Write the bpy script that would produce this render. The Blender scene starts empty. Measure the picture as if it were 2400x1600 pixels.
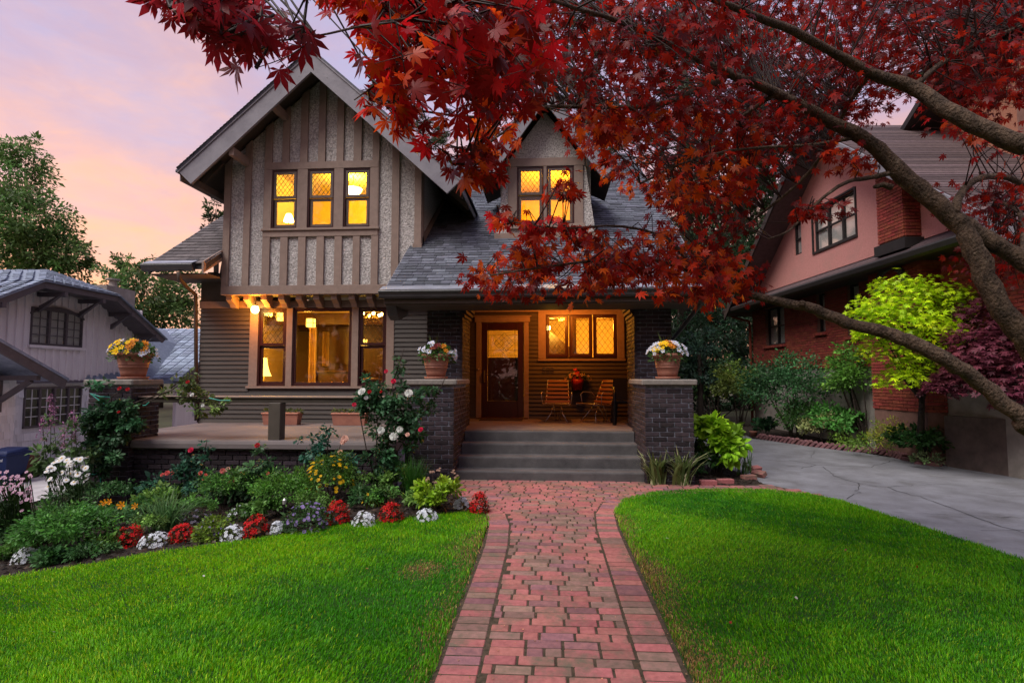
import bpy, bmesh, math, random
import numpy as np
from mathutils import Vector, Matrix
random.seed(7); rng = np.random.default_rng(7)
R = math.radians
SC = bpy.context.scene
COL = SC.collection

# ------------------------------------------------------------------ camera
F = 1300.0; H = 1.52; YAW = R(3.74); PIT = math.atan(83/1300)
cd = bpy.data.cameras.new('camera'); cam = bpy.data.objects.new('camera', cd); COL.objects.link(cam)
cd.sensor_width = 36; cd.lens = 36*F/2400; cd.clip_start = .05; cd.clip_end = 3000
cam.location = (0, 0, H); cam.rotation_euler = (math.pi/2+PIT, 0, YAW); SC.camera = cam
SC.render.resolution_x = 1024; SC.render.resolution_y = 682

# ------------------------------------------------------------------ sky, sun, exposure
W = bpy.data.worlds.new('World'); SC.world = W; W.use_nodes = True
nt = W.node_tree; nt.nodes.clear(); N = nt.nodes.new; L = nt.links.new
SUN_EL, SUN_AZ = R(55), R(-138)      # soft light of the bright dusk overcast; azimuth measured from +Y towards +X
sky = N('ShaderNodeTexSky'); sky.sky_type = 'NISHITA'; sky.sun_disc = False
sky.sun_elevation = R(.5); sky.sun_rotation = R(-50); sky.air_density = 1.2; sky.dust_density = 2
bgs = N('ShaderNodeBackground'); bgs.inputs['Strength'].default_value = .05; L(sky.outputs[0], bgs.inputs[0])
tc = N('ShaderNodeTexCoord'); sep = N('ShaderNodeSeparateXYZ'); L(tc.outputs['Generated'], sep.inputs[0])
mp = N('ShaderNodeMapping'); mp.inputs['Scale'].default_value = (2.2, 2.2, 5.5); mp.inputs['Rotation'].default_value = (R(18), R(8), 0)
L(tc.outputs['Generated'], mp.inputs[0])
nz = N('ShaderNodeTexNoise'); nz.inputs['Scale'].default_value = 2.3; nz.inputs['Detail'].default_value = 5; nz.inputs['Roughness'].default_value = .62
L(mp.outputs[0], nz.inputs[0])
m1 = N('ShaderNodeMath'); m1.operation = 'MULTIPLY_ADD'; L(nz.outputs['Fac'], m1.inputs[0]); m1.inputs[1].default_value = .66; L(sep.outputs['Z'], m1.inputs[2])
m2 = N('ShaderNodeMath'); m2.operation = 'SUBTRACT'; L(m1.outputs[0], m2.inputs[0]); m2.inputs[1].default_value = .33
cr = N('ShaderNodeValToRGB'); L(m2.outputs[0], cr.inputs[0])
el = cr.color_ramp.elements
el[0].position = 0; el[0].color = (1.0, .48, .28, 1)
el[1].position = .95; el[1].color = (.42, .46, .74, 1)
for p, c in ((.12, (1.0, .52, .34, 1)), (.24, (.95, .52, .44, 1)), (.36, (.72, .49, .60, 1)), (.48, (.55, .47, .72, 1)), (.60, (.50, .50, .78, 1))):
    e = el.new(p); e.color = c
bgc = N('ShaderNodeBackground'); bgc.inputs['Strength'].default_value = .345; nz2 = N('ShaderNodeTexNoise'); nz2.inputs['Scale'].default_value = 4.2; nz2.inputs['Detail'].default_value = 7; nz2.inputs['Roughness'].default_value = .6; nz2.inputs['Distortion'].default_value = .6; L(mp.outputs[0], nz2.inputs[0])
mr2 = N('ShaderNodeMapRange'); L(nz2.outputs['Fac'], mr2.inputs[0]); mr2.inputs['From Min'].default_value = .38; mr2.inputs['From Max'].default_value = .66; mr2.inputs['To Max'].default_value = .55
mxc = N('ShaderNodeMixRGB'); L(mr2.outputs[0], mxc.inputs[0]); L(cr.outputs[0], mxc.inputs[1]); mxc.inputs[2].default_value = (.60, .40, .54, 1); L(mxc.outputs[0], bgc.inputs[0])
add = N('ShaderNodeAddShader'); L(bgs.outputs[0], add.inputs[0]); L(bgc.outputs[0], add.inputs[1])
wo = N('ShaderNodeOutputWorld'); L(add.outputs[0], wo.inputs[0])
sd = bpy.data.lights.new('sun', 'SUN'); sd.energy = 1.5; sd.angle = R(40); sd.color = (1.0, .93, .86)
so = bpy.data.objects.new('sun', sd); COL.objects.link(so)
sv = Vector((math.sin(SUN_AZ)*math.cos(SUN_EL), math.cos(SUN_AZ)*math.cos(SUN_EL), math.sin(SUN_EL)))
so.rotation_euler = sv.to_track_quat('Z', 'Y').to_euler(); so.location = (0, 0, 30)
vs = SC.view_settings; vs.view_transform = 'Standard'; vs.look = 'None'; vs.exposure = 1.42; vs.gamma = 1; vs.use_curve_mapping = False
cy = SC.cycles; cy.use_denoising = True; cy.max_bounces = 8; cy.transparent_max_bounces = 16; cy.diffuse_bounces = 4
cy.sample_clamp_indirect = 4; cy.caustics_reflective = False; cy.caustics_refractive = False
try: cy.denoiser = 'OPENIMAGEDENOISE'
except Exception: pass

# ------------------------------------------------------------------ pixel (2400 x 1600 photograph) to point
fwv = np.array([-math.sin(YAW)*math.cos(PIT), math.cos(YAW)*math.cos(PIT), math.sin(PIT)])
rtv = np.array([math.cos(YAW), math.sin(YAW), 0]); upv = np.cross(rtv, fwv); CP = np.array([0, 0, H])
def ray(u, v): return fwv+rtv*(u-1200)/F-upv*(v-800)/F
def atY(u, v, Y): d = ray(u, v); return CP+d*(Y/d[1])
def atX(u, v, X): d = ray(u, v); return CP+d*(X/d[0])
def atD(u, v, D): return CP+ray(u, v)*D
def gz(x, y): return -.06*max(0.0, -2.0-x) if x > -14 else -.72
def atG(u, v, dz=0):
    z = 0.
    for _ in range(12):
        d = ray(u, v); p = CP+d*((z-H)/d[2]); z = gz(p[0], p[1])+dz
    return p

# ------------------------------------------------------------------ mesh helpers
class MB:
    def __init__(s): s.v = []; s.f = []
    def add(s, vs_, fs): o = len(s.v); s.v += [tuple(p) for p in vs_]; s.f += [tuple(i+o for i in f) for f in fs]; return s
    def box(s, x0, x1, y0, y1, z0, z1):
        return s.add([(x0,y0,z0),(x1,y0,z0),(x1,y1,z0),(x0,y1,z0),(x0,y0,z1),(x1,y0,z1),(x1,y1,z1),(x0,y1,z1)],
                     [(0,3,2,1),(4,5,6,7),(0,1,5,4),(1,2,6,5),(2,3,7,6),(3,0,4,7)])
    def cbox(s, x0, x1, y0, y1, z0, z1, c=.004):
        xs, ys, zs = (x0, x1), (y0, y1), (z0, z1); vs_ = []; idx = {}
        sg = (1, -1)
        for i in (0, 1):
            for j in (0, 1):
                for k in (0, 1):
                    for a in range(3):
                        p = [xs[i]+sg[i]*c, ys[j]+sg[j]*c, zs[k]+sg[k]*c]
                        p[a] = (xs, ys, zs)[a][(i, j, k)[a]]
                        idx[(i, j, k, a)] = len(vs_); vs_.append(tuple(p))
        g = lambda i, j, k, a: idx[(i, j, k, a)]
        fs = [[g(0,0,0,0),g(0,0,1,0),g(0,1,1,0),g(0,1,0,0)],[g(1,0,0,0),g(1,1,0,0),g(1,1,1,0),g(1,0,1,0)],
              [g(0,0,0,1),g(1,0,0,1),g(1,0,1,1),g(0,0,1,1)],[g(0,1,0,1),g(0,1,1,1),g(1,1,1,1),g(1,1,0,1)],
              [g(0,0,0,2),g(0,1,0,2),g(1,1,0,2),g(1,0,0,2)],[g(0,0,1,2),g(1,0,1,2),g(1,1,1,2),g(0,1,1,2)]]
        for i in (0, 1):
            for j in (0, 1):
                fs.append([g(i,j,0,0), g(i,j,0,1), g(i,j,1,1), g(i,j,1,0)])
                fs.append([g(i,0,j,0), g(i,0,j,2), g(i,1,j,2), g(i,1,j,0)])
                fs.append([g(0,i,j,1), g(0,i,j,2), g(1,i,j,2), g(1,i,j,1)])
                for k in (0, 1): fs.append([g(i,j,k,0), g(i,j,k,1), g(i,j,k,2)])
        return s.add(vs_, fs)
    def prism(s, poly, axis, a, b):
        "poly: 2D points in the two other axes (order x,y,z without axis), extruded from a to b along axis"
        n = len(poly); vs_ = []
        for t in (a, b):
            for p in poly:
                q = list(p); q.insert(axis, t); vs_.append(tuple(q))
        return s.add(vs_, [tuple(range(n))[::-1], tuple(range(n, 2*n))]+[(i, (i+1) % n, n+(i+1) % n, n+i) for i in range(n)])
    def hexa(s, p): return s.add(p, [(0,3,2,1),(4,5,6,7),(0,1,5,4),(1,2,6,5),(2,3,7,6),(3,0,4,7)])
    def beam(s, p, q, w, h, up=(0, 0, 1)):
        p, q = Vector(p), Vector(q); d = (q-p).normalized(); u = Vector(up); r = d.cross(u)
        if r.length < 1e-4: r = d.cross(Vector((1, 0, 0)))
        r.normalize(); u = r.cross(d)
        c = [(-1,-1),(1,-1),(1,1),(-1,1)]
        return s.hexa([p+r*(w/2*a)+u*(h/2*b) for a, b in c]+[q+r*(w/2*a)+u*(h/2*b) for a, b in c])
    def tube(s, pts, rad, n=8, caps=True):
        pts = [Vector(p) for p in pts]; m = len(pts)
        if not hasattr(rad, '__len__'): rad = [rad]*m
        o = len(s.v); a = None
        for i, p in enumerate(pts):
            t = (pts[min(i+1, m-1)]-pts[max(i-1, 0)]).normalized()
            if a is None: a = t.orthogonal().normalized()
            else:
                a = a-t*a.dot(t)
                a = a.normalized() if a.length > 1e-5 else t.orthogonal().normalized()
            b = t.cross(a)
            for k in range(n):
                an = 2*math.pi*k/n; s.v.append(tuple(p+(a*math.cos(an)+b*math.sin(an))*rad[i]))
        for i in range(m-1):
            for k in range(n): s.f.append((o+i*n+k, o+i*n+(k+1) % n, o+(i+1)*n+(k+1) % n, o+(i+1)*n+k))
        if caps: s.f.append(tuple(o+k for k in range(n))[::-1]); s.f.append(tuple(o+(m-1)*n+k for k in range(n)))
        return s
    def lathe(s, prof, c=(0, 0, 0), n=20):
        o = len(s.v)
        for r, z in prof:
            for k in range(n):
                an = 2*math.pi*k/n; s.v.append((c[0]+r*math.cos(an), c[1]+r*math.sin(an), c[2]+z))
        for i in range(len(prof)-1):
            for k in range(n): s.f.append((o+i*n+k, o+i*n+(k+1) % n, o+(i+1)*n+(k+1) % n, o+(i+1)*n+k))
        return s
    def ball(s, c, r, n=10, m=7):
        return s.lathe([(max(1e-4, r*math.sin(math.pi*i/m)), -r*math.cos(math.pi*i/m)) for i in range(m+1)], c, n)
    def mesh(s, name, smooth=False):
        me = bpy.data.meshes.new(name); me.from_pydata(s.v, [], s.f); me.update()
        if smooth: me.polygons.foreach_set('use_smooth', [True]*len(me.polygons))
        return me
    def build(s, name, mat, parent=None, smooth=False, **k):
        return obj(name, s.mesh(name, smooth), mat, parent, **k)

def obj(name, me, mat=None, parent=None, label=None, cat=None, group=None, kind=None, loc=None):
    o = bpy.data.objects.new(name, me); COL.objects.link(o)
    if mat is not None and me is not None and not len(me.materials): me.materials.append(mat)
    if parent is not None: o.parent = parent; o.matrix_parent_inverse = INV.get(parent.name) or parent.matrix_basis.inverted()
    tag(o, label, cat, group, kind)
    if loc is not None: o.location = loc
    return o
INV = {}
def tag(o, label=None, cat=None, group=None, kind=None):
    for k, v in (('label', label), ('category', cat), ('group', group), ('kind', kind)):
        if v: o[k] = v
    return o
def thing(name, label, cat, loc=(0, 0, 0), group=None, kind=None):
    o = bpy.data.objects.new(name, None); COL.objects.link(o); o.location = loc; o.empty_display_size = .1
    INV[o.name] = Matrix.Translation(Vector(loc)).inverted()
    return tag(o, label, cat, group, kind)
def npmesh(name, V, T, col=None, smooth=False):
    "numpy vertices (n,3), triangles or quads (m,k)"
    me = bpy.data.meshes.new(name); V = np.asarray(V, np.float32); T = np.asarray(T, np.int32); k = T.shape[1]
    me.vertices.add(len(V)); me.vertices.foreach_set('co', V.ravel())
    me.loops.add(T.size); me.loops.foreach_set('vertex_index', T.ravel())
    me.polygons.add(len(T)); me.polygons.foreach_set('loop_start', np.arange(0, T.size, k, dtype=np.int32))
    try: me.polygons.foreach_set('loop_total', np.full(len(T), k, np.int32))
    except Exception: pass
    if smooth: me.polygons.foreach_set('use_smooth', np.ones(len(T), bool))
    if col is not None:
        a = me.color_attributes.new('Col', 'FLOAT_COLOR', 'POINT')
        c = np.ones((len(V), 4), np.float32); c[:, :3] = col; a.data.foreach_set('color', c.ravel())
    me.update(calc_edges=True); me.validate(); return me
def scat(tv, tf, P, M, C=None):
    "copies of a template mesh: returns V, T, per-vertex colour"
    tv = np.asarray(tv, float); tf = np.asarray(tf, int); P = np.asarray(P, float); n = len(P)
    V = np.einsum('nij,kj->nki', M, tv)+P[:, None, :]
    T = tf[None]+(np.arange(n)*len(tv))[:, None, None]
    c = None if C is None else np.repeat(np.asarray(C, float), len(tv), axis=0)
    return V.reshape(-1, 3), T.reshape(-1, tf.shape[1]), c
class NP:
    def __init__(s): s.V = []; s.T = []; s.C = []; s.n = 0
    def add(s, V, T, C):
        C = np.broadcast_to(np.asarray(C, float), (len(V), 3))
        s.V.append(V); s.T.append(T+s.n); s.C.append(C); s.n += len(V); return s
    def tube(s, pts, rad, col, n=5):
        m = MB().tube(pts, rad, n, caps=False); V = np.array(m.v); Q = np.array(m.f)
        return s.add(V, np.vstack([Q[:, [0, 1, 2]], Q[:, [0, 2, 3]]]), col)
    def build(s, name, mat, parent=None, **k):
        if not s.V: s.add(np.zeros((3, 3)), np.array([[0, 1, 2]]), (0, 0, 0))
        return obj(name, npmesh(name, np.vstack(s.V), np.vstack(s.T), np.vstack(s.C)), mat, parent, **k)
def unit(a): return a/np.maximum(np.linalg.norm(a, axis=-1, keepdims=True), 1e-9)
def frames(ax, nr, sc):
    "matrices whose columns are side, axis (local y) and normal (local z), scaled"
    ax = unit(np.asarray(ax, float)); sd_ = unit(np.cross(ax, nr)); n_ = np.cross(sd_, ax)
    return np.stack([sd_, ax, n_], axis=2)*np.asarray(sc, float).reshape(-1, 1, 1)
def jit(c, n, amt=.25, hue=.06):
    c = np.asarray(c, float); k = np.exp(rng.normal(0, amt, (n, 1)))
    return np.clip(c*k*np.exp(rng.normal(0, hue, (n, 3))), 0, 1)

# ------------------------------------------------------------------ materials
def nodes_of(name):
    m = bpy.data.materials.new(name); m.use_nodes = True; t = m.node_tree; t.nodes.clear()
    o = t.nodes.new('ShaderNodeOutputMaterial'); return m, t, o
def rgba(c): return (c[0], c[1], c[2], 1)
def pmat(name, col, rough=.6, col2=None, scale=6., bump=0., bscale=60., isl=0., spec=.3, metal=0., stretch=(1, 1, 1), hue=0., fac=(.35, .65), bdist=.01, vor=False, wear=None, wscale=3., wfac=(.55, .7)):
    m, t, o = nodes_of(name); N = t.nodes.new; L = t.links.new
    b = N('ShaderNodeBsdfPrincipled'); L(b.outputs[0], o.inputs[0])
    b.inputs['Roughness'].default_value = rough; b.inputs['Metallic'].default_value = metal; b.inputs['Specular IOR Level'].default_value = spec
    g = N('ShaderNodeNewGeometry'); mp = N('ShaderNodeMapping'); mp.inputs['Scale'].default_value = stretch; L(g.outputs['Position'], mp.inputs[0])
    n = N('ShaderNodeTexNoise'); n.inputs['Scale'].default_value = scale; n.inputs['Detail'].default_value = 8; n.inputs['Roughness'].default_value = .65; L(mp.outputs[0], n.inputs[0])
    c2 = col2 or tuple(x*.75 for x in col)
    r = N('ShaderNodeValToRGB'); L(n.outputs['Fac'], r.inputs[0]); e = r.color_ramp.elements
    e[0].position, e[1].position = fac; e[0].color = rgba(c2); e[1].color = rgba(col)
    out = r.outputs[0]
    if isl or hue:
        oi = N('ShaderNodeObjectInfo'); ad = N('ShaderNodeMath'); ad.operation = 'ADD'; L(oi.outputs['Random'], ad.inputs[0]); L(g.outputs['Random Per Island'], ad.inputs[1])
        fr = N('ShaderNodeMath'); fr.operation = 'FRACT'; L(ad.outputs[0], fr.inputs[0])
        mr = N('ShaderNodeMapRange'); L(fr.outputs[0], mr.inputs[0]); mr.inputs['To Min'].default_value = 1-isl; mr.inputs['To Max'].default_value = 1+isl
        hs = N('ShaderNodeHueSaturation'); L(mr.outputs[0], hs.inputs['Value']); L(out, hs.inputs['Color'])
        if hue:
            ml = N('ShaderNodeMath'); ml.operation = 'MULTIPLY'; ml.inputs[1].default_value = 7.31; L(fr.outputs[0], ml.inputs[0])
            f2 = N('ShaderNodeMath'); f2.operation = 'FRACT'; L(ml.outputs[0], f2.inputs[0])
            mh = N('ShaderNodeMapRange'); L(f2.outputs[0], mh.inputs[0]); mh.inputs['To Min'].default_value = .5-hue; mh.inputs['To Max'].default_value = .5+hue
            L(mh.outputs[0], hs.inputs['Hue'])
        out = hs.outputs[0]
    if wear is not None:
        w = N('ShaderNodeTexNoise'); w.inputs['Scale'].default_value = wscale; w.inputs['Detail'].default_value = 10; w.inputs['Roughness'].default_value = .72; L(g.outputs['Position'], w.inputs[0])
        wr = N('ShaderNodeMapRange'); L(w.outputs['Fac'], wr.inputs[0]); wr.inputs['From Min'].default_value, wr.inputs['From Max'].default_value = wfac
        mx = N('ShaderNodeMixRGB'); L(wr.outputs[0], mx.inputs[0]); L(out, mx.inputs[1]); mx.inputs[2].default_value = rgba(wear); out = mx.outputs[0]
    L(out, b.inputs['Base Color'])
    if bump:
        if vor:
            k = N('ShaderNodeTexVoronoi'); k.inputs['Scale'].default_value = bscale; L(g.outputs['Position'], k.inputs['Vector']); ho = k.outputs['Distance']
        else:
            k = N('ShaderNodeTexNoise'); k.inputs['Scale'].default_value = bscale; k.inputs['Detail'].default_value = 5; L(mp.outputs[0], k.inputs[0]); ho = k.outputs['Fac']
        bp = N('ShaderNodeBump'); bp.inputs['Strength'].default_value = bump; bp.inputs['Distance'].default_value = bdist; L(ho, bp.inputs['Height']); L(bp.outputs[0], b.inputs['Normal'])
    return m
def leafmat(name, trans=.35, rough=.45, spec=.3):
    m, t, o = nodes_of(name); N = t.nodes.new; L = t.links.new
    a = N('ShaderNodeAttribute'); a.attribute_name = 'Col'
    b = N('ShaderNodeBsdfPrincipled'); b.inputs['Roughness'].default_value = rough; b.inputs['Specular IOR Level'].default_value = spec
    L(a.outputs['Color'], b.inputs['Base Color'])
    tr = N('ShaderNodeBsdfTranslucent'); L(a.outputs['Color'], tr.inputs[0])
    mx = N('ShaderNodeMixShader'); mx.inputs[0].default_value = trans; L(b.outputs[0], mx.inputs[1]); L(tr.outputs[0], mx.inputs[2]); L(mx.outputs[0], o.inputs[0])
    return m
def emit(name, col, st):
    m, t, o = nodes_of(name); e = t.nodes.new('ShaderNodeEmission'); e.inputs[0].default_value = rgba(col); e.inputs[1].default_value = st; t.links.new(e.outputs[0], o.inputs[0]); return m
def glass(name, refl=.08, tint=(1, 1, 1), rough=.02):
    m, t, o = nodes_of(name); N = t.nodes.new; L = t.links.new
    tr = N('ShaderNodeBsdfTransparent'); tr.inputs[0].default_value = rgba(tint); gl = N('ShaderNodeBsdfGlossy'); gl.inputs['Roughness'].default_value = rough
    lw_ = N('ShaderNodeLayerWeight'); pw = N('ShaderNodeMath'); pw.operation = 'POWER'; L(lw_.outputs['Facing'], pw.inputs[0]); pw.inputs[1].default_value = 4.5; ml = N('ShaderNodeMath'); ml.operation = 'MULTIPLY_ADD'; L(pw.outputs[0], ml.inputs[0]); ml.inputs[1].default_value = .85; ml.inputs[2].default_value = refl; ml.use_clamp = True
    mx = N('ShaderNodeMixShader'); L(ml.outputs[0], mx.inputs[0]); L(tr.outputs[0], mx.inputs[1]); L(gl.outputs[0], mx.inputs[2]); L(mx.outputs[0], o.inputs[0]); return m
def lamp(parent_name, loc, energy, col, radius=.06):
    d = bpy.data.lights.new(parent_name+'_light', 'POINT'); d.energy = energy; d.color = col; d.shadow_soft_size = radius
    o = bpy.data.objects.new(parent_name+'_light', d); COL.objects.link(o); o.location = loc; return o

M = {}
M['siding'] = pmat('siding_paint', (.064, .054, .046), .55, bump=.15, bscale=40, stretch=(.4, 1, 6), isl=.06)
M['trim'] = pmat('tan_trim_paint', (.265, .195, .158), .55, (.22, .16, .128), 5, bump=.2, bscale=25, stretch=(2, 2, 2), isl=.05)
M['fascia'] = pmat('grey_fascia_paint', (.23, .225, .25), .5, (.17, .165, .19), 3, bump=.25, bscale=18, wear=(.08, .075, .08), wscale=9, wfac=(.62, .75))
M['stucco'] = pmat('pebbledash', (.64, .61, .58), .9, (.25, .235, .22), 40, bump=1.0, bscale=45, bdist=.03, fac=(.38, .62))
M['soffit'] = pmat('soffit_boards', (.085, .066, .052), .7, scale=14, stretch=(8, 1, 1))
M['sash'] = pmat('sash_paint', (.14, .105, .085), .4, isl=.04)
M['frame'] = pmat('oxblood_paint', (.045, .012, .012), .4)
M['shingle'] = pmat('asphalt_shingle', (.115, .125, .155), .85, (.08, .087, .105), 12, bump=.4, bscale=220, bdist=.004, isl=.42, hue=.015)
M['shingle_brown'] = pmat('weathered_shingle', (.115, .100, .100), .85, (.075, .066, .066), 12, bump=.4, bscale=220, bdist=.004, isl=.38, hue=.012)
M['underlay'] = pmat('roof_underlay', (.05, .05, .055), .9)
M['gutter'] = pmat('gutter_metal', (.045, .042, .045), .35, spec=.5)
M['gutter_cover'] = pmat('gutter_guard', (.36, .38, .44), .4, metal=.3)
M['dbrick'] = pmat('dark_clinker_brick', (.046, .031, .036), .8, (.014, .012, .017), 22, bump=.7, bscale=70, bdist=.006, isl=.55, hue=.03, fac=(.3, .7), wear=(.075, .085, .125), wscale=16, wfac=(.62, .80))
M['dmortar'] = pmat('old_dark_mortar', (.30, .33, .41), .95, (.09, .10, .125), 14, bump=.5, bscale=90)
M['paver'] = pmat('red_paving_brick', (.37, .135, .125), .8, (.245, .085, .08), 26, bump=.5, bscale=120, bdist=.004, isl=.17, hue=.009, fac=(.3, .6), wear=(.125, .108, .076), wscale=2.6, wfac=(.48, .64))
M['pavermoss'] = pmat('weathered_mossy_brick', (.26, .15, .125), .9, (.13, .10, .072), 20, bump=.6, bscale=120, bdist=.004, isl=.2, hue=.01, fac=(.3, .65), wear=(.16, .075, .065), wscale=9, wfac=(.58, .7))
M['paverdark'] = pmat('blue_black_brick', (.26, .12, .125), .8, (.15, .075, .085), 20, bump=.5, bscale=120, bdist=.004, isl=.2, hue=.01, wear=(.18, .07, .07), wscale=9, wfac=(.6, .75))
M['sand'] = pmat('joint_sand', (.085, .060, .040), .95, (.028, .026, .014), 30, bump=.6, bscale=200)
M['concrete'] = pmat('old_concrete', (.105, .10, .10), .85, (.045, .043, .045), 3.5, bump=.5, bscale=70, fac=(.25, .7), wear=(.05, .048, .05), wscale=5, wfac=(.58, .8))
M['floorcon'] = pmat('terrace_concrete', (.165, .140, .135), .75, (.11, .095, .095), 2.5, bump=.2, bscale=60, fac=(.3, .7))
M['cap'] = pmat('concrete_cap', (.25, .225, .195), .85, (.14, .13, .12), 14, bump=.5, bscale=120, fac=(.3, .7))
M['terra'] = pmat('terracotta', (.36, .155, .105), .6, (.29, .12, .085), 9, bump=.1, bscale=60, wear=(.40, .24, .19), wscale=6, wfac=(.55, .8))
M['post'] = pmat('rail_paint', (.085, .072, .058), .5, bump=.1)
M['asphalt'] = pmat('driveway_asphalt', (.225, .23, .25), .9, (.13, .13, .138), 1.9, bump=.8, bscale=160, bdist=.006, fac=(.3, .65), wear=(.075, .07, .062), wscale=1.5, wfac=(.54, .80))
M['crack'] = pmat('crack_filler', (.035, .032, .03), .95)
M['soil'] = pmat('garden_soil', (.040, .027, .020), .95, (.018, .013, .010), 18, bump=1, bscale=70, bdist=.03)
M['turfbase'] = pmat('turf_soil', (.020, .060, .006), .95, (.012, .038, .005), 5, bump=.5, bscale=60)
M['leaf'] = leafmat('foliage', .38)
M['grass'] = leafmat('grass_blade', .40, .5, .2)
M['petal'] = leafmat('petal', .3, .5, .15)
M['maple'] = leafmat('maple_leaf', .62, .38, .3)
M['bark'] = pmat('maple_bark', (.15, .10, .066), .9, (.042, .029, .020), 22, bump=1.0, bscale=90, bdist=.03, stretch=(1, 1, .6), wear=(.27, .21, .15), wscale=14, wfac=(.58, .70))
M['bark2'] = pmat('dark_bark', (.045, .034, .026), .95, bump=.8, bscale=30, bdist=.03)
M['glass'] = glass('window_glass', .055)
M['lead'] = pmat('lead_came', (.02, .018, .016), .5)
M['room'] = pmat('cream_plaster', (.72, .56, .30), .8, (.68, .52, .27), 2)
M['room2'] = pmat('yellow_plaster', (.80, .60, .20), .8, (.76, .56, .18), 2)
M['wood'] = pmat('stained_wood', (.075, .026, .009), .35, (.045, .016, .006), 9, stretch=(1, 1, .15), spec=.5)
M['slat'] = pmat('varnished_slat', (.22, .095, .03), .35, (.15, .06, .02), 12, stretch=(.1, 1, 1), spec=.5)
M['brass'] = pmat('brass', (.55, .36, .12), .3, metal=1)
M['steel'] = pmat('white_steel', (.55, .55, .55), .35, metal=.6)
M['blackplastic'] = pmat('black_plastic', (.012, .012, .013), .45)
M['door'] = pmat('door_wood', (.045, .010, .007), .3, (.03, .008, .006), 7, stretch=(2, 2, .3), spec=.5)
M['glow'] = emit('lamp_glow', (1.0, .62, .16), 12)
M['glow_mid'] = emit('lantern_glow', (1.0, .50, .07), 2.2)
M['glow_soft'] = emit('shade_glow', (1.0, .55, .08), 2.2)
M['curtain'] = pmat('cream_curtain', (.60, .42, .18), .9, scale=3)
M['white'] = pmat('white_paint', (.72, .73, .74), .5)
M['red'] = pmat('red_plastic', (.30, .015, .012), .5)
# ================================================================== ground, lawns, walk, driveway
def inpoly(x, y, poly):
    x = np.asarray(x); y = np.asarray(y); r = np.zeros(x.shape, bool); n = len(poly)
    for i in range(n):
        x0, y0 = poly[i]; x1, y1 = poly[(i+1) % n]
        if y0 == y1: continue
        c = ((y0 > y) != (y1 > y)) & (x < (x1-x0)*(y-y0)/(y1-y0)+x0); r ^= c
    return r
def flat(name, poly, dz, mat, parent=None, thick=0, **k):
    bm = bmesh.new(); bm.faces.new([bm.verts.new((x, y, 0)) for x, y in poly])
    for c in (-2, -14):
        g = bm.verts[:]+bm.edges[:]+bm.faces[:]; bmesh.ops.bisect_plane(bm, geom=g, plane_co=(c, 0, 0), plane_no=(1, 0, 0))
    bmesh.ops.triangulate(bm, faces=bm.faces[:])
    bmesh.ops.recalc_face_normals(bm, faces=bm.faces[:])
    if bm.faces[:] and sum(f.normal.z for f in bm.faces) < 0: bmesh.ops.reverse_faces(bm, faces=bm.faces[:])
    for v in bm.verts: v.co.z = gz(v.co.x, v.co.y)+dz
    if thick:
        r = bmesh.ops.extrude_face_region(bm, geom=bm.faces[:]); 
        for v in [g for g in r['geom'] if isinstance(g, bmesh.types.BMVert)]: v.co.z -= thick
    me = bpy.data.meshes.new(name); bm.to_mesh(me); bm.free(); return obj(name, me, mat, parent, **k)

gm = pmat('ground_earth', (.045, .050, .022), .95, (.03, .032, .016), .8, bump=.5, bscale=8)
flat('ground', [(-900, -40), (900, -40), (900, 2500), (-900, 2500)], -.03, gm, kind='structure')

LAWN_L = [(-.58, -.5), (-.585, 2.0), (-.60, 4.2), (-.62, 5.4), (-.66, 6.05), (-.80, 6.30), (-1.35, 5.97), (-2.1, 5.60), (-2.8, 5.20), (-3.46, 4.95), (-4.1, 4.55), (-5.2, 4.0), (-6.5, 3.4), (-6.5, -.5)]
LAWN_R = [(.70, -.5), (.70, 3.2), (.705, 4.6), (.70, 5.6), (.72, 6.25), (.92, 6.97), (1.35, 7.40), (1.89, 7.60), (2.36, 7.68), (2.9, 7.66), (3.30, 7.45), (3.52, 7.1), (3.68, 6.2), (3.86, 5.0), (4.3, 3.0), (4.8, 1.0), (5, -.5)]
flat('lawn', LAWN_L, .030, M['turfbase'], thick=.05, kind='structure')
flat('lawn', LAWN_R, .030, M['turfbase'], thick=.05, kind='structure')
BED_L = [(-.80, 6.30), (-.95, 6.7), (-1.28, 7.3), (-1.40, 8.3), (-2.2, 8.3), (-6.9, 8.3), (-7.6, 7.5), (-7.6, 3.2), (-6.5, 3.4), (-5.2, 4.0), (-4.1, 4.55), (-3.46, 4.95), (-2.8, 5.20), (-2.1, 5.60), (-1.35, 5.97)]
BED_R = [(1.30, 7.93), (2.2, 7.92), (2.75, 7.97), (2.98, 8.10), (3.02, 8.6), (2.9, 9.6), (2.6, 12), (2.0, 12), (2.0, 8.05)]
def soil(name, poly, label_dz=.03):
    xs = [p[0] for p in poly]; ys = [p[1] for p in poly]
    o = flat(name, poly, label_dz, M['soil'], thick=.06, kind='structure'); return o
soil('garden_bed', BED_L); soil('garden_bed', BED_R)
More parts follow.
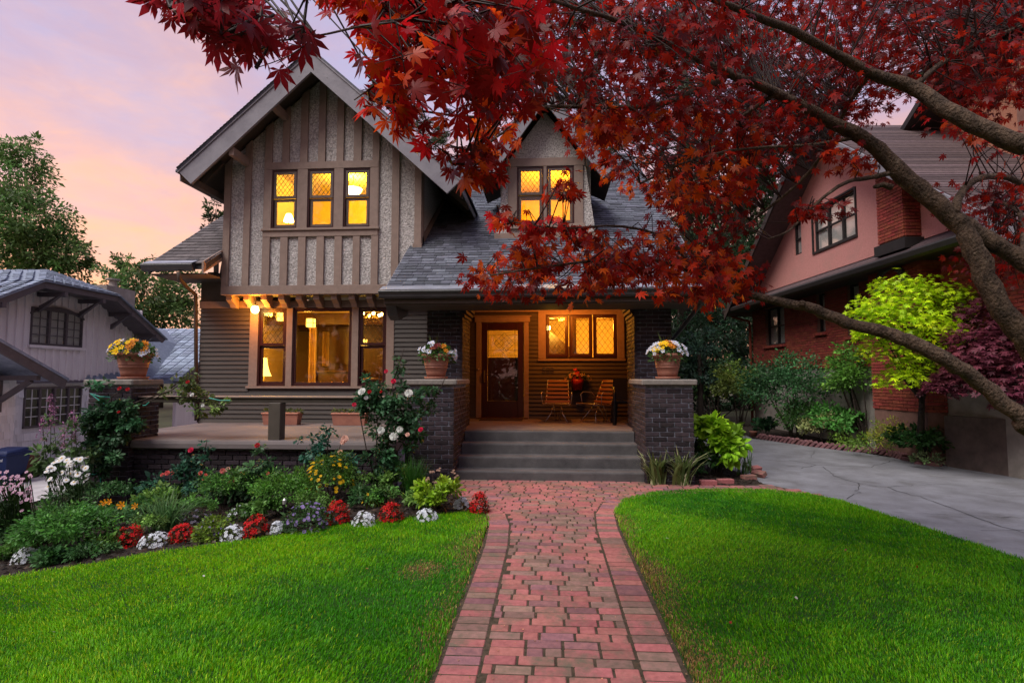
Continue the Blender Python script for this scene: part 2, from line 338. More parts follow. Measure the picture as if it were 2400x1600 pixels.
# loose soil crumbs so the bed is not a flat sheet
def crumbs(name, poly, n, s0, s1, dz, mat):
    xs = [p[0] for p in poly]; ys = [p[1] for p in poly]
    X = rng.uniform(min(xs), max(xs), n*3); Y = rng.uniform(min(ys), max(ys), n*3); k = inpoly(X, Y, poly); X, Y = X[k][:n], Y[k][:n]; n = len(X)
    tv = np.array([(0,0,.6),(1,0,0),(-.2,.9,.1),(-.9,-.4,0),(.1,-1,.15)]); tf = np.array([(0,1,2),(0,2,3),(0,3,4),(0,4,1)])
    A = rng.normal(size=(n, 3)); A[:, 2] *= .3; Nn = rng.normal(0, .4, (n, 3)); Nn[:, 2] = 1
    Z = np.array([gz(a, 0) for a in X])+dz
    V, T, C = scat(tv, tf, np.stack([X, Y, Z], 1), frames(A, Nn, rng.uniform(s0, s1, n)), jit((.035, .024, .018), n, .5))
    obj(name, npmesh(name, V, T, C), mat, kind='stuff', label='dark loose bark and soil crumbs lying over the planting bed', cat='soil')
crumbs('bark_mulch', BED_L, 9000, .012, .035, .03, M['leaf'])
crumbs('bark_mulch', BED_R, 1500, .012, .03, .03, M['leaf'])
bpy.data.objects['bark_mulch.001']['label'] = 'dark loose soil crumbs in the small bed beside the right porch pier'

# driveway right, with cracks
DRV = [(3.02, 8.7), (2.98, 8.1), (3.25, 7.55), (3.52, 7.1), (3.68, 6.2), (3.86, 5.0), (4.3, 3.0), (5.0, .5), (5.5, -3), (12, -3), (9, 6), (7.15, 8.6), (6.80, 9.95), (6.62, 10.6), (6.15, 12.1), (5.02, 14.2), (5.6, 17), (5.0, 22), (3.4, 22), (3.1, 16), (2.9, 11)]
flat('driveway', DRV, .004, M['asphalt'], kind='structure')
M['bdrive'] = pmat('pale_concrete_drive', (.42, .41, .42), .9, (.32, .31, .32), 2, bump=.3, bscale=60)
drv2 = flat('driveway', [(-14, -3), (-7.7, 1), (-7.7, 24), (-13, 24)], .0, M['bdrive'], kind='structure')
cm = MB()
def crackline(pts, w):
    P = []
    for i in range(len(pts)-1):
        a = atG(*pts[i]); b = atG(*pts[i+1]); n = max(3, int(np.linalg.norm(b-a)/.12))
        for k in range(n): P.append(a+(b-a)*k/n+np.array([random.gauss(0, .018), random.gauss(0, .018), 0]))
    P.append(atG(*pts[-1]))
    for i in range(len(P)-1):
        a, b = Vector(P[i]), Vector(P[i+1]); d = (b-a); r = Vector((-d.y, d.x, 0)).normalized()*w*random.uniform(.25, .65)
        z = Vector((0, 0, .008)); cm.add([a-r+z, a+r+z, b+r+z, b-r+z], [(0, 3, 2, 1)])
for pts, w in (([(1850,1078),(1912,1090),(2040,1095),(2100,1078)], .010), ([(1880,1098),(1912,1090)], .008), ([(1930,1095),(1960,1118),(2015,1135),(2080,1142),(2200,1180),(2330,1230),(2400,1250)], .010),
               ([(2015,1135),(2010,1155),(1985,1170)], .008), ([(2080,1142),(2200,1135),(2390,1150)], .008), ([(1770,1052),(1820,1060)], .008), ([(1900,1072),(1910,1058)], .006), ([(2100,1200),(2400,1215)], .006), ([(2300,1245),(2400,1243)], .008)):
    crackline(pts, w)
cm.build('crack', M['crack'], bpy.data.objects['driveway'])

# ---- brick walk
walk = flat('brick_walk', [(-.60, -.5), (-.60, 6.2), (-.95, 6.7), (-1.28, 7.3), (-1.40, 8.15), (1.36, 8.15), (1.40, 7.93), (2.75, 7.97), (3.0, 8.12), (3.35, 7.5), (2.9, 7.6), (1.89, 7.55), (1.3, 7.36), (.90, 6.9), (.71, 6.2), (.71, -.5)], .0275, M['sand'], kind='structure')
WALK = [(-.36, -1), (-.36, 5.9), (-.66, 6.05), (-.83, 6.42), (-1.10, 6.95), (-1.30, 7.4), (-1.38, 8.08), (1.36, 8.08), (1.38, 7.94), (2.8, 7.95), (3.1, 8.0), (3.45, 7.40), (2.9, 7.5), (1.89, 7.45), (1.25, 7.25), (.86, 6.9), (.70, 6.3), (.46, 6.0), (.46, -1)]
BR = []      # x, y, half length, half width, angle, material
def pick(x, y):
    moss = .42*max(0, math.sin(x*4.1+1.2*y)*math.sin(y*2.3+x)+.55)*(1 if 3.2 < y < 6.2 else .45)+.08*(y < 4)
    r = random.random()
    return 'pavermoss' if r < moss else 'paverdark' if r < moss+.13 else 'paver'
LPOLY = [(-.46, 1.5), (-.465, 5.0), (-.50, 5.7), (-.58, 6.15), (-.78, 6.55), (-1.0, 6.95)]; RPOLY = [(.57, 1.5), (.575, 5.6), (.61, 6.2), (.74, 6.75), (.98, 7.10), (1.40, 7.34), (1.9, 7.45)]
def xi(poly, y_): return float(np.interp(y_, [p[1] for p in poly], [p[0] for p in poly]))
y = 1.9
while y < 8.12:
    x = -1.5+random.uniform(0, .2); lo_ = xi(LPOLY, y)+.112 if y < 6.95 else -9; hi_ = xi(RPOLY, y)-.112 if y < 7.4 else 9
    while x < 3.6:
        ln = .2 if random.random() > .10 else .098
        cx = x+ln/2; a, b = max(x, lo_), min(x+ln, hi_)
        if b-a > .045 and (y < 6.2 or inpoly(np.array([(a+b)/2]), np.array([y]), WALK)[0]): BR.append(((a+b)/2, y, (b-a)/2-.005, .0415, random.gauss(0, .004), pick(cx, y)))
        x += ln+.004
    y += .0935
for poly, s in ((LPOLY, -1), (RPOLY, 1)):
    for i in range(len(poly)-1):
        (x0, y0), (x1, y1) = poly[i], poly[i+1]; L_ = math.hypot(x1-x0, y1-y0); n = max(1, int(round(L_/.097))); an = math.atan2(y1-y0, x1-x0)-math.pi/2
        for k in range(n):
            f = (k+.5)/n; qx, qy = x0+(x1-x0)*f, y0+(y1-y0)*f; BR.append((qx, qy, .1, .0425, an+random.gauss(0, .006), pick(qx, qy)))
BR.sort(key=lambda b: math.hypot(b[0], b[1]))
MATI = ['paver', 'pavermoss', 'paverdark']; cache = {}
far = []; inview = 0
for (x, y_, hl, hw, an, mt) in BR:
    p = np.array([x, y_, .03])-CP; dd = p@fwv; uu = 1200+F*(p@rtv)/max(dd, .01); vv = 800-F*(p@upv)/max(dd, .01)
    vis = dd > .3 and -50 < uu < 2450 and vv < 1640
    z = .019+random.gauss(0, .0013)
    if vis and inview < 300:
        inview += 1; key = (round(hl, 2), mt)
        if key not in cache:
            me = MB().cbox(-key[0]+.0, key[0], -hw, hw, -.03, .014, .005).mesh('brick'); me.materials.append(M[mt]); cache[key] = me
        o = obj('brick', cache[key], None, walk); o.location = (x, y_, z); o.rotation_euler = (random.gauss(0, .004), random.gauss(0, .004), an); o.scale = (hl/key[0], 1, 1)
    elif dd > 0: far.append((x, y_, hl, hw, an, mt, z))
mb = MB(); mi = []
for (x, y_, hl, hw, an, mt, z) in far:
    t = MB().cbox(-hl, hl, -hw, hw, -.02, .014, .007); c, s = math.cos(an), math.sin(an)
    mb.add([(x+a*c-b*s, y_+a*s+b*c, z+d) for a, b, d in t.v], t.f); mi += [MATI.index(mt)]*len(t.f)
me = mb.mesh('brick_paving')
for k in MATI: me.materials.append(M[k])
me.polygons.foreach_set('material_index', mi)
obj('brick_paving', me, None, walk, kind='stuff')

# ---- grass blades
def grass(name, poly, label, lawn_edge_x, side):
    xs = [p[0] for p in poly]; ys = [p[1] for p in poly]
    out = NP()
    for y0, y1, dens, seg in ((1.6, 3.6, 18000, 2), (3.6, 5.2, 13000, 2), (5.2, 8.0, 12000, 1)):
        A = (max(xs)-min(xs))*(y1-y0); n = int(A*dens)
        X = rng.uniform(min(xs), max(xs), n); Y = rng.uniform(y0, y1, n)
        jx = X+rng.normal(0, .026, n); jy = Y+rng.normal(0, .026, n)
        k = inpoly(jx, jy, poly); X, Y = X[k], Y[k]
        # keep what the camera can see, plus a margin
        q = np.stack([X, Y, np.zeros_like(X)], 1)-CP; dd = q@fwv; uu = 1200+F*(q@rtv)/dd; vv = 800-F*(q@upv)/dd
        k = (uu > -260) & (uu < 2660) & (vv < 1800); X, Y = X[k], Y[k]; n = len(X)
        dist = np.abs(X-lawn_edge_x)
        wob = .5+.5*np.sin(Y*3.1+side)*np.sin(Y*1.3+1.7)
        nz_ = (np.sin(X*2.3+1.1*np.sin(Y*1.9))+np.sin(Y*2.9+1.3*np.sin(X*2.1+side))+np.sin((X+Y)*5.3)*.5)/2.5
        nz2 = np.sin(X*9.1+Y*3.3)*np.sin(Y*11.7-X*4.1)
        dry = np.clip(1.35-dist/(.09+.22*wob), 0, 1)*(Y < 6.2)*(.45+.55*wob)
        if side < 0: dry = np.maximum(dry*.7, np.clip(.9-((X+.98)/.22)**2-((Y-4.35)/.28)**2, 0, 1))
        else: dry = np.maximum(dry, np.clip(.55-((X-1.0)/.3)**2-((Y-3.1)/.4)**2, 0, 1))
        isdry = rng.random(n) < dry*.95
        g1 = np.array((.13, .46, .005)); g2 = np.array((.03, .22, .004)); g3 = np.array((.27, .50, .014))
        big = np.sin(X*.9+.7*np.sin(Y*.8)+side)*np.sin(Y*1.05+.4*X+2*side)
        t = np.clip(.5+.5*nz_+.5*big+.25*nz2+rng.normal(0, .22, n), 0, 1)[:, None]
        C = g2*(1-t)+g1*t
        k3 = (rng.random(n) < np.clip(.12+.16*big+.10*nz_, .03, .5))[:, None]; C = np.where(k3, g3, C)
        C = C*(np.array((1.45, 1.12, 1.)) if side < 0 else np.array((1., .92, 1.)))  # left lawn brighter, right dimmer: maple shade put into the blade colour
        C = np.where(isdry[:, None], jit((.36, .22, .09), n, .3), C)*np.exp(rng.normal(0, .18, (n, 1)))
        hgt = rng.uniform(.013, .031, n)*np.where(dist < .07, 1.5, 1)*(1+.35*nz2*.5+.2*nz_)*np.where(isdry, .6, 1)
        wd = np.where(seg == 2, .0020, .0036)*rng.uniform(.7, 1.4, n)
        an = rng.uniform(0, 6.283, n); lean = rng.uniform(.1, .75, n)
        gx = .22*np.sin(X*1.7+Y)+.15*np.sin(Y*4+X*3); gy = .22*np.cos(X*1.3-Y*1.2)
        dx = np.cos(an)*lean+gx; dy = np.sin(an)*lean+gy
        px_, py_ = -np.sin(an)*wd, np.cos(an)*wd
        z0 = np.array([gz(a, 0) for a in X])+.03
        B = np.stack([X, Y, z0], 1); Pp = np.stack([px_, py_, 0*px_], 1)
        mid = B+np.stack([dx*hgt*.35, dy*hgt*.35, hgt*.62], 1); tip = B+np.stack([dx*hgt, dy*hgt, hgt*(1-.25*lean)], 1)
        if seg == 2:
            V = np.stack([B-Pp, B+Pp, mid-Pp*.8, mid+Pp*.8, tip], 1); T0 = np.array([(0,1,3),(0,3,2),(2,3,4)])
        else:
            V = np.stack([B-Pp, B+Pp, tip], 1); T0 = np.array([(0,1,2)])
        m = V.shape[1]; T = T0[None]+(np.arange(n)*m)[:, None, None]
        out.add(V.reshape(-1, 3), T.reshape(-1, 3), np.clip(np.repeat(C, m, 0), 0, 1))
    out.build(name, M['grass'], label=label, cat='grass', kind='stuff')
grass('grass', LAWN_L, 'short bright green mown grass between flower bed and brick walk', -.60, -1)
grass('grass', LAWN_R, 'mown green grass between brick walk and driveway with dry edge', .70, 1)
# fallen leaf litter on the walk edges
def litter():
    n = 520; X = np.where(rng.random(n) < .5, rng.normal(-.60, .06, n), rng.normal(.70, .07, n)); Y = rng.uniform(2.4, 6.2, n)
    k = rng.random(n) < .25; X[k] = rng.uniform(-.5, .6, k.sum())
    tv = np.array([(0,0,0),(.5,.5,.12),(0,1,0),(-.5,.5,.12)]); tf = np.array([(0,1,2),(0,2,3)])
    A = rng.normal(size=(n, 3)); A[:, 2] *= .1; Nn = rng.normal(0, .35, (n, 3)); Nn[:, 2] = 1
    V, T, C = scat(tv, tf, np.stack([X, Y, np.full(n, .04)], 1), frames(A, Nn, rng.uniform(.004, .013, n)), jit((.30, .17, .09), n, .4))
    obj('leaf_litter', npmesh('leaf_litter', V, T, C), M['leaf'], kind='stuff', label='dry tan leaf crumbs scattered along the walk edges', cat='leaf litter')
litter()

def fallen():
    spots = [(1870, 1400), (1710, 1460), (1640, 1365), (2150, 1330), (1980, 1290), (1560, 1260), (2230, 1430), (1850, 1250), (300, 1400), (620, 1500), (860, 1330), (1000, 1480), (130, 1480), (480, 1350), (2050, 1520), (1760, 1190)]
    tv = np.array([(0,0,0),(.35,.3,.1),(.3,.7,.05),(0,1,.15),(-.3,.7,.05),(-.35,.3,.1)]); tf = np.array([(0,1,2),(0,2,3),(0,3,4),(0,4,5)])
    n = len(spots); P = np.array([atG(u, v, .06) for u, v in spots]); A = rng.normal(size=(n, 3)); A[:, 2] *= .15; Nn = rng.normal(0, .4, (n, 3)); Nn[:, 2] = 1
    C = np.array([random.choice(((.30, .03, .015), (.26, .13, .05), (.60, .58, .55), (.35, .16, .06))) for _ in spots])
    V, T, c = scat(tv, tf, P, frames(A, Nn, rng.uniform(.012, .03, n)), C)
    obj('fallen_leaves', npmesh('fallen_leaves', V, T, c), M['leaf'], kind='stuff', label='few fallen leaves and petals lying on the grass', cat='leaves')
fallen()
# ================================================================== brick laying
BC = {}
def brick_mesh(l, h, d, mt):
    k = (round(l, 3), round(h, 4), mt)
    if k not in BC:
        me = MB().cbox(0, l, 0, d, 0, h, .005).mesh('brick'); me.materials.append(M[mt]); BC[k] = me
    return BC[k]
def bricks(parent, x, y, ang, length, z0, z1, mt='dbrick', course=.0675, bl=.205, joint=.011, seed=0, budget=None):
    "running bond on a vertical face: starts at (x, y), runs along angle ang; the face looks to the right-hand side of -normal"
    c, s = math.cos(ang), math.sin(ang); row = seed; z = z0
    while z+course*.7 < z1:
        t = -bl/2 if row % 2 else 0.
        while t < length-.02:
            a, b = max(t, 0), min(t+bl-joint, length)
            if b-a > .03:
                if budget is not None:
                    if budget[0] <= 0: return
                    budget[0] -= 1
                o = obj('brick', brick_mesh(b-a, course-joint, .05, mt), None, parent)
                off = random.uniform(-.004, .003)
                o.matrix_basis = Matrix.Identity(4)
                o.location = (x+c*a-s*off, y+s*a+c*off, z+random.uniform(-.0012, .0012)); o.rotation_euler = (0, random.gauss(0, .004), ang+random.gauss(0, .003))
            t += bl
        z += course; row += 1
# NB bricks parented without offset: parent's inverse keeps world placement

# ================================================================== terrace, steps, piers
TZ = .65
steps = thing('porch_steps', 'four wide worn grey concrete steps leading up to the front porch', 'steps', (0, 8.1, 0))
for i in range(4):
    y0 = 8.1+.31*i; z1 = (TZ)*(i+1)/4
    m = MB(); r = .03
    prof = [(y0, -.02 if i == 0 else z1-.25), (y0, z1-r)]+[(y0+r-r*math.cos(a), z1-r+r*math.sin(a)) for a in (R(30), R(60), R(90))]+[(y0+.40 if i < 3 else y0+.2, z1), (y0+.40 if i < 3 else y0+.2, -.02 if i == 0 else z1-.25)]
    prof = [(a, b) for a, b in prof]; m.prism([(p[0], p[1]) for p in prof], 0, -1.36, 1.36); m.build('step', M['concrete'], steps)
terr = thing('front_terrace', 'raised concrete terrace with rounded slab edge in front of the large window', 'terrace', (-4.2, 8.9, 0))
sl = MB(); r = .05
sl.prism([(7.42+r, TZ-.13), (7.42, TZ-.13+.02), (7.42, TZ-r), (7.42+.015, TZ-.015), (7.42+r, TZ), (10.34, TZ), (10.34, TZ-.13)], 0, -5.80, -2.05)
sl.build('slab', M['floorcon'], terr)
MB().box(-2.05, -1.38, 9.26, 10.34, TZ-.13, TZ-.001).build('slab', M['floorcon'], terr); MB().box(-6.6, -5.8, 8.0, 10.34, TZ-.13, TZ-.002).build('slab', M['floorcon'], terr)
MB().box(-1.90, 2.0, 9.235, 11.66, TZ-.2, TZ+.001).build('porch_floor', M['floorcon'], terr)
MB().box(-5.78, -2.05, 7.53, 7.9, -.42, TZ-.13).build('mortar_core', M['dmortar'], terr)
bricks(terr, -5.80, 7.50, 0, 3.74, -.30, TZ-.14, budget=[292])
MB().box(-6.6, -5.8, 8.0, 8.2, -.5, TZ-.14).build('side_wall', M['dmortar'], terr)

def pier(name, label, x0, x1, y0, y1, zb, faces, cap=(.05, .05), colm=None, nb=290):
    p = thing(name, label, 'brick pier', ((x0+x1)/2, (y0+y1)/2, zb)); e = .012
    MB().box(x0+e, x1-e, y0+e, y1-e, zb-.1, 1.40).build('mortar_core', M['dmortar'], p)
    bud = [nb]
    for fc in faces:
        if fc == 'F': bricks(p, x0, y0, 0, x1-x0, zb, 1.40, budget=bud)
        if fc == 'R': bricks(p, x1, y0, math.pi/2, y1-y0, zb, 1.40, seed=1, budget=bud)
        if fc == 'L': bricks(p, x0, y1, -math.pi/2, y1-y0, zb, 1.40, seed=1, budget=bud)
    MB().cbox(x0-cap[0], x1+cap[0], y0-cap[1], y1+cap[1]*.3, 1.40, 1.485, .016).build('cap', M['cap'], p)
    return p
pr = pier('brick_pier', 'dark brick pier with concrete cap beside the variegated iris', 1.365, 2.04, 8.0, 9.24, .01, 'FL')
pl = pier('brick_pier', 'dark brick pier with concrete cap beside the climbing white rose', -2.05, -1.365, 8.0, 9.24, .01, 'FR')
pf = pier('brick_pier', 'dark brick pier overgrown with rose leaves at the terrace end', -6.45, -5.82, 7.42, 8.0, -.32, 'FR')
def column(label, x0, x1, faces):
    p = thing('porch_column', label, 'column', ((x0+x1)/2, 9.7, TZ)); e = .012
    MB().box(x0+e, x1-e, 9.25+e, 10.15, TZ-.02, 2.84).build('mortar_core', M['dmortar'], p); bud = [295]
    for fc in faces:
        if fc == 'F': bricks(p, x0, 9.25, 0, x1-x0, 1.40, 2.80, budget=bud)
        if fc == 'R': bricks(p, x1, 9.25, math.pi/2, .9, TZ, 2.80, seed=1, budget=bud)
        if fc == 'L': bricks(p, x0, 10.15, -math.pi/2, .9, TZ, 2.80, seed=1, budget=bud)
    # corbelled head
    s = -1 if x0 > 0 else 1
    for i in range(4):
        xe = (x0 if x0 > 0 else x1)
        a, b = sorted((xe+s*-.02, xe+s*(.03+.03*i)))
        MB().cbox(a, b, 9.27, 10.1, 2.53+.0675*i, 2.53+.0675*i+.056, .005).build('corbel_brick', M['dbrick'], p)
column('dark brick porch column rising behind the pot of yellow and white pansies', 1.42, 2.03, 'FL')
column('dark brick porch column rising behind the pot of white and maroon pansies', -2.05, -1.44, 'FR')
rail = thing('terrace_rail', 'low brown wooden terrace rail on a single stout post', 'railing', (-3.9, 7.6, TZ))
MB().cbox(-5.81, -2.05, 7.56, 7.70, 1.16, 1.225, .006).build('rail_board', M['post'], rail)
MB().cbox(-5.81, -2.05, 7.53, 7.73, 1.226, 1.25, .005).build('rail_cap', M['trim'], rail)
pX = atY(646, 1000, 7.55)[0]
MB().cbox(pX-.085, pX+.085, 7.50, 7.66, TZ, 1.16, .006).build('post', M['post'], rail)

# ================================================================== the house
HW = thing('craftsman_house', 'brown half-timbered house with steep front gable, grey shingle roof and lit windows', 'house', (-2.2, 12, 0))
YW, YG, YD = 10.33, 10.0, 11.65
def hp(name, mb, mat, par=None, **k): return mb.build(name, M[mat] if isinstance(mat, str) else mat, par or HW, **k)
def board_mesh(L_, h):
    return [(0, -.030, 0), (L_, -.030, 0), (L_, -.006, h), (0, -.006, h), (0, .006, 0), (L_, .006, 0), (L_, .006, h), (0, .006, h)]
SB = {}
def siding(parent, segs_of, z0, z1, Y, pitch=.085):
    z = z0
    while z < z1-.01:
        h = min(pitch+.008, z1-z)
        for a, b in segs_of(z, z+pitch):
            k = (round(b-a, 3), round(h, 3))
            if k not in SB: SB[k] = MB().hexa([board_mesh(b-a, h)[i] for i in (0, 1, 5, 4, 3, 2, 6, 7)]).mesh('siding_board') if False else MB().add(board_mesh(b-a, h), [(0,1,2,3),(5,4,7,6),(0,4,5,1),(3,2,6,7),(0,3,7,4),(1,5,6,2)]).mesh('siding_board'); SB[k].materials.append(M['siding'])
            o = obj('siding_board', SB[k], None, parent); o.location = (a, Y+random.uniform(-.001, .001), z)
        z += pitch
# lower front wall
lw = hp('front_wall', MB().box(-6.74, -5.57, YW+.008, YW+.18, -.3, 2.97).box(-3.06, -1.9, YW+.008, YW+.18, -.3, 2.97).box(-5.57, -3.06, YW+.008, YW+.18, -.3, 1.36).box(-5.57, -3.06, YW+.008, YW+.18, 2.84, 2.97), 'siding')
siding(lw, lambda a, b: [(-6.74, -1.92)] if b < 1.315 else [(-6.74, -5.74), (-2.91, -1.92)], TZ+.002, 2.86, YW)
# porch side wall + house side walls
hp('side_wall', MB().box(-6.76, -6.60, YW+.19, 16, -.5, 3.6), 'siding')
hp('side_wall', MB().box(1.86, 2.02, 10.16, 20, -.1, 4.0), 'siding'); hp('side_wall', MB().box(-1.95, -1.84, YW+.185, YD-.02, TZ, 3.0), 'siding')
# door wall
DX0, DX1, DZ1 = -1.41, -.51, 2.67; WX0, WX1, WZ0, WZ1 = -.05, 1.43, 1.93, 2.82
dw = hp('porch_wall', MB().box(-1.84, DX0, YD+.008, YD+.15, TZ, 3.05).box(DX1, WX0, YD+.008, YD+.15, TZ, 3.05).box(WX1, 2.0, YD+.008, YD+.15, TZ, 3.05).box(WX0, WX1, YD+.008, YD+.15, TZ, WZ0).box(WX0, WX1, YD+.008, YD+.15, WZ1, 3.05).box(DX0, DX1, YD+.008, YD+.15, DZ1, 3.05), 'siding')
def segd(a, b):
    s = [(-1.84, -1.52)]
    if b > 1.86: s.append((-.41, -.215))
    else: s.append((-.41, 1.86))
    if b > 2.78: s = [(-1.84, -1.52), (-1.52, -.215)] if a > 2.79 else s
    return s
siding(dw, segd, TZ+.002, 2.88, YD)
hp('frieze_board', MB().cbox(-1.84, 1.86, YD-.03, YD+.007, 2.89, 3.03), 'trim')
hp('door_casing', MB().cbox(-1.52, -1.41, YD-.035, YD+.007, TZ, 2.67), 'trim'); hp('door_casing', MB().cbox(-.51, -.41, YD-.035, YD+.007, TZ, 2.67), 'trim'); hp('door_casing', MB().cbox(-1.55, -.38, YD-.045, YD+.007, 2.672, 2.785), 'trim'); hp('door_casing', MB().cbox(-1.58, -.35, YD-.06, YD+.007, 2.787, 2.81), 'trim')
hp('window_casing', MB().cbox(-.21, WX0, YD-.035, YD+.007, 1.90, 2.888), 'trim'); hp('window_casing', MB().cbox(WX1, 1.58, YD-.035, YD+.007, 1.90, 2.888), 'trim'); hp('window_casing', MB().cbox(WX0, WX1, YD-.033, YD+.007, WZ1, 2.886), 'trim'); hp('window_casing', MB().cbox(-.22, 1.60, YD-.055, YD+.007, 1.85, 1.898), 'trim')
hp('porch_ceiling', MB().box(-1.9, 2.0, 8.9, 11.8, 3.04, 3.08), 'soffit')
# front door
dr = hp('front_door', MB().cbox(DX0+.004, DX0+.13, YD-.015, YD+.03, TZ+.03, 2.665).cbox(DX1-.13, DX1-.004, YD-.015, YD+.03, TZ+.03, 2.665).cbox(DX0+.13, DX1-.13, YD-.014, YD+.029, 2.50, 2.664).cbox(DX0+.13, DX1-.13, YD-.014, YD+.029, TZ+.03, 1.02).cbox(DX0+.13, DX1-.13, YD+.05, YD+.08, 1.02, 1.93), 'door')
hp('pane', MB().box(DX0+.13, DX1-.13, YD+.004, YD+.010, 1.02, 2.50), 'glass', dr)
lb = MB(); cxd, czd = -.93, 2.23
for i in range(-2, 3):
    for sgn in (1, -1):
        k = .055*i; a = (cxd+k-.11, YD+.02, czd+sgn*(-.11)+sgn*0+sgn*k*-1); 
        lb.beam((cxd+k*1-.11+.0, YD+.018, czd-sgn*(.11)+sgn*-k+sgn*0), (cxd+k+.11, YD+.018, czd+sgn*.11-sgn*k), .008, .006) if abs(i) < 3 else None
for x in (-1.26, -.70, -.62): lb.beam((x, YD+.018, 1.95), (x, YD+.018, 2.5), .010, .006, (0, 1, 0))
for z in (1.97, 2.08, 2.40): lb.beam((-1.27, YD+.018, z), (-.64, YD+.018, z), .010, .006)
hp('leading', lb, 'lead', dr)
hp('handle', MB().cbox(DX0+.05, DX0+.085, YD-.028, YD-.015, 1.40, 1.66, .004).tube([(DX0+.067, YD-.03, 1.62), (DX0+.067, YD-.075, 1.60), (DX0+.067, YD-.075, 1.46), (DX0+.067, YD-.03, 1.43)], .009, 6), 'brass', dr)
hp('door_sill', MB().cbox(-1.5, -.42, YD-.12, YD+.03, TZ+.002, TZ+.028), 'wood', dr)
hp('doorbell', MB().ball((-1.465, YD-.045, 1.68), .016, 8, 6), 'white')
hp('doormat', MB().cbox(-1.38, -.52, YD-.62, YD-.14, TZ+.003, TZ+.018, .003), pmat('doormat_fibre', (.05, .03, .02), .95, bump=.6, bscale=200))
# house number
fc = bpy.data.curves.new('house_number', 'FONT'); fc.body = '588'; fc.size = .17; fc.extrude = .006; fc.align_x = 'CENTER'
fo = bpy.data.objects.new('house_number', fc); COL.objects.link(fo); nx, _, nz0 = atY(1284, 874, YD); fo.location = (nx, YD-.03, nz0); fo.rotation_euler = (math.pi/2, 0, 0)
bpy.context.view_layer.update(); me = bpy.data.meshes.new_from_object(fo); bpy.data.objects.remove(fo)
me.transform(Matrix.Translation((nx, YD-.03, nz0)) @ Matrix.Rotation(math.pi/2, 4, 'X')); obj('house_number', me, M['gutter'], HW)

def diamonds(mb, x0, x1, z0, z1, Y, nx_, w=.006):
    "diamond lattice of lead cames clipped to a rectangle"
    s = (x1-x0)/nx_; hgt = s*1.35; k = hgt/s; n = int((z1-z0)/hgt)+nx_+2
    for i in range(-n, n+1):
        for sg in (1, -1):
            # line z = z0 + sg*k*(x-x0) + i*hgt
            pts = []
            for x in (x0, x1):
                z = z0+sg*k*(x-x0)+i*hgt
                if z0-1e-6 <= z <= z1+1e-6: pts.append((x, z))
            for z in (z0, z1):
                x = x0+(z-z0-i*hgt)/(sg*k)
                if x0+1e-6 < x < x1-1e-6: pts.append((x, z))
            if len(pts) >= 2:
                pts.sort(); a, b = pts[0], pts[-1]
                if abs(a[0]-b[0]) > .01: mb.beam((a[0], Y, a[1]), (b[0], Y, b[1]), .005, w)
    return mb
def window(name, x0, x1, z0, z1, Y, style, par=None, frame='frame', sash='sash', lite=None):
    "style: hung (double-hung with leaded top), plain, leaded"
    w = thing(name, None, None) if False else None
    fr = MB()
    for a in ((x0, x0+.03, z0, z1), (x1-.03, x1, z0, z1), (x0+.03, x1-.03, z1-.03, z1), (x0+.03, x1-.03, z0, z0+.035)): fr.cbox(a[0], a[1], Y-.012, Y+.05, a[2], a[3], .003)
    w = hp(name, fr, frame, par); zi = z0+.035
    def sashf(xa, xb, za, zb, Yo, t=.05):
        s = MB()
        for a in ((xa, xa+t, za, zb), (xb-t, xb, za, zb), (xa+t, xb-t, zb-t, zb), (xa+t, xb-t, za, za+t)): s.cbox(a[0], a[1], Yo, Yo+.03, a[2], a[3], .003)
        hp('sash', s, sash, w); hp('pane', MB().box(xa+t-.004, xb-t+.004, Yo+.012, Yo+.016, za+t-.004, zb-t+.004), 'glass', w)
        return xa+t, xb-t, za+t, zb-t, Yo
    xa, xb = x0+.031, x1-.031
    if style == 'hung':
        zm = zi+(z1-.03-zi)*.53
        a = sashf(xa, xb, zm-.02, z1-.031, Y-.004); hp('leading', diamonds(MB(), a[0], a[1], a[2], a[3], a[4]+.008, 4), 'lead', w)
        sashf(xa, xb, zi, zm-.022, Y+.026)
    elif style == 'plain': sashf(xa, xb, zi, z1-.031, Y, .035)
    elif style == 'leaded':
        a = sashf(xa, xb, zi, z1-.031, Y, .04); hp('leading', diamonds(MB(), a[0], a[1], a[2], a[3], a[4]+.008, 3), 'lead', w)
    return w
# porch window: three leaded lights
for a, b in ((WX0, .42), (.44, .92), (.94, WX1)): window('window', a, b, WZ0, WZ1, YD-.002, 'leaded', sash='wood')
# living-room window group
hp('window_casing', MB().cbox(-5.74, -5.57, YW-.035, YW+.007, 1.345, 2.845), 'trim'); hp('window_casing', MB().cbox(-5.01, -4.89, YW-.035, YW+.007, 1.345, 2.845), 'trim'); hp('window_casing', MB().cbox(-3.73, -3.60, YW-.035, YW+.007, 1.345, 2.845), 'trim'); hp('window_casing', MB().cbox(-3.06, -2.91, YW-.035, YW+.007, 1.345, 2.845), 'trim')
hp('window_sill', MB().cbox(-5.78, -2.88, YW-.06, YW+.007, 1.30, 1.343), 'trim')
hp('frieze_board', MB().cbox(-6.76, -1.92, YW-.032, YW+.007, 2.847, 2.985), 'trim')
window('window', -5.57, -5.01, 1.345, 2.84, YW, 'hung', sash='frame'); window('window', -4.89, -3.73, 1.345, 2.84, YW, 'plain', sash='frame'); window('window', -3.60, -3.06, 1.345, 2.84, YW, 'hung', sash='frame')
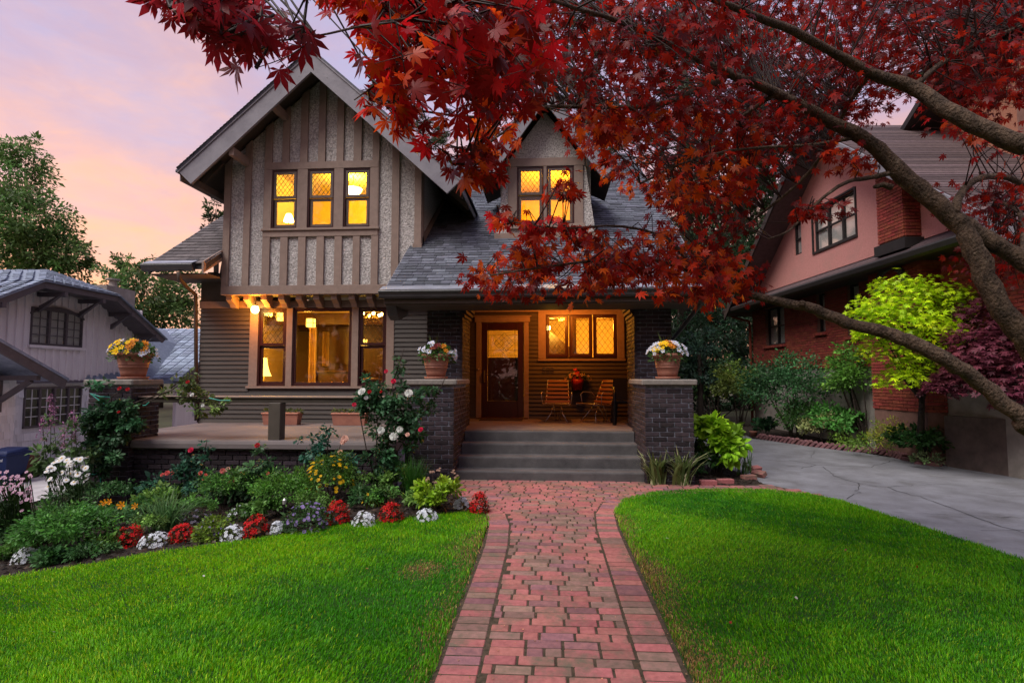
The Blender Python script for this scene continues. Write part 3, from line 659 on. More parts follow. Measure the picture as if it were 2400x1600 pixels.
# corbels below the gable
for i in range(10):
    x = -6.02+.338*i
    hp('corbel', MB().prism([(YG+.04, 3.06), (YG+.04, 2.97), (YG+.10, 2.93), (YG+.16, 2.90), (YG+.20, 2.84), (YW-.034, 2.83), (YW-.034, 3.06)], 0, x-.055, x+.055), 'trim')
hp('jetty_soffit', MB().box(-6.13, -2.0, YG+.03, YW+.1, 3.062, 3.10), 'soffit')

# gable wall
GX0, GX1, GC = -6.13, -2.35, -4.235
GS = .89; RZ = 7.42     # roof: top surface z = RZ - GS*|x-GC| (at any Y)
def gtop(x): return RZ-.16-GS*abs(x-GC)
g = MB()
def strip(x0, x1, z0, z1=None):
    t0 = gtop(x0) if z1 is None else z1; t1 = gtop(x1) if z1 is None else z1
    g.prism([(x0, z0), (x1, z0), (x1, t1), (x0, t0)], 1, YG+.012, YG+.12)
OW0, OW1, OZ0, OZ1 = -5.21, -3.30, 4.30, 5.43
strip(GX0, OW0, 3.06); strip(OW0, OW1, 3.06, OZ0); strip(OW0, GC, OZ1); strip(GC, OW1, OZ1); strip(OW1, GX1, 3.06)
gw = hp('gable_wall', g, 'stucco')
# side walls of the gable block
hp('gable_side_wall', MB().box(GX1-.10, GX1, YG+.125, 13.4, 3.0, gtop(GX1)-.02), 'stucco'); hp('gable_side_wall', MB().box(GX0, GX0+.10, YG+.125, 13.4, 3.06, gtop(GX0)-.02), 'stucco')
def gx(u, v): return atY(u, v, YG)[0]
def batten(x0, x1, z0, z1=None, t=.028):
    t0 = gtop(x0)+.0 if z1 is None else z1; t1 = gtop(x1) if z1 is None else z1
    hp('batten', MB().prism([(x0, z0), (x1, z0), (x1, t1), (x0, t0)], 1, YG-t, YG+.0115), 'trim')
batten(GX0-.01, GX0+.115, 3.225); batten(GX1-.115, GX1+.012, 3.90)
for u0, u1 in ((569, 584), (615, 632), (870, 886), (917, 934)): batten(gx(u0, 620), gx(u1, 620), 3.225)
for u0, u1 in ((657, 674), (699, 716), (742, 759), (784, 801), (827, 843)): batten(gx(u0, 620), gx(u1, 620), 3.225, 4.14)
for u0, u1 in ((663, 679), (705, 722), (747, 763), (790, 806), (830, 848)): batten(gx(u0, 360), gx(u1, 360), 5.575)
hp('band_board', MB().cbox(GX0-.012, GX1+.01, YG-.034, YG+.011, 3.055, 3.223), 'trim')
xa, xb = gx(618, 545), gx(886, 545)
hp('band_board', MB().cbox(xa, xb, YG-.035, YG+.011, 4.142, 4.255), 'trim'); hp('window_sill', MB().cbox(xa-.03, xb+.03, YG-.065, YG+.011, 4.257, 4.30), 'trim')
hp('band_board', MB().cbox(xa, xb, YG-.035, YG+.011, 5.435, 5.573), 'trim')
wx = [(gx(638, 460), gx(698, 460)), (gx(722, 460), gx(784, 460)), (gx(806, 460), gx(868, 460))]
mu = MB(); last = xa
for a, b in wx: mu.cbox(last, a, YG-.033, YG+.011, 4.302, 5.433); last = b
mu.cbox(last, xb, YG-.033, YG+.011, 4.302, 5.433); hp('window_casing', mu, 'trim')
for a, b in wx: window('window', a, b, 4.302, 5.432, YG, 'hung')
hp('corner_board', MB().cbox(GX1+.001, GX1+.03, YG+.015, YG+.16, 3.85, gtop(GX1)-.05), 'trim')

# roofs ---------------------------------------------------------------
MS, MY, MZ = .69, 8.5, 2.88           # main roof: z = MZ + MS*(y-MY)
def mz(y): return MZ+MS*(y-MY)
def slab(x0, x1, y0, y1, t=.10, dz=0.):
    return MB().hexa([(x0, y0, mz(y0)-t+dz), (x1, y0, mz(y0)-t+dz), (x1, y1, mz(y1)-t+dz), (x0, y1, mz(y1)-t+dz), (x0, y0, mz(y0)+dz), (x1, y0, mz(y0)+dz), (x1, y1, mz(y1)+dz), (x0, y1, mz(y1)+dz)])
RY = 15.9
deck = MB()
for a in ((-2.55, -.78, 8.5, RY), (.80, 2.42, 8.5, RY), (-.78, .80, 8.5, 10.32), (-.78, .80, 12.6, RY), (-7.2, -6.13, 9.5, RY), (-6.13, -2.55, 14.2, RY)):
    t = slab(*a, dz=-.02); deck.add(t.v, t.f)
roof = hp('main_roof', deck, 'underlay')
hp('rear_slope', MB().hexa([(-7.2, RY, mz(RY)-.12), (2.42, RY, mz(RY)-.12), (2.42, 24, mz(RY)-.12-MS*8.1), (-7.2, 24, mz(RY)-.12-MS*8.1), (-7.2, RY, mz(RY)), (2.42, RY, mz(RY)), (2.42, 24, mz(RY)-MS*8.1), (-7.2, 24, mz(RY)-MS*8.1)]), 'shingle', roof)
CA = math.cos(math.atan(MS)); SA = math.sin(math.atan(MS))
def shingles(x0, x1, y0, y1, mat, parent, hole=None, single=0, tab=.22, course=.118):
    "overlapping tabs on the main roof plane"
    mb = MB(); n = 0; row = 0; sl_ = 0.; L_ = (y1-y0)/CA; smesh = {}
    while sl_ < L_:
        x = x0-random.uniform(0, tab)
        while x < x1:
            w = tab*random.choice((.6, .8, 1, 1.2)); a, b = max(x, x0), min(x+w-.006, x1); x += w
            if b-a < .03: continue
            yy = y0+sl_*CA
            if hole and hole(.5*(a+b), yy): continue
            dr_ = random.choice((0, 0, .018)); ln = min(course+.05, L_-sl_+.02)
            t0 = .014+random.uniform(0, .005); s0, s1 = sl_-dr_, sl_+ln
            def P(xx, s, h): return (xx, y0+s*CA-h*SA, mz(y0)+s*SA+h*CA)
            v = [P(a, s0, -.004), P(b, s0, -.004), P(b, s1, -.004), P(a, s1, -.004), P(a, s0, t0), P(b, s0, t0), P(b, s1, .002), P(a, s1, .002)]
            if n < single:
                n += 1; MB().hexa(v).build('shingle', mat, parent)
            else: mb.hexa(v)
        sl_ += course
    if mb.v: mb.build('shingle_field', mat, parent, kind='stuff')
shingles(-2.56, 2.43, 8.47, RY, M['shingle'], roof, hole=lambda x, y: (-.95 < x < .95 and 10.25 < y < 10.9+0*x and abs(x) < .9-.0*(y)) or (abs(x+.03) < .8 and 10.28 < y < 12.4))
shingles(-7.21, -6.10, 9.47, 13.6, M['shingle_brown'], roof, single=280, tab=.26, course=.155)
shingles(-7.21, -6.10, 13.6, RY, M['shingle_brown'], roof)
shingles(-6.10, -2.56, 14.2, RY, M['shingle'], roof)
# gable roof slabs
def gslab(side, xe, y0, y1, t, dz, mat, name):
    s = 1 if side > 0 else -1; ze = RZ-GS*abs(xe-GC)
    nx_, nz_ = GS/math.hypot(GS, 1), 1/math.hypot(GS, 1)
    a = (GC, RZ+dz); b = (xe, ze+dz)
    return hp(name, MB().hexa([(a[0], y0, a[1]-t/nz_), (b[0], y0, b[1]-t/nz_), (b[0], y1, b[1]-t/nz_), (a[0], y1, a[1]-t/nz_), (a[0], y0, a[1]), (b[0], y0, b[1]), (b[0], y1, b[1]), (a[0], y1, a[1])]), mat)
XL, XR = -6.66, -1.50
for sd_, xe in ((-1, XL), (1, XR)):
    gslab(sd_, xe, 9.44, 15.4, .05, -.03, 'soffit', 'soffit')
    gslab(sd_, xe-.03*(1 if sd_ < 0 else -1), 9.36, 15.4, .028, .0, 'shingle', 'gable_roof')
# rake fascia boards
for sd_, xe in ((-1, XL), (1, XR)):
    ze = RZ-GS*abs(xe-GC); d = .40   # vertical depth
    k = .25 if sd_ < 0 else -.25
    hp('rake_board', MB().prism([(GC, RZ-.035), (xe, ze-.035), (xe+k, ze-.035-.24), (GC, RZ-d-.03)], 1, 9.385, 9.438), 'fascia')
    hp('rake_molding', MB().prism([(GC, RZ-.03), (xe, ze-.03), (xe, ze-.075), (GC, RZ-.075)], 1, 9.365, 9.3845), 'fascia')
# shingle butt edges along the left rake
for i in range(40):
    t = i/40; x = GC+(XL-GC)*t; x2 = GC+(XL-GC)*(t+1/40); z = RZ-GS*abs(x-GC); z2 = RZ-GS*abs(x2-GC)
    hp('edge_shingle', MB().prism([(x, z+.002), (x2, z2+.014), (x2, z2+.002)], 1, 9.33, 9.7), 'shingle')
for (u, v) in ((637, 240), (543, 352)):
    p = atY(u, v, 9.46); hp('lookout', MB().cbox(p[0]-.05, p[0]+.05, 9.45, 9.99, p[2]-.10, p[2]+.05), 'trim')
hp('wall_plate', MB().beam((XL+.28, 9.5, 5.02), (XL+.28, 13.0, 5.02), .10, .12), 'soffit')
# eave closing boards on the gable sides
ze = RZ-GS*abs(XR-GC); hp('eave_board', MB().cbox(XR-.025, XR+.0, 9.44, 13.2, ze-.20, ze-.03), 'fascia')
ze = RZ-GS*abs(XL-GC); hp('eave_board', MB().cbox(XL, XL+.025, 9.44, 13.2, ze-.20, ze-.03), 'fascia')
for yy in (9.9, 10.6, 11.3, 12.0):
    hp('rafter_tail', MB().beam((GX1+.02, yy, gtop(GX1)-.0), (XR-.03, yy, gtop(XR)-.02), .06, .09), 'soffit')
    hp('rafter_tail', MB().beam((GX0-.02, yy, gtop(GX0)-.0), (XL+.03, yy, gtop(XL)-.02), .06, .09), 'soffit')
# skirt board where the gable side meets the roof
hp('skirt_board', MB().hexa([(GX1+.002, 10.0, mz(10.0)-.02), (GX1+.03, 10.0, mz(10)-.02), (GX1+.03, 13.2, mz(13.2)-.02), (GX1+.002, 13.2, mz(13.2)-.02), (GX1+.002, 10.0, mz(10)+.16), (GX1+.03, 10.0, mz(10)+.16), (GX1+.03, 13.2, mz(13.2)+.16), (GX1+.002, 13.2, mz(13.2)+.16)]), 'trim')
hp('skirt_board', MB().cbox(GX1-.14, GX1+.028, YG-.04, YG+.012, mz(10)-.10, mz(10)+.06), 'trim')
# porch rake at left end, gutter, beam, bracket
def gutter(x0, x1, yf, z, name='gutter'):
    prof = [(yf-.02, z-.005), (yf-.10, z-.01), (yf-.115, z-.03), (yf-.105, z-.055), (yf-.09, z-.075), (yf-.085, z-.11), (yf-.06, z-.135), (yf-.0, z-.135), (yf+.0, z-.005)]
    o = hp(name, MB().prism(prof, 0, x0, x1), 'gutter')
    hp('gutter_guard', MB().prism([(yf-.105, z-.003), (yf-.09, z+.002), (yf+.10, z+.085), (yf+.10, z+.075)], 0, x0+.01, x1-.01), 'gutter_cover', o)
    return o
gutter(-2.62, 2.50, 8.47, 2.87); hp('eave_fascia', MB().cbox(-2.56, 2.43, 8.472, 8.50, 2.66, 2.86), 'soffit')
hp('porch_soffit', MB().box(-2.55, 2.42, 8.50, 9.3, 2.64, 2.668), 'soffit')
hp('porch_beam', MB().cbox(-2.5, 2.4, 9.27, 9.60, 2.84, 3.04), 'trim')
hp('bracket', MB().prism([(8.58, 2.64), (9.35, 2.64), (9.3, 2.56), (9.05, 2.50), (8.85, 2.44), (8.68, 2.50)], 0, -2.56, -2.40), 'gutter')
hp('rake_board', MB().hexa([(-2.575, 8.5, mz(8.5)-.16), (-2.552, 8.5, mz(8.5)-.16), (-2.552, 9.98, mz(9.98)-.16), (-2.575, 9.98, mz(9.98)-.16), (-2.575, 8.5, mz(8.5)-.0), (-2.552, 8.5, mz(8.5)-.0), (-2.552, 9.98, mz(9.98)-.0), (-2.575, 9.98, mz(9.98)-.0)]), 'fascia')
hp('rake_board', MB().hexa([(2.43, 8.5, mz(8.5)-.2), (2.455, 8.5, mz(8.5)-.2), (2.455, RY, mz(RY)-.2), (2.43, RY, mz(RY)-.2), (2.43, 8.5, mz(8.5)), (2.455, 8.5, mz(8.5)), (2.455, RY, mz(RY)), (2.43, RY, mz(RY))]), 'fascia')
# left wing
gutter(-7.28, -6.32, 9.47, 3.55)
hp('rake_board', MB().hexa([(-6.17, 9.42, mz(9.5)-.20), (-6.135, 9.42, mz(9.5)-.20), (-6.135, 10.0, mz(10.0)-.20), (-6.17, 10.0, mz(10.0)-.20), (-6.17, 9.42, mz(9.5)+.01), (-6.135, 9.42, mz(9.5)+.01), (-6.135, 10.0, mz(10.0)+.01), (-6.17, 10.0, mz(10.0)+.01)]), 'trim')
hp('soffit', MB().box(-7.18, -6.14, 9.5, 10.4, 3.36, 3.385), 'soffit'); hp('soffit', MB().box(-6.76, -6.14, 10.33, 10.5, 2.99, 3.36), 'soffit')
hp('rake_board', MB().hexa([(-7.235, 9.5, mz(9.5)-.2), (-7.205, 9.5, mz(9.5)-.2), (-7.205, RY, mz(RY)-.2), (-7.235, RY, mz(RY)-.2), (-7.235, 9.5, mz(9.5)), (-7.205, 9.5, mz(9.5)), (-7.205, RY, mz(RY)), (-7.235, RY, mz(RY))]), 'fascia')
dsp = [atY(418, 637, 9.4), atY(422, 655, 9.45), atY(440, 675, 9.8), atY(458, 690, 10.25), atY(459, 720, 10.28), atY(460, 985, 10.28)]
hp('downspout', MB().tube(dsp, .035, 8), 'soffit', smooth=True)
dsp = [(2.32, 8.46, 2.74), (2.32, 8.6, 2.62), (2.20, 9.4, 2.3), (2.10, 9.8, 2.1), (2.10, 9.85, .1)]
hp('downspout', MB().tube(dsp, .035, 8), 'gutter', smooth=True)
# roof vent
vp = atY(512, 560, 10.35); vz = mz(10.35)
hp('roof_vent', MB().lathe([(.001, .10), (.10, .085), (.13, .05), (.11, .03), (.05, .02), (.06, -.05), (.12, -.10)], (-6.30, 10.5, mz(10.5)+.09), 14), 'gutter_cover', smooth=True)
# dormer --------------------------------------------------------------
YR = 10.32; DC = -.04; dzb = 4.10; dzt = 5.56
def dxl(z): return DC-.95+.20*min(1, (z-dzb)/1.2)
def dxr(z): return DC+.95-.20*min(1, (z-dzb)/1.2)
ox0, ox1, oz0, oz1 = -.58, .50, 4.385, 5.50
dm = MB()
def quadw(p): dm.prism(p, 1, YR, YR+.10)
quadw([(dxl(dzb), dzb), (ox0, dzb), (ox0, dzt), (dxl(dzt), dzt)]); quadw([(ox1, dzb), (dxr(dzb), dzb), (dxr(dzt), dzt), (ox1, dzt)])
quadw([(ox0, dzb), (ox1, dzb), (ox1, oz0), (ox0, oz0)]); quadw([(dxl(dzt), dzt), (dxr(dzt), dzt), (DC+.02, 6.55), (DC-.02, 6.55)]); quadw([(ox0, oz1), (ox1, oz1), (ox1, dzt), (ox0, dzt)])
hp('dormer_wall', dm, 'stucco')
hp('dormer_side_wall', MB().prism([(YR+.11, 4.15), (13.0, 6.0), (YR+.11, 5.7)], 0, dxl(5)-.06, dxl(5)+.02), 'stucco'); hp('dormer_side_wall', MB().prism([(YR+.11, 4.15), (13.0, 6.0), (YR+.11, 5.7)], 0, dxr(5)-.02, dxr(5)+.06), 'stucco')
hp('window_casing', MB().cbox(ox0-.17, ox0, YR-.03, YR-.001, 4.33, oz1), 'trim'); hp('window_casing', MB().cbox(ox1, ox1+.17, YR-.03, YR-.001, 4.33, oz1), 'trim'); hp('window_casing', MB().cbox(-.075, -.015, YR-.03, YR-.001, 4.385, oz1), 'trim'); hp('window_casing', MB().cbox(ox0-.20, ox1+.20, YR-.034, YR-.001, oz1+.002, oz1+.16), 'trim')
hp('window_sill', MB().cbox(ox0-.2, ox1+.2, YR-.06, YR-.001, 4.30, 4.383), 'trim')
hp('skirt_board', MB().cbox(dxl(dzb)-.02, dxr(dzb)+.02, YR-.03, YR-.001, mz(YR)-.03, mz(YR)+.09), 'trim')
for a, b in ((ox0, -.075), (-.015, ox1)): window('window', a, b, oz0, oz1, YR-.004, 'hung')
dS = 1.62/1.22; DZ = 6.93
for s in (-1, 1):
    xe = DC+s*1.24; ze = DZ-dS*1.24*.98; k = -s*.20
    hp('dormer_rake_board', MB().prism([(DC, DZ-.03), (xe, ze-.03), (xe+k, ze-.20), (DC, DZ-.36)], 1, 9.93, 9.98), 'fascia')
    hp('dormer_roof', MB().hexa([(DC, 9.9, DZ-.05), (xe, 9.9, ze-.05), (xe, 11.6, ze-.05), (DC, 14.4, DZ-.05), (DC, 9.9, DZ), (xe, 9.9, ze), (xe, 11.6, ze), (DC, 14.4, DZ)]), 'shingle')
    hp('dormer_soffit', MB().hexa([(DC, 9.985, DZ-.10), (xe, 9.985, ze-.10), (xe, 11.6, ze-.10), (DC, 14.4, DZ-.10), (DC, 9.985, DZ-.052), (xe, 9.985, ze-.052), (xe, 11.6, ze-.052), (DC, 14.4, DZ-.052)]), 'soffit')

# ------------------------------------------------------------------ rooms
def room(x0, x1, y0, y1, z0, z1, mat, floor='wood', name='room_interior', par=None):
    o = hp(name, MB().add([(x0,y1,z0),(x1,y1,z0),(x1,y1,z1),(x0,y1,z1)], [(0,1,2,3)]).add([(x0,y0,z0),(x0,y1,z0),(x0,y1,z1),(x0,y0,z1)], [(0,1,2,3)]).add([(x1,y0,z0),(x1,y1,z0),(x1,y1,z1),(x1,y0,z1)], [(0,3,2,1)]).add([(x0,y0,z1),(x1,y0,z1),(x1,y1,z1),(x0,y1,z1)], [(0,1,2,3)]), mat)
    hp('room_floor', MB().box(x0, x1, y0, y1, z0-.03, z0), floor, o); return o
rl = room(-6.58, -1.97, YW+.19, 15.2, TZ, 2.99, 'room')
hp('beam', MB().box(-6.5, -2.0, 12.4, 12.6, 2.72, 2.985).box(-6.5, -2.0, 14.0, 14.2, 2.72, 2.985), 'wood', rl)
hp('wainscot', MB().box(-5.62, -2.0, 13.2, 13.38, TZ, 2.98), 'wood', rl); hp('wainscot', MB().box(-3.05, -2.0, 13.28, 13.39, 1.75, 2.6), 'wood', rl)
hp('partition', MB().box(-3.62, -3.50, 12.0, 13.3, TZ, 2.98), 'wood', rl); hp('partition', MB().box(-3.55, -2.0, 12.75, 12.85, TZ, 2.35), 'wood', rl)
rh = room(-1.80, 1.84, YD+.16, 14.6, TZ, 3.0, 'room')
hp('stair_panel', MB().prism([(-.1, TZ), (1.0, TZ), (1.0, 1.9), (.75, 2.0), (-.1, 2.7)], 1, 12.9, 12.98).box(.48, .62, 12.3, 12.42, TZ, 2.98).box(.95, 1.84, 13.3, 13.36, TZ, 1.98), 'wood', rh)
ru = room(-5.78, -2.70, YG+.13, 13.2, 3.4, 5.88, 'room2')
rd = room(-.68, .60, YR+.12, 12.6, 3.9, 5.75, 'room2')
AMB = (1.0, .60, .20)
# ================================================================== lamps and rooms
LC = (1.0, .46, .05)
def glow_thing(name, label, cat, loc, parts, energy=0, col=LC, rad=.05, lloc=None):
    t = thing(name, label, cat, loc)
    for nm, mb, mt, sm in parts: mb.build(nm, M[mt] if isinstance(mt, str) else mt, t, smooth=sm)
    if energy:
        l = lamp(name, lloc or loc, energy, col, rad); l.parent = t; l.matrix_parent_inverse = INV[t.name]
    return t
p = atY(598, 724, 10.12); x, y, z = p
glow_thing('wall_lantern', 'round glowing lantern hung under the gable by the left window', 'lantern', (x, y, z),
    [('globe', MB().lathe([(.001, -.085), (.045, -.075), (.07, -.03), (.072, .01), (.05, .05), (.03, .06)], p, 16), 'glow', True),
     ('cage', MB().lathe([(.034, .055), (.05, .062), (.05, .072), (.012, .08), (.012, .12)], p, 14).tube([(x+.078, y, z-.02), (x+.07, y, z+.05), (x+.03, y, z+.07)], .005, 5).tube([(x-.078, y, z-.02), (x-.07, y, z+.05), (x-.03, y, z+.07)], .005, 5), 'lead', True),
     ('arm', MB().tube([(x, y, z+.11), (x+.01, y+.02, z+.20), (x+.03, YW-.04, z+.19)], .009, 6), 'lead', True)], 24, (1.0, .30, .02), .07, (x, y-.10, z-.02))
glow_thing('porch_ceiling_lamp', 'warm lamp mounted on the porch ceiling above the front door wall', 'lamp', (.30, 10.75, 2.97),
    [('shade', MB().lathe([(.001, -.07), (.06, -.06), (.09, -.02), (.08, .03), (.05, .06)], (.30, 10.75, 2.965), 16), 'glow', True), ('mount', MB().lathe([(.055, .05), (.06, .075)], (.30, 10.75, 2.965), 14), 'brass', True)], 40, (1.0, .22, .01), .08, (.30, 10.75, 2.86))
# upper bedroom
bx, by, bz = atY(828, 448, 11.6)
glow_thing('bowl_pendant', 'glass bowl pendant glowing behind the right upper gable window', 'pendant lamp', (bx, by, bz), [('bowl', MB().lathe([(.001, -.10), (.08, -.08), (.16, -.02), (.19, .05)], (bx, by, bz), 18), 'glow', True), ('rod', MB().tube([(bx, by, bz), (bx, by, 5.95)], .012, 6), 'brass', False)], 58, (1.0, .64, .05), .12, (bx, by, bz+.16))
bx, by, bz = atY(677, 512, 10.9)
glow_thing('bedside_lamp', 'small white lit lamp behind the left upper gable window', 'lamp', (bx, by, bz-.5), [('shade', MB().lathe([(.10, -.07), (.085, 0), (.05, .09)], (bx, by, bz), 16), 'glow', True), ('stem', MB().tube([(bx, by, bz-.05), (bx, by, bz-.35)], .015, 6), 'brass', False), ('table', MB().cbox(bx-.25, bx+.25, by-.2, by+.2, 3.4, bz-.35), 'wood', False)], 12, (1.0, .64, .05), .08)
glow_thing('bedroom_lamp', 'small lamp glowing behind the dormer window', 'lamp', (-.1, 11.5, 4.9), [('bulb', MB().ball((-.1, 11.5, 4.75), .04), 'glow', True), ('stem', MB().tube([(-.1, 11.5, 4.71), (-.1, 11.5, 3.9)], .015, 6), 'brass', False)], 0)
dl = lamp('bedroom_lamp', (.1, 11.3, 5.3), 26, (1.0, .50, .03), .1); dl.parent = bpy.data.objects['bedroom_lamp']; dl.matrix_parent_inverse = INV['bedroom_lamp']
p = atY(1284, 768, 12.2)
glow_thing('stair_sconce', 'bright sconce at the stairs behind the porch window', 'sconce', tuple(p), [('globe', MB().ball(p, .06), 'glow', True), ('mount', MB().tube([p, p+np.array([0, .12, 0])], .015, 6), 'brass', False)], 34, (1.0, .50, .05), .06, (p[0]+.1, p[1]-.1, p[2]))
hl = lamp('stair_sconce', (1.2, 12.9, 2.7), 40, (1.0, .45, .04), .1); hl.parent = bpy.data.objects['stair_sconce']; hl.matrix_parent_inverse = INV['stair_sconce']  # fill light without a fixture, added to brighten the hall
# living room
def lantern(label, u, v, Y, e, s=1.):
    p = atY(u, v, Y); x, y, z = p; w = .075*s; cage = MB()
    for a in (-1, 1):
        for b in (-1, 1): cage.box(x+a*w-.008, x+a*w+.008, y+b*w-.008, y+b*w+.008, z-w*1.2, z+w*1.25)
    cage.box(x-w*1.15, x+w*1.15, y-w*1.15, y+w*1.15, z+w*1.25, z+w*1.4).box(x-w*1.05, x+w*1.05, y-w*1.05-.002, y+w*1.05, z-.008, z+.008)
    cage.tube([(x, y, z+w), (x, y, 2.985)], .008, 5)
    glow_thing('hanging_lantern', label, 'lantern', tuple(p), [('shade', MB().box(x-w*.95, x+w*.95, y-w*.95, y+w*.95, z-w*1.15, z+w*1.2), 'glow_mid', False), ('cage', cage, 'lead', False)], e, LC, .09, (x, y-.14, z-.02))
lantern('square glass lantern hanging behind the centre of the picture window', 729, 757, 11.6, 20)
lantern('square glass lantern hanging behind the leaded left window', 660, 742, 11.3, 24)
lantern('small wall lantern glowing behind the right leaded window', 853, 803, 12.3, 6, .8)
p = atY(870, 739, 11.2); x, y, z = p
arms = MB(); bulbs = MB()
for k in range(6):
    a = k*math.pi/3; q = (x+.22*math.cos(a), y+.22*math.sin(a), z-.02)
    arms.tube([(x, y, z+.10), (x+.12*math.cos(a), y+.12*math.sin(a), z-.06), q], .008, 5); bulbs.ball((q[0], q[1], q[2]+.04), .035, 8, 6)
arms.tube([(x, y, 2.985), (x, y, z+.08)], .01, 6)
glow_thing('chandelier', 'six-armed lit chandelier behind the right leaded window', 'chandelier', tuple(p), [('bulb_ring', bulbs, 'glow', True), ('arms', arms, 'brass', True)], 9, LC, .2, (x, y, z-.15))
p = atY(621, 858, 10.85); x, y, z = p
sh = MB().lathe([(.155, -.20), (.115, -.11), (.085, 0), (.07, .10), (.06, .17)], (x-.03, y, z), 20)
glow_thing('table_lamp', 'table lamp with flared yellow shade behind the left window', 'lamp', (x-.03, y, TZ), [('shade', sh, 'glow_soft', True), ('base', MB().lathe([(.02, -.2), (.03, -.28), (.07, -.36), (.05, -.42)], (x-.03, y, z), 14), 'brass', True), ('table', MB().cbox(x-.30, x+.35, y-.2, y+.25, z-.47, z-.42).box(x-.27, x-.22, y-.15, y-.1, TZ, z-.47).box(x+.27, x+.32, y-.15, y-.1, TZ, z-.47), 'wood', False)], 22, LC, .09, (x-.03, y-.02, z+.22))
def curtain(label, u0, u1, Y, z0, z1, mat):
    x0 = atY(u0, 800, Y)[0]; x1 = atY(u1, 800, Y)[0]; n = 14; m = MB()
    for i in range(n):
        a = x0+(x1-x0)*i/n; b = x0+(x1-x0)*(i+1)/n; ya = Y+.03*math.sin(i*1.9); yb = Y+.03*math.sin((i+1)*1.9)
        m.add([(a, ya, z0), (b, yb, z0), (b, yb, z1), (a, ya, z1)], [(0, 1, 2, 3)])
    m.build('curtain', M['curtain'], None, label=label, cat='curtain')
curtain('cream curtain panel hanging in the middle of the living room', 724, 741, 12.2, 1.25, 2.65, 'curtain')
curtain('short cream curtain beside the far living room window', 755, 773, 13.15, 1.78, 2.62, 'curtain')
fa = atY(776, 770, 13.15); fb = atY(812, 846, 13.15)
fw_ = hp('inner_window', MB().box(fa[0]-.06, fb[0]+.06, 13.14, 13.19, fb[2]-.06, fa[2]+.06), 'wood', rl); hp('pane', MB().box(fa[0], (fa[0]+fb[0])/2-.03, 13.12, 13.139, fb[2], fa[2]), 'blackplastic', fw_) if False else None
sb = thing('sideboard', 'dark wood sideboard seen through the picture window', 'sideboard', (-4.8, 12.5, TZ))
MB().cbox(-5.30, -4.25, 12.3, 12.75, TZ, 1.62).build('body', M['wood'], sb); MB().cbox(-5.33, -4.22, 12.26, 12.78, 1.625, 1.66).build('top', M['wood'], sb)
for k in range(4): MB().ball((-5.15+.26*k, 12.29, 1.4), .018, 6, 5).build('knob', M['brass'], sb)
ot = MB().lathe([(.0, .0), (.2, .01), (.26, .05), (.25, .09), (.001, .12)], (*atY(870, 892, 10.9)[:2], atY(870, 892, 10.9)[2]-.05), 18)
ot.build('round_cushion', M['slat'], None, smooth=True, label='round orange cushion just inside the right leaded window', cat='cushion')
nd = bpy.data.objects['round_cushion']
cs = thing('bench', 'dark bench under the round cushion inside the right window', 'bench', (-3.3, 10.9, TZ)); a = atY(870, 895, 10.9)
MB().cbox(a[0]-.3, a[0]+.3, 10.68, 11.12, a[2]-.12, a[2]-.045).build('seat', M['wood'], cs)
for q in (-.26, .26): MB().box(a[0]+q-.03, a[0]+q+.03, 10.72, 11.08, TZ, a[2]-.12).build('leg', M['wood'], cs)

# ================================================================== chairs on the porch
def slat_chair(label, loc, rz):
    t = thing('slatted_chair', label, 'chair', loc, group='slatted chairs on the porch'); t.rotation_euler = (0, 0, rz); t.scale = (.82, .9, .95); INV[t.name] = Matrix.Identity(4)
    # local: chair faces -y; seat height .36
    sl_ = MB().cbox(-.29, .29, -.029, .029, -.011, .011, .006).mesh('slat'); sl_.materials.append(M['slat'])
    for i in range(6):
        o = obj('slat', sl_, None, t); f = i/5; o.location = (0, .14+.20*f, .40+.42*f); o.rotation_euler = (R(66), 0, 0); o.scale = (.95+.1*(1-f)-.12*f, 1, 1)
    for i in range(6):
        o = obj('slat', sl_, None, t); f = i/5; o.location = (0, -.36+.46*f, .375-.03*f); o.rotation_euler = (R(-4), 0, 0); o.scale = (1.12-.06*f, 1, 1)
    for s in (-1, 1):
        MB().tube([(s*.30, -.40, .36), (s*.28, .10, .335), (s*.27, .15, .40), (s*.25, .36, .84)], .011, 6).build('side_rail', M['steel'], t, smooth=True)
        MB().tube([(s*.30, .18, .48), (s*.35, .08, .60), (s*.35, -.16, .60), (s*.36, -.22, .56), (s*.33, -.20, .37)], .009, 6).build('armrest', M['steel'], t, smooth=True)
        MB().tube([(s*.10, -.05, .35), (s*.13, -.2, .18), (s*.26, -.30, .012)], .010, 6).build('leg', M['steel'], t, smooth=True)
        MB().tube([(s*.10, .05, .34), (s*.06, .16, .16), (s*.05, .22, .012)], .010, 6).build('leg', M['steel'], t, smooth=True)
    return t
p = atY(1306, 985, 10.95); slat_chair('slatted wooden lounge chair standing square beside the front door', (p[0], 10.95, TZ+.003), R(-4))
p = atY(1405, 985, 11.0); slat_chair('slatted wooden lounge chair turned sideways beside the black chair', (p[0]-.02, 10.95, TZ+.003), R(-52))
bc = thing('plastic_armchair', 'black plastic armchair half hidden behind the brick porch column', 'chair', (1.48, 10.45, TZ))
for dx, dy in ((-.26, -.24), (.24, -.24), (-.24, .24), (.24, .24)): MB().beam((1.48+dx*1.12, 10.45+dy*1.1, TZ), (1.48+dx, 10.45+dy, TZ+.42), .06, .05).build('leg', M['blackplastic'], bc)
MB().cbox(1.22, 1.74, 10.2, 10.72, TZ+.40, TZ+.44, .012).build('seat', M['blackplastic'], bc)
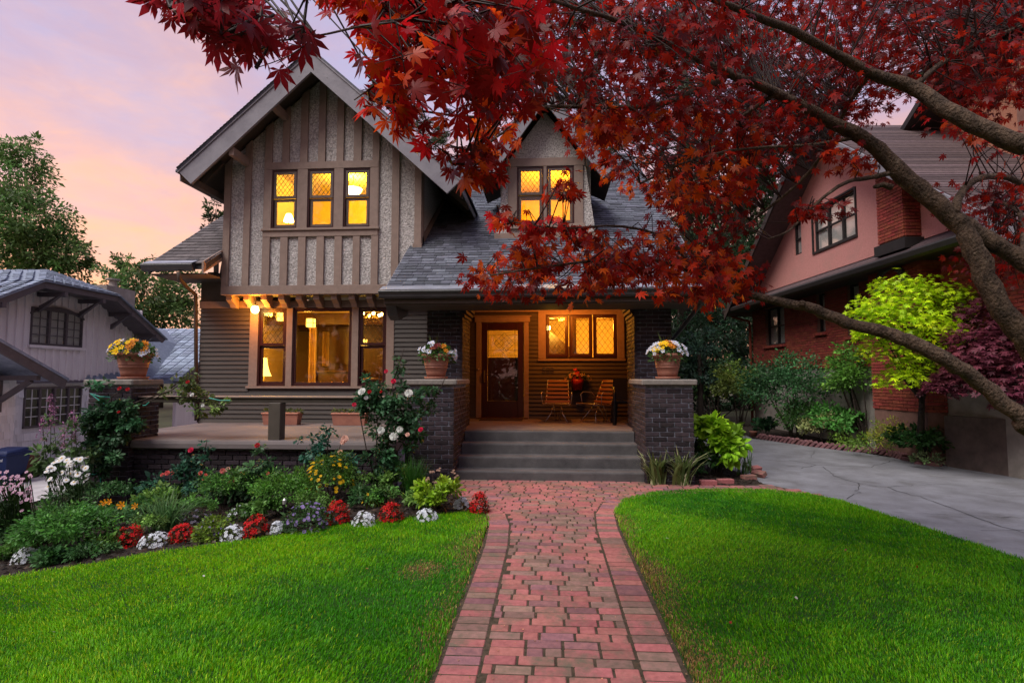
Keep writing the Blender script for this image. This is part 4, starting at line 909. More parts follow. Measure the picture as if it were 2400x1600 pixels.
MB().hexa([(1.22, 10.70, TZ+.44), (1.74, 10.70, TZ+.44), (1.74, 10.74, TZ+.44), (1.22, 10.74, TZ+.44), (1.25, 10.84, TZ+.85), (1.71, 10.84, TZ+.85), (1.71, 10.87, TZ+.85), (1.25, 10.87, TZ+.85)]).build('backrest', M['blackplastic'], bc)
for s in (-1, 1): MB().tube([(1.48+s*.29, 10.20, TZ+.02), (1.48+s*.28, 10.20, TZ+.55), (1.48+s*.27, 10.28, TZ+.64), (1.48+s*.26, 10.7, TZ+.66)], .028, 8).build('armrest', M['blackplastic'], bc, smooth=True)

# ================================================================== flowers in pots
def flower_mesh(name, petals, center, r=1., n=5, wide=.62, cup=.25):
    "a small bloom of n petals facing +z, unit radius; colours per vertex"
    V = []; T = []; Cc = []
    for k in range(n):
        a = 2*math.pi*k/n; o = len(V)
        for rr, da, z in ((.0, 0, 0), (.55, -wide, .10*cup), (.55, wide, .10*cup), (1., -wide*.55, cup), (1., wide*.55, cup), (1.06, 0, cup*.8)):
            an = a+da*(.9 if rr < .6 else 1); V.append((rr*math.cos(an), rr*math.sin(an), z+.02*(k % 2))); Cc.append(petals if rr > .3 else center)
        T += [(o, o+1, o+2), (o+1, o+3, o+4), (o+1, o+4, o+2), (o+3, o+5, o+4)]
    o = len(V)
    for k in range(6): V.append((.17*math.cos(k*math.pi/3), .17*math.sin(k*math.pi/3), .07)); Cc.append(center)
    V.append((0, 0, .12)); Cc.append(center); T += [(o+k, o+(k+1) % 6, o+6) for k in range(6)]
    return np.array(V), np.array(T), np.array(Cc)
LEAF = (np.array([(0, 0, 0), (.28, .35, .06), (.22, .7, .04), (0, 1, -.08), (-.22, .7, .04), (-.28, .35, .06), (0, .5, -.02)]), np.array([(0, 1, 6), (1, 2, 6), (2, 3, 6), (3, 4, 6), (4, 5, 6), (5, 0, 6)]))
LEAF2 = (np.array([(0, 0, 0), (.24, .5, .05), (0, 1, 0), (-.24, .5, .05)]), np.array([(0, 1, 2), (0, 2, 3)]))
STRAP = (np.array([(-.5, 0, 0), (.5, 0, 0), (-.45, .5, .0), (.45, .5, .0), (0, 1, 0)]), np.array([(0, 1, 3), (0, 3, 2), (2, 3, 4)]))
def dome(n, c, rx, ry, rz, lo=0., fill=.35):
    "random points in the outer shell of a half ellipsoid, and outward directions"
    d = rng.normal(size=(n, 3)); d[:, 2] = np.abs(d[:, 2])*1.0+lo; d = unit(d); k = (1-fill*rng.random(n)**1.5)[:, None]
    return np.asarray(c)+d*k*np.array([rx, ry, rz]), d
def leaves(out, P, D, size, col, up=.4, amt=.3, tmpl=LEAF2, hue=.06, droop=.3):
    n = len(P); ax = D+rng.normal(0, .55, (n, 3)); ax[:, 2] -= droop; nr = rng.normal(0, .5, (n, 3)); nr[:, 2] += 1; nr += D*.6
    s = size*np.exp(rng.normal(0, .25, n))
    C = jit(col, n, amt, hue); V, T, c = scat(tmpl[0], tmpl[1], P, frames(ax, nr, s), C); out.add(V, T, c)
FM = {}
def bloom_objs(name, key, petals, center, P, D, size, parent, n=5, wide=.62, cup=.25, mat='petal', limit=60, jitter=.2):
    "countable blossoms: each one a part of its plant"
    if key not in FM:
        V, T, Cc = flower_mesh(key, petals, center, 1, n, wide, cup); me = npmesh(name, V, T, Cc); me.materials.append(M[mat]); FM[key] = me
    for p_, d_ in list(zip(P, D))[:limit]:
        o = obj(name, FM[key], None, parent); q = Vector(d_).to_track_quat('Z', 'Y'); o.rotation_euler = (q @ Matrix.Rotation(random.uniform(0, 6), 3, 'Z').to_quaternion()).to_euler()
        o.location = p_; s = size*random.uniform(1-jitter, 1+jitter); o.scale = (s, s, s)
def pot(label, u, v, Y, rt_, groups, spike=True, ht=.38, seed=1, side=0.):
    x, y, _ = atY(u, v, Y); z0 = 1.487; t = thing('flower_pot', label, 'flower pot', (x, y, z0), 'large terracotta flower pots on the piers')
    k = rt_/.225
    MB().lathe([(.001, .0), (.165*k, .0), (.185*k, .035), (.175*k, .035), (.16*k, .012)], (x, y, z0), 28).build('saucer', M['terra'], t, smooth=True)
    h = ht; prof = [(.001, .03), (.138*k, .03), (.150*k, .10), (.166*k, h*.44), (.173*k, h*.445), (.173*k, h*.475), (.169*k, h*.48), (.171*k, h*.53), (.177*k, h*.535), (.177*k, h*.56), (.174*k, h*.565), (.196*k, h-.075), (.203*k, h-.07), (.206*k, h-.055)]
    MB().lathe(prof, (x, y, z0), 32).build('pot_body', M['terra'], t, smooth=True)
    MB().lathe([(.204*k, h-.058), (.222*k, h-.052), (.228*k, h-.03), (.224*k, h-.006), (.212*k, h), (.20*k, h-.004), (.19*k, h-.05), (.001, h-.05)], (x, y, z0), 32).build('rim', M['terra'], t, smooth=True)
    out = NP(); zc = z0+h-.05; P, D = dome(620, (x+side, y, zc), .27*k, .27*k, .20*k, .05); leaves(out, P, D, .045, (.045, .115, .022), amt=.35, tmpl=LEAF)
    P, D = dome(160, (x+side, y, zc-.02), .28*k, .28*k, .07, 0); P[:, 2] -= .05*rng.random(160); leaves(out, P, D, .05, (.04, .10, .022), droop=.9)
    for i in range(26): out.tube([(x, y, zc), (x+random.uniform(-.2, .2)*k, y+random.uniform(-.2, .2)*k, zc+random.uniform(.05, .2)*k)], [.003, .002], (.05, .10, .03), 4)
    if spike:
        n = 9; a = rng.uniform(0, 6.28, n); D = np.stack([np.cos(a)*.35, np.sin(a)*.35, np.ones(n)], 1); s = rng.uniform(.22, .36, n)
        V, T, c = scat(STRAP[0]*np.array([.035, 1, 1]), STRAP[1], np.tile((x-.03, y, zc+.06), (n, 1)), frames(D, rng.normal(size=(n, 3)), s), jit((.10, .16, .04), n)); out.add(V, T, c)
    out.build('foliage', M['leaf'], t)
    for key, pet, cen, num, (a0, a1), (e0, e1), sz in groups:
        a = rng.uniform(R(a0), R(a1), num); e = rng.uniform(R(e0), R(e1), num)
        D = np.stack([np.cos(a)*np.cos(e), np.sin(a)*np.cos(e), np.sin(e)], 1); P = np.array((x+side, y, zc))+D*np.array([.30*k, .28*k, .235*k])*rng.uniform(.9, 1.06, (num, 1))
        bloom_objs('pansy', key, pet, cen, P, D+np.array((0, -.5, .15)), sz, t)
WHT = ('pansy_white', (.62, .66, .80), (.75, .55, .05)); YEL = ('pansy_yellow', (.92, .62, .01), (.40, .10, .01)); ORG = ('pansy_orange', (.62, .22, .01), (.12, .02, .005)); MAR = ('pansy_maroon', (.12, .006, .012), (.45, .16, .01))
pot('terracotta pot of mixed yellow and white pansies on the pier beside the variegated iris', 1565, 891, 8.45, .225, [(*WHT, 34, (-70, 60), (8, 75), .034), (*WHT, 24, (120, 250), (8, 70), .032), (*YEL, 14, (-150, -85), (18, 60), .034), (*ORG, 12, (-105, -55), (32, 70), .033)])
pot('terracotta pot of white pansies with maroon centres on the pier beside the climbing rose', 1022, 891, 8.45, .225, [(*WHT, 34, (110, 260), (20, 75), .034), (*WHT, 14, (-40, 20), (-6, 28), .030), (*MAR, 10, (-120, -60), (32, 65), .032), (*ORG, 5, (-80, -40), (22, 50), .03)], side=.01)
pot('terracotta pot brimming with yellow and orange pansies at the far terrace end', 312, 893, 7.68, .245, [(*YEL, 22, (-160, -60), (8, 65), .036), (*ORG, 16, (-75, 0), (10, 60), .034), (*WHT, 16, (130, 215), (15, 65), .036), (*WHT, 8, (-45, 10), (0, 25), .03)])
def trough(label, u0, u1, Y):
    x0 = atY(u0, 985, Y)[0]; x1 = atY(u1, 985, Y)[0]; t = thing('planter_box', label, 'planter', ((x0+x1)/2, Y, TZ), 'terracotta planter boxes on the terrace')
    MB().hexa([(x0+.04, Y-.08, TZ+.003), (x1-.04, Y-.08, TZ+.003), (x1-.04, Y+.08, TZ+.003), (x0+.04, Y+.08, TZ+.003), (x0+.015, Y-.10, TZ+.19), (x1-.015, Y-.10, TZ+.19), (x1-.015, Y+.10, TZ+.19), (x0+.015, Y+.10, TZ+.19)]).build('box', M['terra'], t)
    MB().cbox(x0, x1, Y-.115, Y+.115, TZ+.191, TZ+.225, .008).build('rim', M['terra'], t)
    out = NP()
    for k in range(6):
        c = (x0+(x1-x0)*(k+.5)/6, Y, TZ+.22); P, D = dome(60, c, .06, .06, .06); leaves(out, P, D, .04, (.07, .11, .03))
    out.build('foliage', M['leaf'], t)
trough('long terracotta planter box on the terrace behind the rail post', 618, 705, 9.9); trough('long terracotta planter box on the terrace behind the climbing rose', 780, 862, 9.9)
# wall basket
p = atY(1353, 895, YD-.14); t = thing('wall_pot', 'dark red wall pot of mixed flowers hung below the porch window', 'wall pot', tuple(p))
MB().lathe([(.001, -.16), (.09, -.16), (.12, -.02), (.135, .06), (.125, .06)], p, 18).build('pot_body', M['red'], t, smooth=True)
out = NP(); P, D = dome(220, (p[0]-.02, p[1], p[2]+.06), .24, .12, .15, -.1); leaves(out, P, D, .045, (.04, .08, .02)); out.build('foliage', M['leaf'], t)
P, D = dome(14, (p[0]-.02, p[1]-.02, p[2]+.08), .10, .10, .18); bloom_objs('blossom', 'bl_red', (.45, .02, .06), (.5, .2, .02), P, D+np.array((0, -.6, 0)), .035, t)
P, D = dome(26, (p[0], p[1]-.02, p[2]+.06), .30, .12, .13, -.15); bloom_objs('blossom', 'bl_cream', (.62, .40, .24), (.5, .3, .05), P, D+np.array((0, -.6, 0)), .026, t)

# ================================================================== neighbouring houses
def lhouse(name, label, cat, A, e):
    t = thing(name, label, cat, A); t.rotation_euler = (0, 0, math.atan2(e[1], e[0])); INV[t.name] = Matrix.Identity(4); return t
M['rbrick'] = pmat('red_house_brick', (.31, .066, .042), .8, (.19, .038, .028), 18, bump=.5, bscale=80, isl=.24, hue=.01, fac=(.3, .65), wear=(.42, .12, .05), wscale=1.6, wfac=(.6, .78))
M['rmortar'] = pmat('house_mortar', (.26, .14, .11), .95)
M['pink'] = pmat('pink_stucco', (.66, .31, .275), .85, (.56, .25, .22), 30, bump=.7, bscale=130, wear=(.50, .27, .23), wscale=2.2, wfac=(.5, .8))
M['peach'] = pmat('peach_stucco', (.45, .21, .13), .85, (.37, .17, .11), 30, bump=.6, bscale=120)
M['bconc'] = pmat('basement_concrete', (.32, .29, .26), .9, (.20, .18, .16), 3, bump=.4, bscale=50)
M['dgreen'] = pmat('dark_trim', (.03, .028, .028), .5)
M['blind'] = pmat('window_blind', (.70, .70, .64), .8, (.58, .58, .54), 40, stretch=(.1, .1, 6))
M['dglass'] = glass('dark_glass', .12)
M['pshingle'] = pmat('plum_shingle', (.125, .088, .090), .85, (.085, .06, .062), 12, bump=.4, bscale=200, isl=.35, hue=.015)
rh_ = lhouse('brick_house', 'red brick house with pink stucco gable across the driveway', 'house', (6.47, 17.95, 0), (.06, -.998))
def rp(name, mb, mat, par=None, **k): return mb.build(name, M[mat], par or rh_, **k)
LEN = 9.4
def brickfield(x0, x1, z0, z1, o, holes=(), name='brick_field', par=None, side=None):
    "real bricks joined into one part; local x along the wall, y inward"
    mb = MB(); z = z0; row = 0
    while z < z1-.02:
        t = x0-(.105 if row % 2 else 0)
        while t < x1:
            a, b = max(t, x0), min(t+.185, x1); t += .197; zt = min(z+.050, z1)
            cuts = [(a, b)]
            for hx0, hx1, hz0, hz1 in holes:
                if zt > hz0 and z < hz1:
                    nc = []
                    for c0, c1 in cuts:
                        if c1 <= hx0 or c0 >= hx1: nc.append((c0, c1))
                        else:
                            if c0 < hx0: nc.append((c0, hx0))
                            if c1 > hx1: nc.append((hx1, c1))
                    cuts = nc
            for c0, c1 in cuts:
                if c1-c0 > .02:
                    d = random.uniform(-.004, .004)
                    if side is None: mb.box(c0, c1, o-.012+d, o+.03, z, zt)
                    else: mb.box(side-.012+d, side+.012+d, c0, c1, z, zt)
        z += .062; row += 1
    rp(name, mb, 'rbrick', par, kind='stuff')
HO = [(.87, 2.07, 2.44, 3.55), (3.70, 4.10, 2.61, 3.58), (4.98, 5.45, 2.43, 3.60)]
wall = MB().box(0, .87, 0, .3, 1.73, 3.75).box(2.07, 3.7, 0, .3, 1.73, 3.75).box(4.10, 4.98, 0, .3, 1.73, 3.75).box(5.45, LEN, 0, .3, 1.73, 3.75)
for h in HO: wall.box(h[0], h[1], 0, .3, 1.73, h[2]).box(h[0], h[1], 0, .3, h[3], 3.75)
rw = rp('wall', wall, 'rmortar'); brickfield(0, 6.30, 1.95, 3.62, 0, HO, par=rw); brickfield(7.78, LEN, 1.95, 3.62, 0, par=rw)
rp('soldier_course', MB().box(0, 0.01, -.004, .02, 1.74, 1.75), 'rbrick', rw)
sc = MB(); x = 0.
while x < LEN: sc.box(x, x+.056, -.016, .02, 1.735, 1.93); x += .068
rp('soldier_course', sc, 'rbrick', rw, kind='stuff')
rp('basement_wall', MB().box(0, LEN, .02, .3, -.2, 1.73), 'bconc')
rp('end_wall', MB().box(-.02, 0, 0, 8, -.2, 4.2), 'rmortar'); rp('end_wall', MB().box(LEN, LEN+.02, 0, 8, -.2, 6), 'rmortar')
# projecting bay with blind arch
rp('bay', MB().box(6.33, 7.76, -.34, .0, -.2, 3.72), 'rmortar'); brickfield(6.32, 7.77, .9, 3.66, -.35); brickfield(-.33, .0, .9, 3.66, 0, side=7.77, name='brick_field')
ac = (7.02, 3.17)
for k in range(24):
    a = math.pi*k/23; c, s = math.cos(a), math.sin(a)
    rp('arch_brick', MB().beam((ac[0]+.36*c, -.385, ac[1]+.38*s), (ac[0]+.47*c, -.385, ac[1]+.49*s), .048, .07, (0, 1, 0)), 'concrete')
def lwindow(par_fn, x0, x1, z0, z1, o, bars, sashsplit, glassm='dglass', frm='dgreen', back='blind', sill=None, name='window', pane_bars=None, barm=None):
    fr = MB(); n = bars+1; w = (x1-x0)/n
    fr.box(x0, x1, o, o+.06, z0, z0+.05).box(x0, x1, o, o+.06, z1-.05, z1)
    for k in range(n+1): fr.box(max(x0, x0+w*k-.03), min(x1, x0+w*k+.03), o-.004, o+.06, z0, z1)
    W_ = par_fn(name, fr, frm)
    for k in range(n):
        a, b = x0+w*k+.03, x0+w*(k+1)-.03
        par_fn('pane', MB().box(a, b, o+.03, o+.034, z0+.05, z1-.05), glassm, W_); par_fn('blind', MB().box(a, b, o+.062, o+.066, z0+.05, z1-.05), back, W_)
        if sashsplit: par_fn('meeting_rail', MB().box(a, b, o+.012, o+.045, (z0+z1)/2-.02, (z0+z1)/2+.02), frm, W_)
        if pane_bars:
            g_ = MB(); cx_, cz_ = pane_bars
            for i in range(1, cx_): q = a+(b-a)*i/cx_; g_.box(q-.010, q+.010, o+.016, o+.028, z0+.05, z1-.05)
            for i in range(1, cz_): q = z0+.05+(z1-z0-.1)*i/cz_; g_.box(a, b, o+.015, o+.027, q-.010, q+.010)
            par_fn('muntin', g_, barm or frm, W_)
    return W_
lwindow(rp, .87, 2.07, 2.44, 3.55, .09, 1, True); lwindow(rp, 3.70, 4.10, 2.61, 3.58, .09, 0, True); lwindow(rp, 4.98, 5.45, 2.43, 3.60, .09, 0, True)
for x0, x1, z in ((.8, 2.14, 2.37), (3.64, 4.16, 2.54), (4.92, 5.5, 2.36)):
    m = MB(); x = x0
    while x < x1-.03: m.box(x, x+.058, -.07, .09, z, z+.068); x += .067
    rp('sill', m, 'rbrick')
# skirt roof, gutter
rp('skirt_roof', MB().prism([(-.68, 3.66), (.12, 4.12), (.12, 4.05), (-.60, 3.62)], 0, -.45, LEN+.2), 'pshingle')
for i in range(5): rp('shingle_course', MB().prism([(-.66+.155*i, 3.672+.089*i), (-.655+.155*i, 3.692+.089*i), (-.49+.155*i, 3.772+.089*i)], 0, -.44, LEN+.19), 'pshingle')
rp('soffit', MB().box(-.42, LEN+.2, -.6, .0, 3.58, 3.615), 'dgreen'); rp('gutter', MB().prism([(-.74, 3.70), (-.78, 3.66), (-.76, 3.58), (-.70, 3.55), (-.62, 3.55), (-.62, 3.70)], 0, -.5, LEN+.2), 'dgreen')
rp('downspout', MB().tube([(-.35, -.66, 3.56), (-.30, -.5, 3.44), (-.05, -.10, 3.28), (-.04, -.08, 3.1), (-.04, -.08, .1)], .04, 8), 'rbrick', smooth=True)
# pink gable
gA, gz_, gs = 4.9, 7.27, .735
def gt(x): return gz_-gs*abs(x-gA)
PW = [(2.90, 3.29, 4.72, 5.58), (3.88, 5.60, 4.60, 5.63)]
pm = MB()
def ps(x0, x1, z0, z1=None): pm.prism([(x0, z0), (x1, z0), (x1, gt(x1) if z1 is None else z1), (x0, gt(x0) if z1 is None else z1)], 1, -.10, .1)
for a, b in ((.42, 2.90), (3.29, 3.88), (5.60, 9.3)): ps(a, b, 4.02)
ps(2.90, 3.29, 4.02, 4.72); ps(2.90, 3.29, 5.58); ps(3.88, 5.6, 4.02, 4.60); ps(3.88, gA, 5.63); ps(gA, 5.6, 5.63)
rp('gable_wall', pm, 'pink'); lwindow(rp, 2.90, 3.29, 4.72, 5.58, -.05, 0, True); lwindow(rp, 3.88, 5.60, 4.60, 5.63, -.05, 2, True)
rp('gable_casing', MB().box(3.84, 5.64, -.13, -.09, 4.55, 4.60).box(3.84, 3.88, -.13, -.09, 4.6, 5.66).box(5.60, 5.64, -.13, -.09, 4.6, 5.66).box(3.88, 5.6, -.13, -.09, 5.63, 5.67), 'dgreen')
for s in (-1, 1):
    xe = gA+s*5.2; ze = gz_+.10-gs*5.2
    rp('gable_roof', MB().hexa([(gA, -.75, gz_), (xe, -.75, ze-.10), (xe, 6, ze-.10), (gA, 6, gz_), (gA, -.75, gz_+.10), (xe, -.75, ze), (xe, 6, ze), (gA, 6, gz_+.10)]), 'pshingle')
    rp('rake_board', MB().prism([(gA, gz_+.09), (xe, ze-.01), (xe, ze-.22), (gA, gz_-.12)], 1, -.80, -.755), 'dgreen' if s < 0 else 'fascia')
rp('chimney', MB().box(6.78, 7.48, -.40, .1, 3.9, 5.45), 'rmortar'); brickfield(6.77, 7.49, 4.1, 5.45, -.41, name='chimney_brick_field'); brickfield(-.39, .1, 4.1, 5.45, 0, side=7.49, name='chimney_brick_field')
rp('flashing', MB().box(6.70, 7.56, -.46, .1, 3.86, 4.06), 'dgreen')
# second gable further back and its roof
rp('rear_gable', MB().prism([(4.4, 5.2), (11.5, 5.2), (11.5, 6.3), (7.9, 8.6), (4.4, 6.4)], 1, 2.0, 2.2), 'peach')
rp('rear_roof', MB().hexa([(3.6, 1.2, 5.9), (7.9, 1.2, 8.75), (7.9, 8, 8.75), (3.6, 8, 5.9), (3.6, 1.2, 6.05), (7.9, 1.2, 8.9), (7.9, 8, 8.9), (3.6, 8, 6.05)]), 'dgreen')
rp('rear_roof', MB().hexa([(7.9, 1.2, 8.75), (12, 1.2, 6.0), (12, 8, 6.0), (7.9, 8, 8.75), (7.9, 1.2, 8.9), (12, 1.2, 6.15), (12, 8, 6.15), (7.9, 8, 8.9)]), 'pshingle')
cr_ = MB()
for i in range(48):
    f = i/48; xx = gA+5.2*f; zz = gz_+.10-gs*5.2*f
    cr_.hexa([(xx, -.74, zz), (xx+.112, -.74, zz-.08+.005), (xx+.112, 6, zz-.08+.005), (xx, 6, zz), (xx, -.74, zz+.002), (xx+.112, -.74, zz-.08+.009), (xx+.112, 6, zz-.08+.009), (xx, 6, zz+.002)])
rp('shingle_courses', cr_, 'pshingle', kind='stuff')

# retaining wall beside the driveway
M['retain'] = pmat('retaining_concrete', (.13, .098, .085), .9, (.07, .054, .048), 4, bump=.4, bscale=40, wear=(.24, .20, .17), wscale=5, wfac=(.66, .72))
rt = thing('retaining_wall', 'low stained brown concrete retaining wall at the driveway edge', 'wall', (6.9, 9.3, 0))
a = atG(2218, 1093); d_ = np.array([.30, -1., 0]); d_ /= np.linalg.norm(d_); nn = np.array([-d_[1], d_[0], 0])
def rq(s, o, z): return tuple(a+d_*s+nn*o+np.array([0, 0, z]))
MB().hexa([rq(0, 0, -.1), rq(0, .3, -.1), rq(7, .3, -.1), rq(7, 0, -.1), rq(0, 0, .86), rq(0, .3, .86), rq(7, .3, .95), rq(7, 0, .95)]).build('wall_body', M['retain'], rt)
MB().hexa([rq(0.01, .302, -.1), rq(0.01, 2.4, -.1), rq(7, 2.4, -.1), rq(7, .302, -.1), rq(0.01, .302, .84), rq(0.01, 2.4, .95), rq(7, 2.4, 1.0), rq(7, .302, .92)]).build('raised_soil', M['soil'], rt)

# ---- shingled house on the left
M['wboard'] = pmat('white_board', (.84, .80, .82), .7, (.76, .71, .73), 3, bump=.2, bscale=30, stretch=(3, 3, .5))
M['wshake'] = pmat('white_shake', (.85, .85, .88), .75, (.74, .74, .78), 9, bump=.4, bscale=60, stretch=(4, 4, .5), isl=.12)
M['gtrim'] = pmat('grey_house_trim', (.12, .105, .115), .55, bump=.1)
M['bshingle'] = pmat('blue_grey_shingle', (.29, .34, .43), .8, (.20, .24, .31), 10, bump=.4, bscale=150, isl=.30, hue=.01)
lh = lhouse('shingled_house', 'pale grey board and shingle house with blue-grey clipped gable roof', 'house', (-11.9, 11.2, 0), (-.055, .998))
def lp(name, mb, mat, par=None, **k): return mb.build(name, M[mat], par or lh, **k)
# local: x along wall (away), y inward (left), wall plane y = 0; fascia plane y = -.6
up_ = MB()
UW = (.84, 2.36, 2.27, 3.15)
up_.box(-2.5, UW[0], .02, .2, 1.40, 3.5).box(UW[1], 4.6, .02, .2, 1.40, 3.5).box(UW[0], UW[1], .02, .2, 1.40, UW[2]).box(UW[0], UW[1], .02, .2, UW[3], 3.55)
uw = lp('upper_wall', up_, 'wboard')
x = -2.4
while x < 4.6:
    if not UW[0]-.05 < x < UW[1]+.05: lp('batten', MB().box(x-.024, x+.024, -.020, .019, 1.42, 3.5), 'gtrim' if False else 'wboard', uw)
    else:
        lp('batten', MB().box(x-.024, x+.024, -.020, .019, 1.42, UW[2]-.09), 'wboard', uw); lp('batten', MB().box(x-.024, x+.024, -.020, .019, UW[3]+.10, 3.5), 'wboard', uw)
    x += .205
lp('skirt_drip', MB().prism([(-.09, 1.37), (-.0, 1.44), (.0, 1.37)], 0, -2.5, 2.45), 'gtrim')
lwindow(lp, UW[0], UW[1], UW[2], UW[3], -.01, 2, False, frm='gtrim', pane_bars=(2, 4))
# curved head over the triple window
cv = MB(); n = 14
for k in range(n):
    f0, f1 = k/n, (k+1)/n; xa, xb = UW[0]-.02+(UW[1]-UW[0]+.04)*f0, UW[0]-.02+(UW[1]-UW[0]+.04)*f1
    za, zb = 2.98+.17*math.sin(math.pi*f0)**.8, 2.98+.17*math.sin(math.pi*f1)**.8
    cv.hexa([(xa, -.03, za), (xb, -.03, zb), (xb, .02, zb), (xa, .02, za), (xa, -.03, 3.02+.2*math.sin(math.pi*f0)**.8), (xb, -.03, 3.02+.2*math.sin(math.pi*f1)**.8), (xb, .02, 3.02+.2*math.sin(math.pi*f1)**.8), (xa, .02, 3.02+.2*math.sin(math.pi*f0)**.8)])
lp('arched_head', cv, 'gtrim'); lp('window_sill', MB().box(UW[0]-.06, UW[1]+.06, -.06, .02, UW[2]-.07, UW[2]-.005), 'wboard')
LWN = (.77, 2.43, .34, 1.28)
lo = lp('lower_wall', MB().box(-2.5, LWN[0], .02, .2, -.62, 1.37).box(LWN[1], 4.6, .02, .2, -.62, 1.37).box(LWN[0], LWN[1], .02, .2, -.62, LWN[2]).box(LWN[0], LWN[1], .02, .2, LWN[3], 1.37), 'wshake')
lwindow(lp, LWN[0], LWN[1], LWN[2], LWN[3], -.012, 3, False, frm='gtrim', back='blackplastic', pane_bars=(2, 4), barm='white')  # opaque black sheets behind these panes in place of a room
lp('foundation', MB().box(-2.5, 4.6, -.05, .015, -1.0, -.60), 'bconc')
def shakes(x0, x1, z0, z1, yf, hole, par, ch=.165):
    z = z0; row = 0
    while z < z1-.02:
        x = x0-random.uniform(0, .12)
        while x < x1:
            w = random.uniform(.11, .22); a, b = max(x, x0), min(x+w-.006, x1); x += w; zt = min(z+ch, z1)
            if b-a < .03 or (hole and a < hole[1]+.03 and b > hole[0]-.03 and zt > hole[2]-.03 and z < hole[3]+.05): continue
            lp('shake', MB().add([(a, yf-.022, z), (b, yf-.022, z), (b, yf-.006, zt), (a, yf-.006, zt), (a, yf+.012, z), (b, yf+.012, z), (b, yf+.012, zt), (a, yf+.012, zt)], [(0,3,2,1),(4,5,6,7),(0,1,5,4),(1,2,6,5),(2,3,7,6),(3,0,4,7)]), 'wshake', par)
        z += ch; row += 1
shakes(-.05, 3.2, -.60, 1.37, 0, LWN, lo)
# nearer projection at the left with its own shakes
lf = lp('entry_wall', MB().box(-3.2, -.12, -.58, .0, -.7, 1.5), 'wshake'); shakes(-1.3, -.12, -.60, 1.5, -.60, None, lf)
# jerkinhead roof
lp('rake_board', MB().prism([(.42, 3.66), (2.77, 3.66), (2.77, 3.52), (.42, 3.52)], 1, -.62, -.58), 'gtrim')
lp('rake_board', MB().prism([(2.771, 3.66), (4.80, 2.66), (4.66, 2.54), (2.70, 3.52)], 1, -.62, -.58), 'gtrim'); lp('rake_board', MB().prism([(.419, 3.66), (.45, 3.52), (-1.5, 2.52), (-1.6, 2.66)], 1, -.62, -.58), 'gtrim')
rz_ = 4.16
lp('hip_slope', MB().add([(.40, -.66, 3.69), (2.79, -.66, 3.69), (1.6, .35, rz_), (.40, -.66, 3.66), (2.79, -.66, 3.66), (1.6, .35, rz_-.04)], [(0,1,2),(5,4,3),(0,3,4,1),(1,4,5,2),(2,5,3,0)]), 'bshingle')
for s, xa, xe in ((1, 2.79, 4.83), (-1, .40, -1.63)):
    v = [(xa, -.66, 3.69), (xe, -.66, 2.67), (xe, 7, 2.67), (1.6, 7, rz_), (1.6, .35, rz_)]
    lp('roof_slope', MB().add(v+[(a, b, c-.04) for a, b, c in v], [(0,1,2,3,4) if s < 0 else (4,3,2,1,0), (9,8,7,6,5) if s < 0 else (5,6,7,8,9), (0,5,6,1),(1,6,7,2)]), 'bshingle')
lp('soffit', MB().prism([(-1.5, 2.60), (.45, 3.58), (2.74, 3.58), (4.7, 2.60), (4.7, 2.57), (2.74, 3.55), (.45, 3.55), (-1.5, 2.57)], 1, -.578, .015), 'gtrim')
# shingle courses on the near slope and the hip
sc1 = MB()
def strip3(p0, p1, q0, q1, n, rr):
    p0, p1, q0, q1 = map(np.array, (p0, p1, q0, q1))
    nr = np.cross(p1-p0, q0-p0); nr = nr/np.linalg.norm(nr); nr = nr if nr[2] > 0 else -nr
    for i in range(n):
        a, b = p0+(q0-p0)*i/n, p1+(q1-p1)*i/n; c, d = p0+(q0-p0)*(i+1)/n, p1+(q1-p1)*(i+1)/n
        L_ = np.linalg.norm(b-a); m = max(1, int(L_/rr)); of = random.random()
        for k in range(m):
            f0, f1 = k/m, (k+1)/m-.02
            sc1.hexa([a+(b-a)*f0, a+(b-a)*f1, c+(d-c)*f1, c+(d-c)*f0, a+(b-a)*f0+nr*.022, a+(b-a)*f1+nr*.022, c+(d-c)*f1+nr*.006, c+(d-c)*f0+nr*.006])
strip3((.40, -.66, 3.70), (2.79, -.66, 3.70), (1.59, .35, rz_), (1.61, .35, rz_), 8, .25)
strip3((-1.63, -.66, 2.68), (-1.63, 7, 2.68), (.40, -.66, 3.70), (.40, 7, 3.70), 15, .3)
strip3((.40, -.66, 3.70), (.40, 7, 3.70), (1.6, .35, rz_), (1.6, 7, rz_), 8, .3)
strip3((2.45, -.05, 1.43), (12, -1.0, 1.39), (4.75, 1.2, 3.27), (12, 2, 3.22), 15, .3)
strip3((4.85, -1.05, 1.47), (4.85, 2.5, 1.47), (8.4, -1.05, 3.29), (8.4, 2.5, 3.29), 18, .3)
lp('shingle_field', sc1, 'bshingle', kind='stuff')
for xx, zz in ((-.55, 3.05), (1.0, 3.50), (2.2, 3.50), (3.3, 3.28), (4.35, 2.76)):
    lp('bracket', MB().box(xx-.05, xx+.05, -.66, .0, zz-.10, zz).prism([(-.05, zz-.45), (-.05, zz-.32), (-.45, zz-.10), (-.5, zz-.10)], 0, xx-.04, xx+.04), 'gtrim')
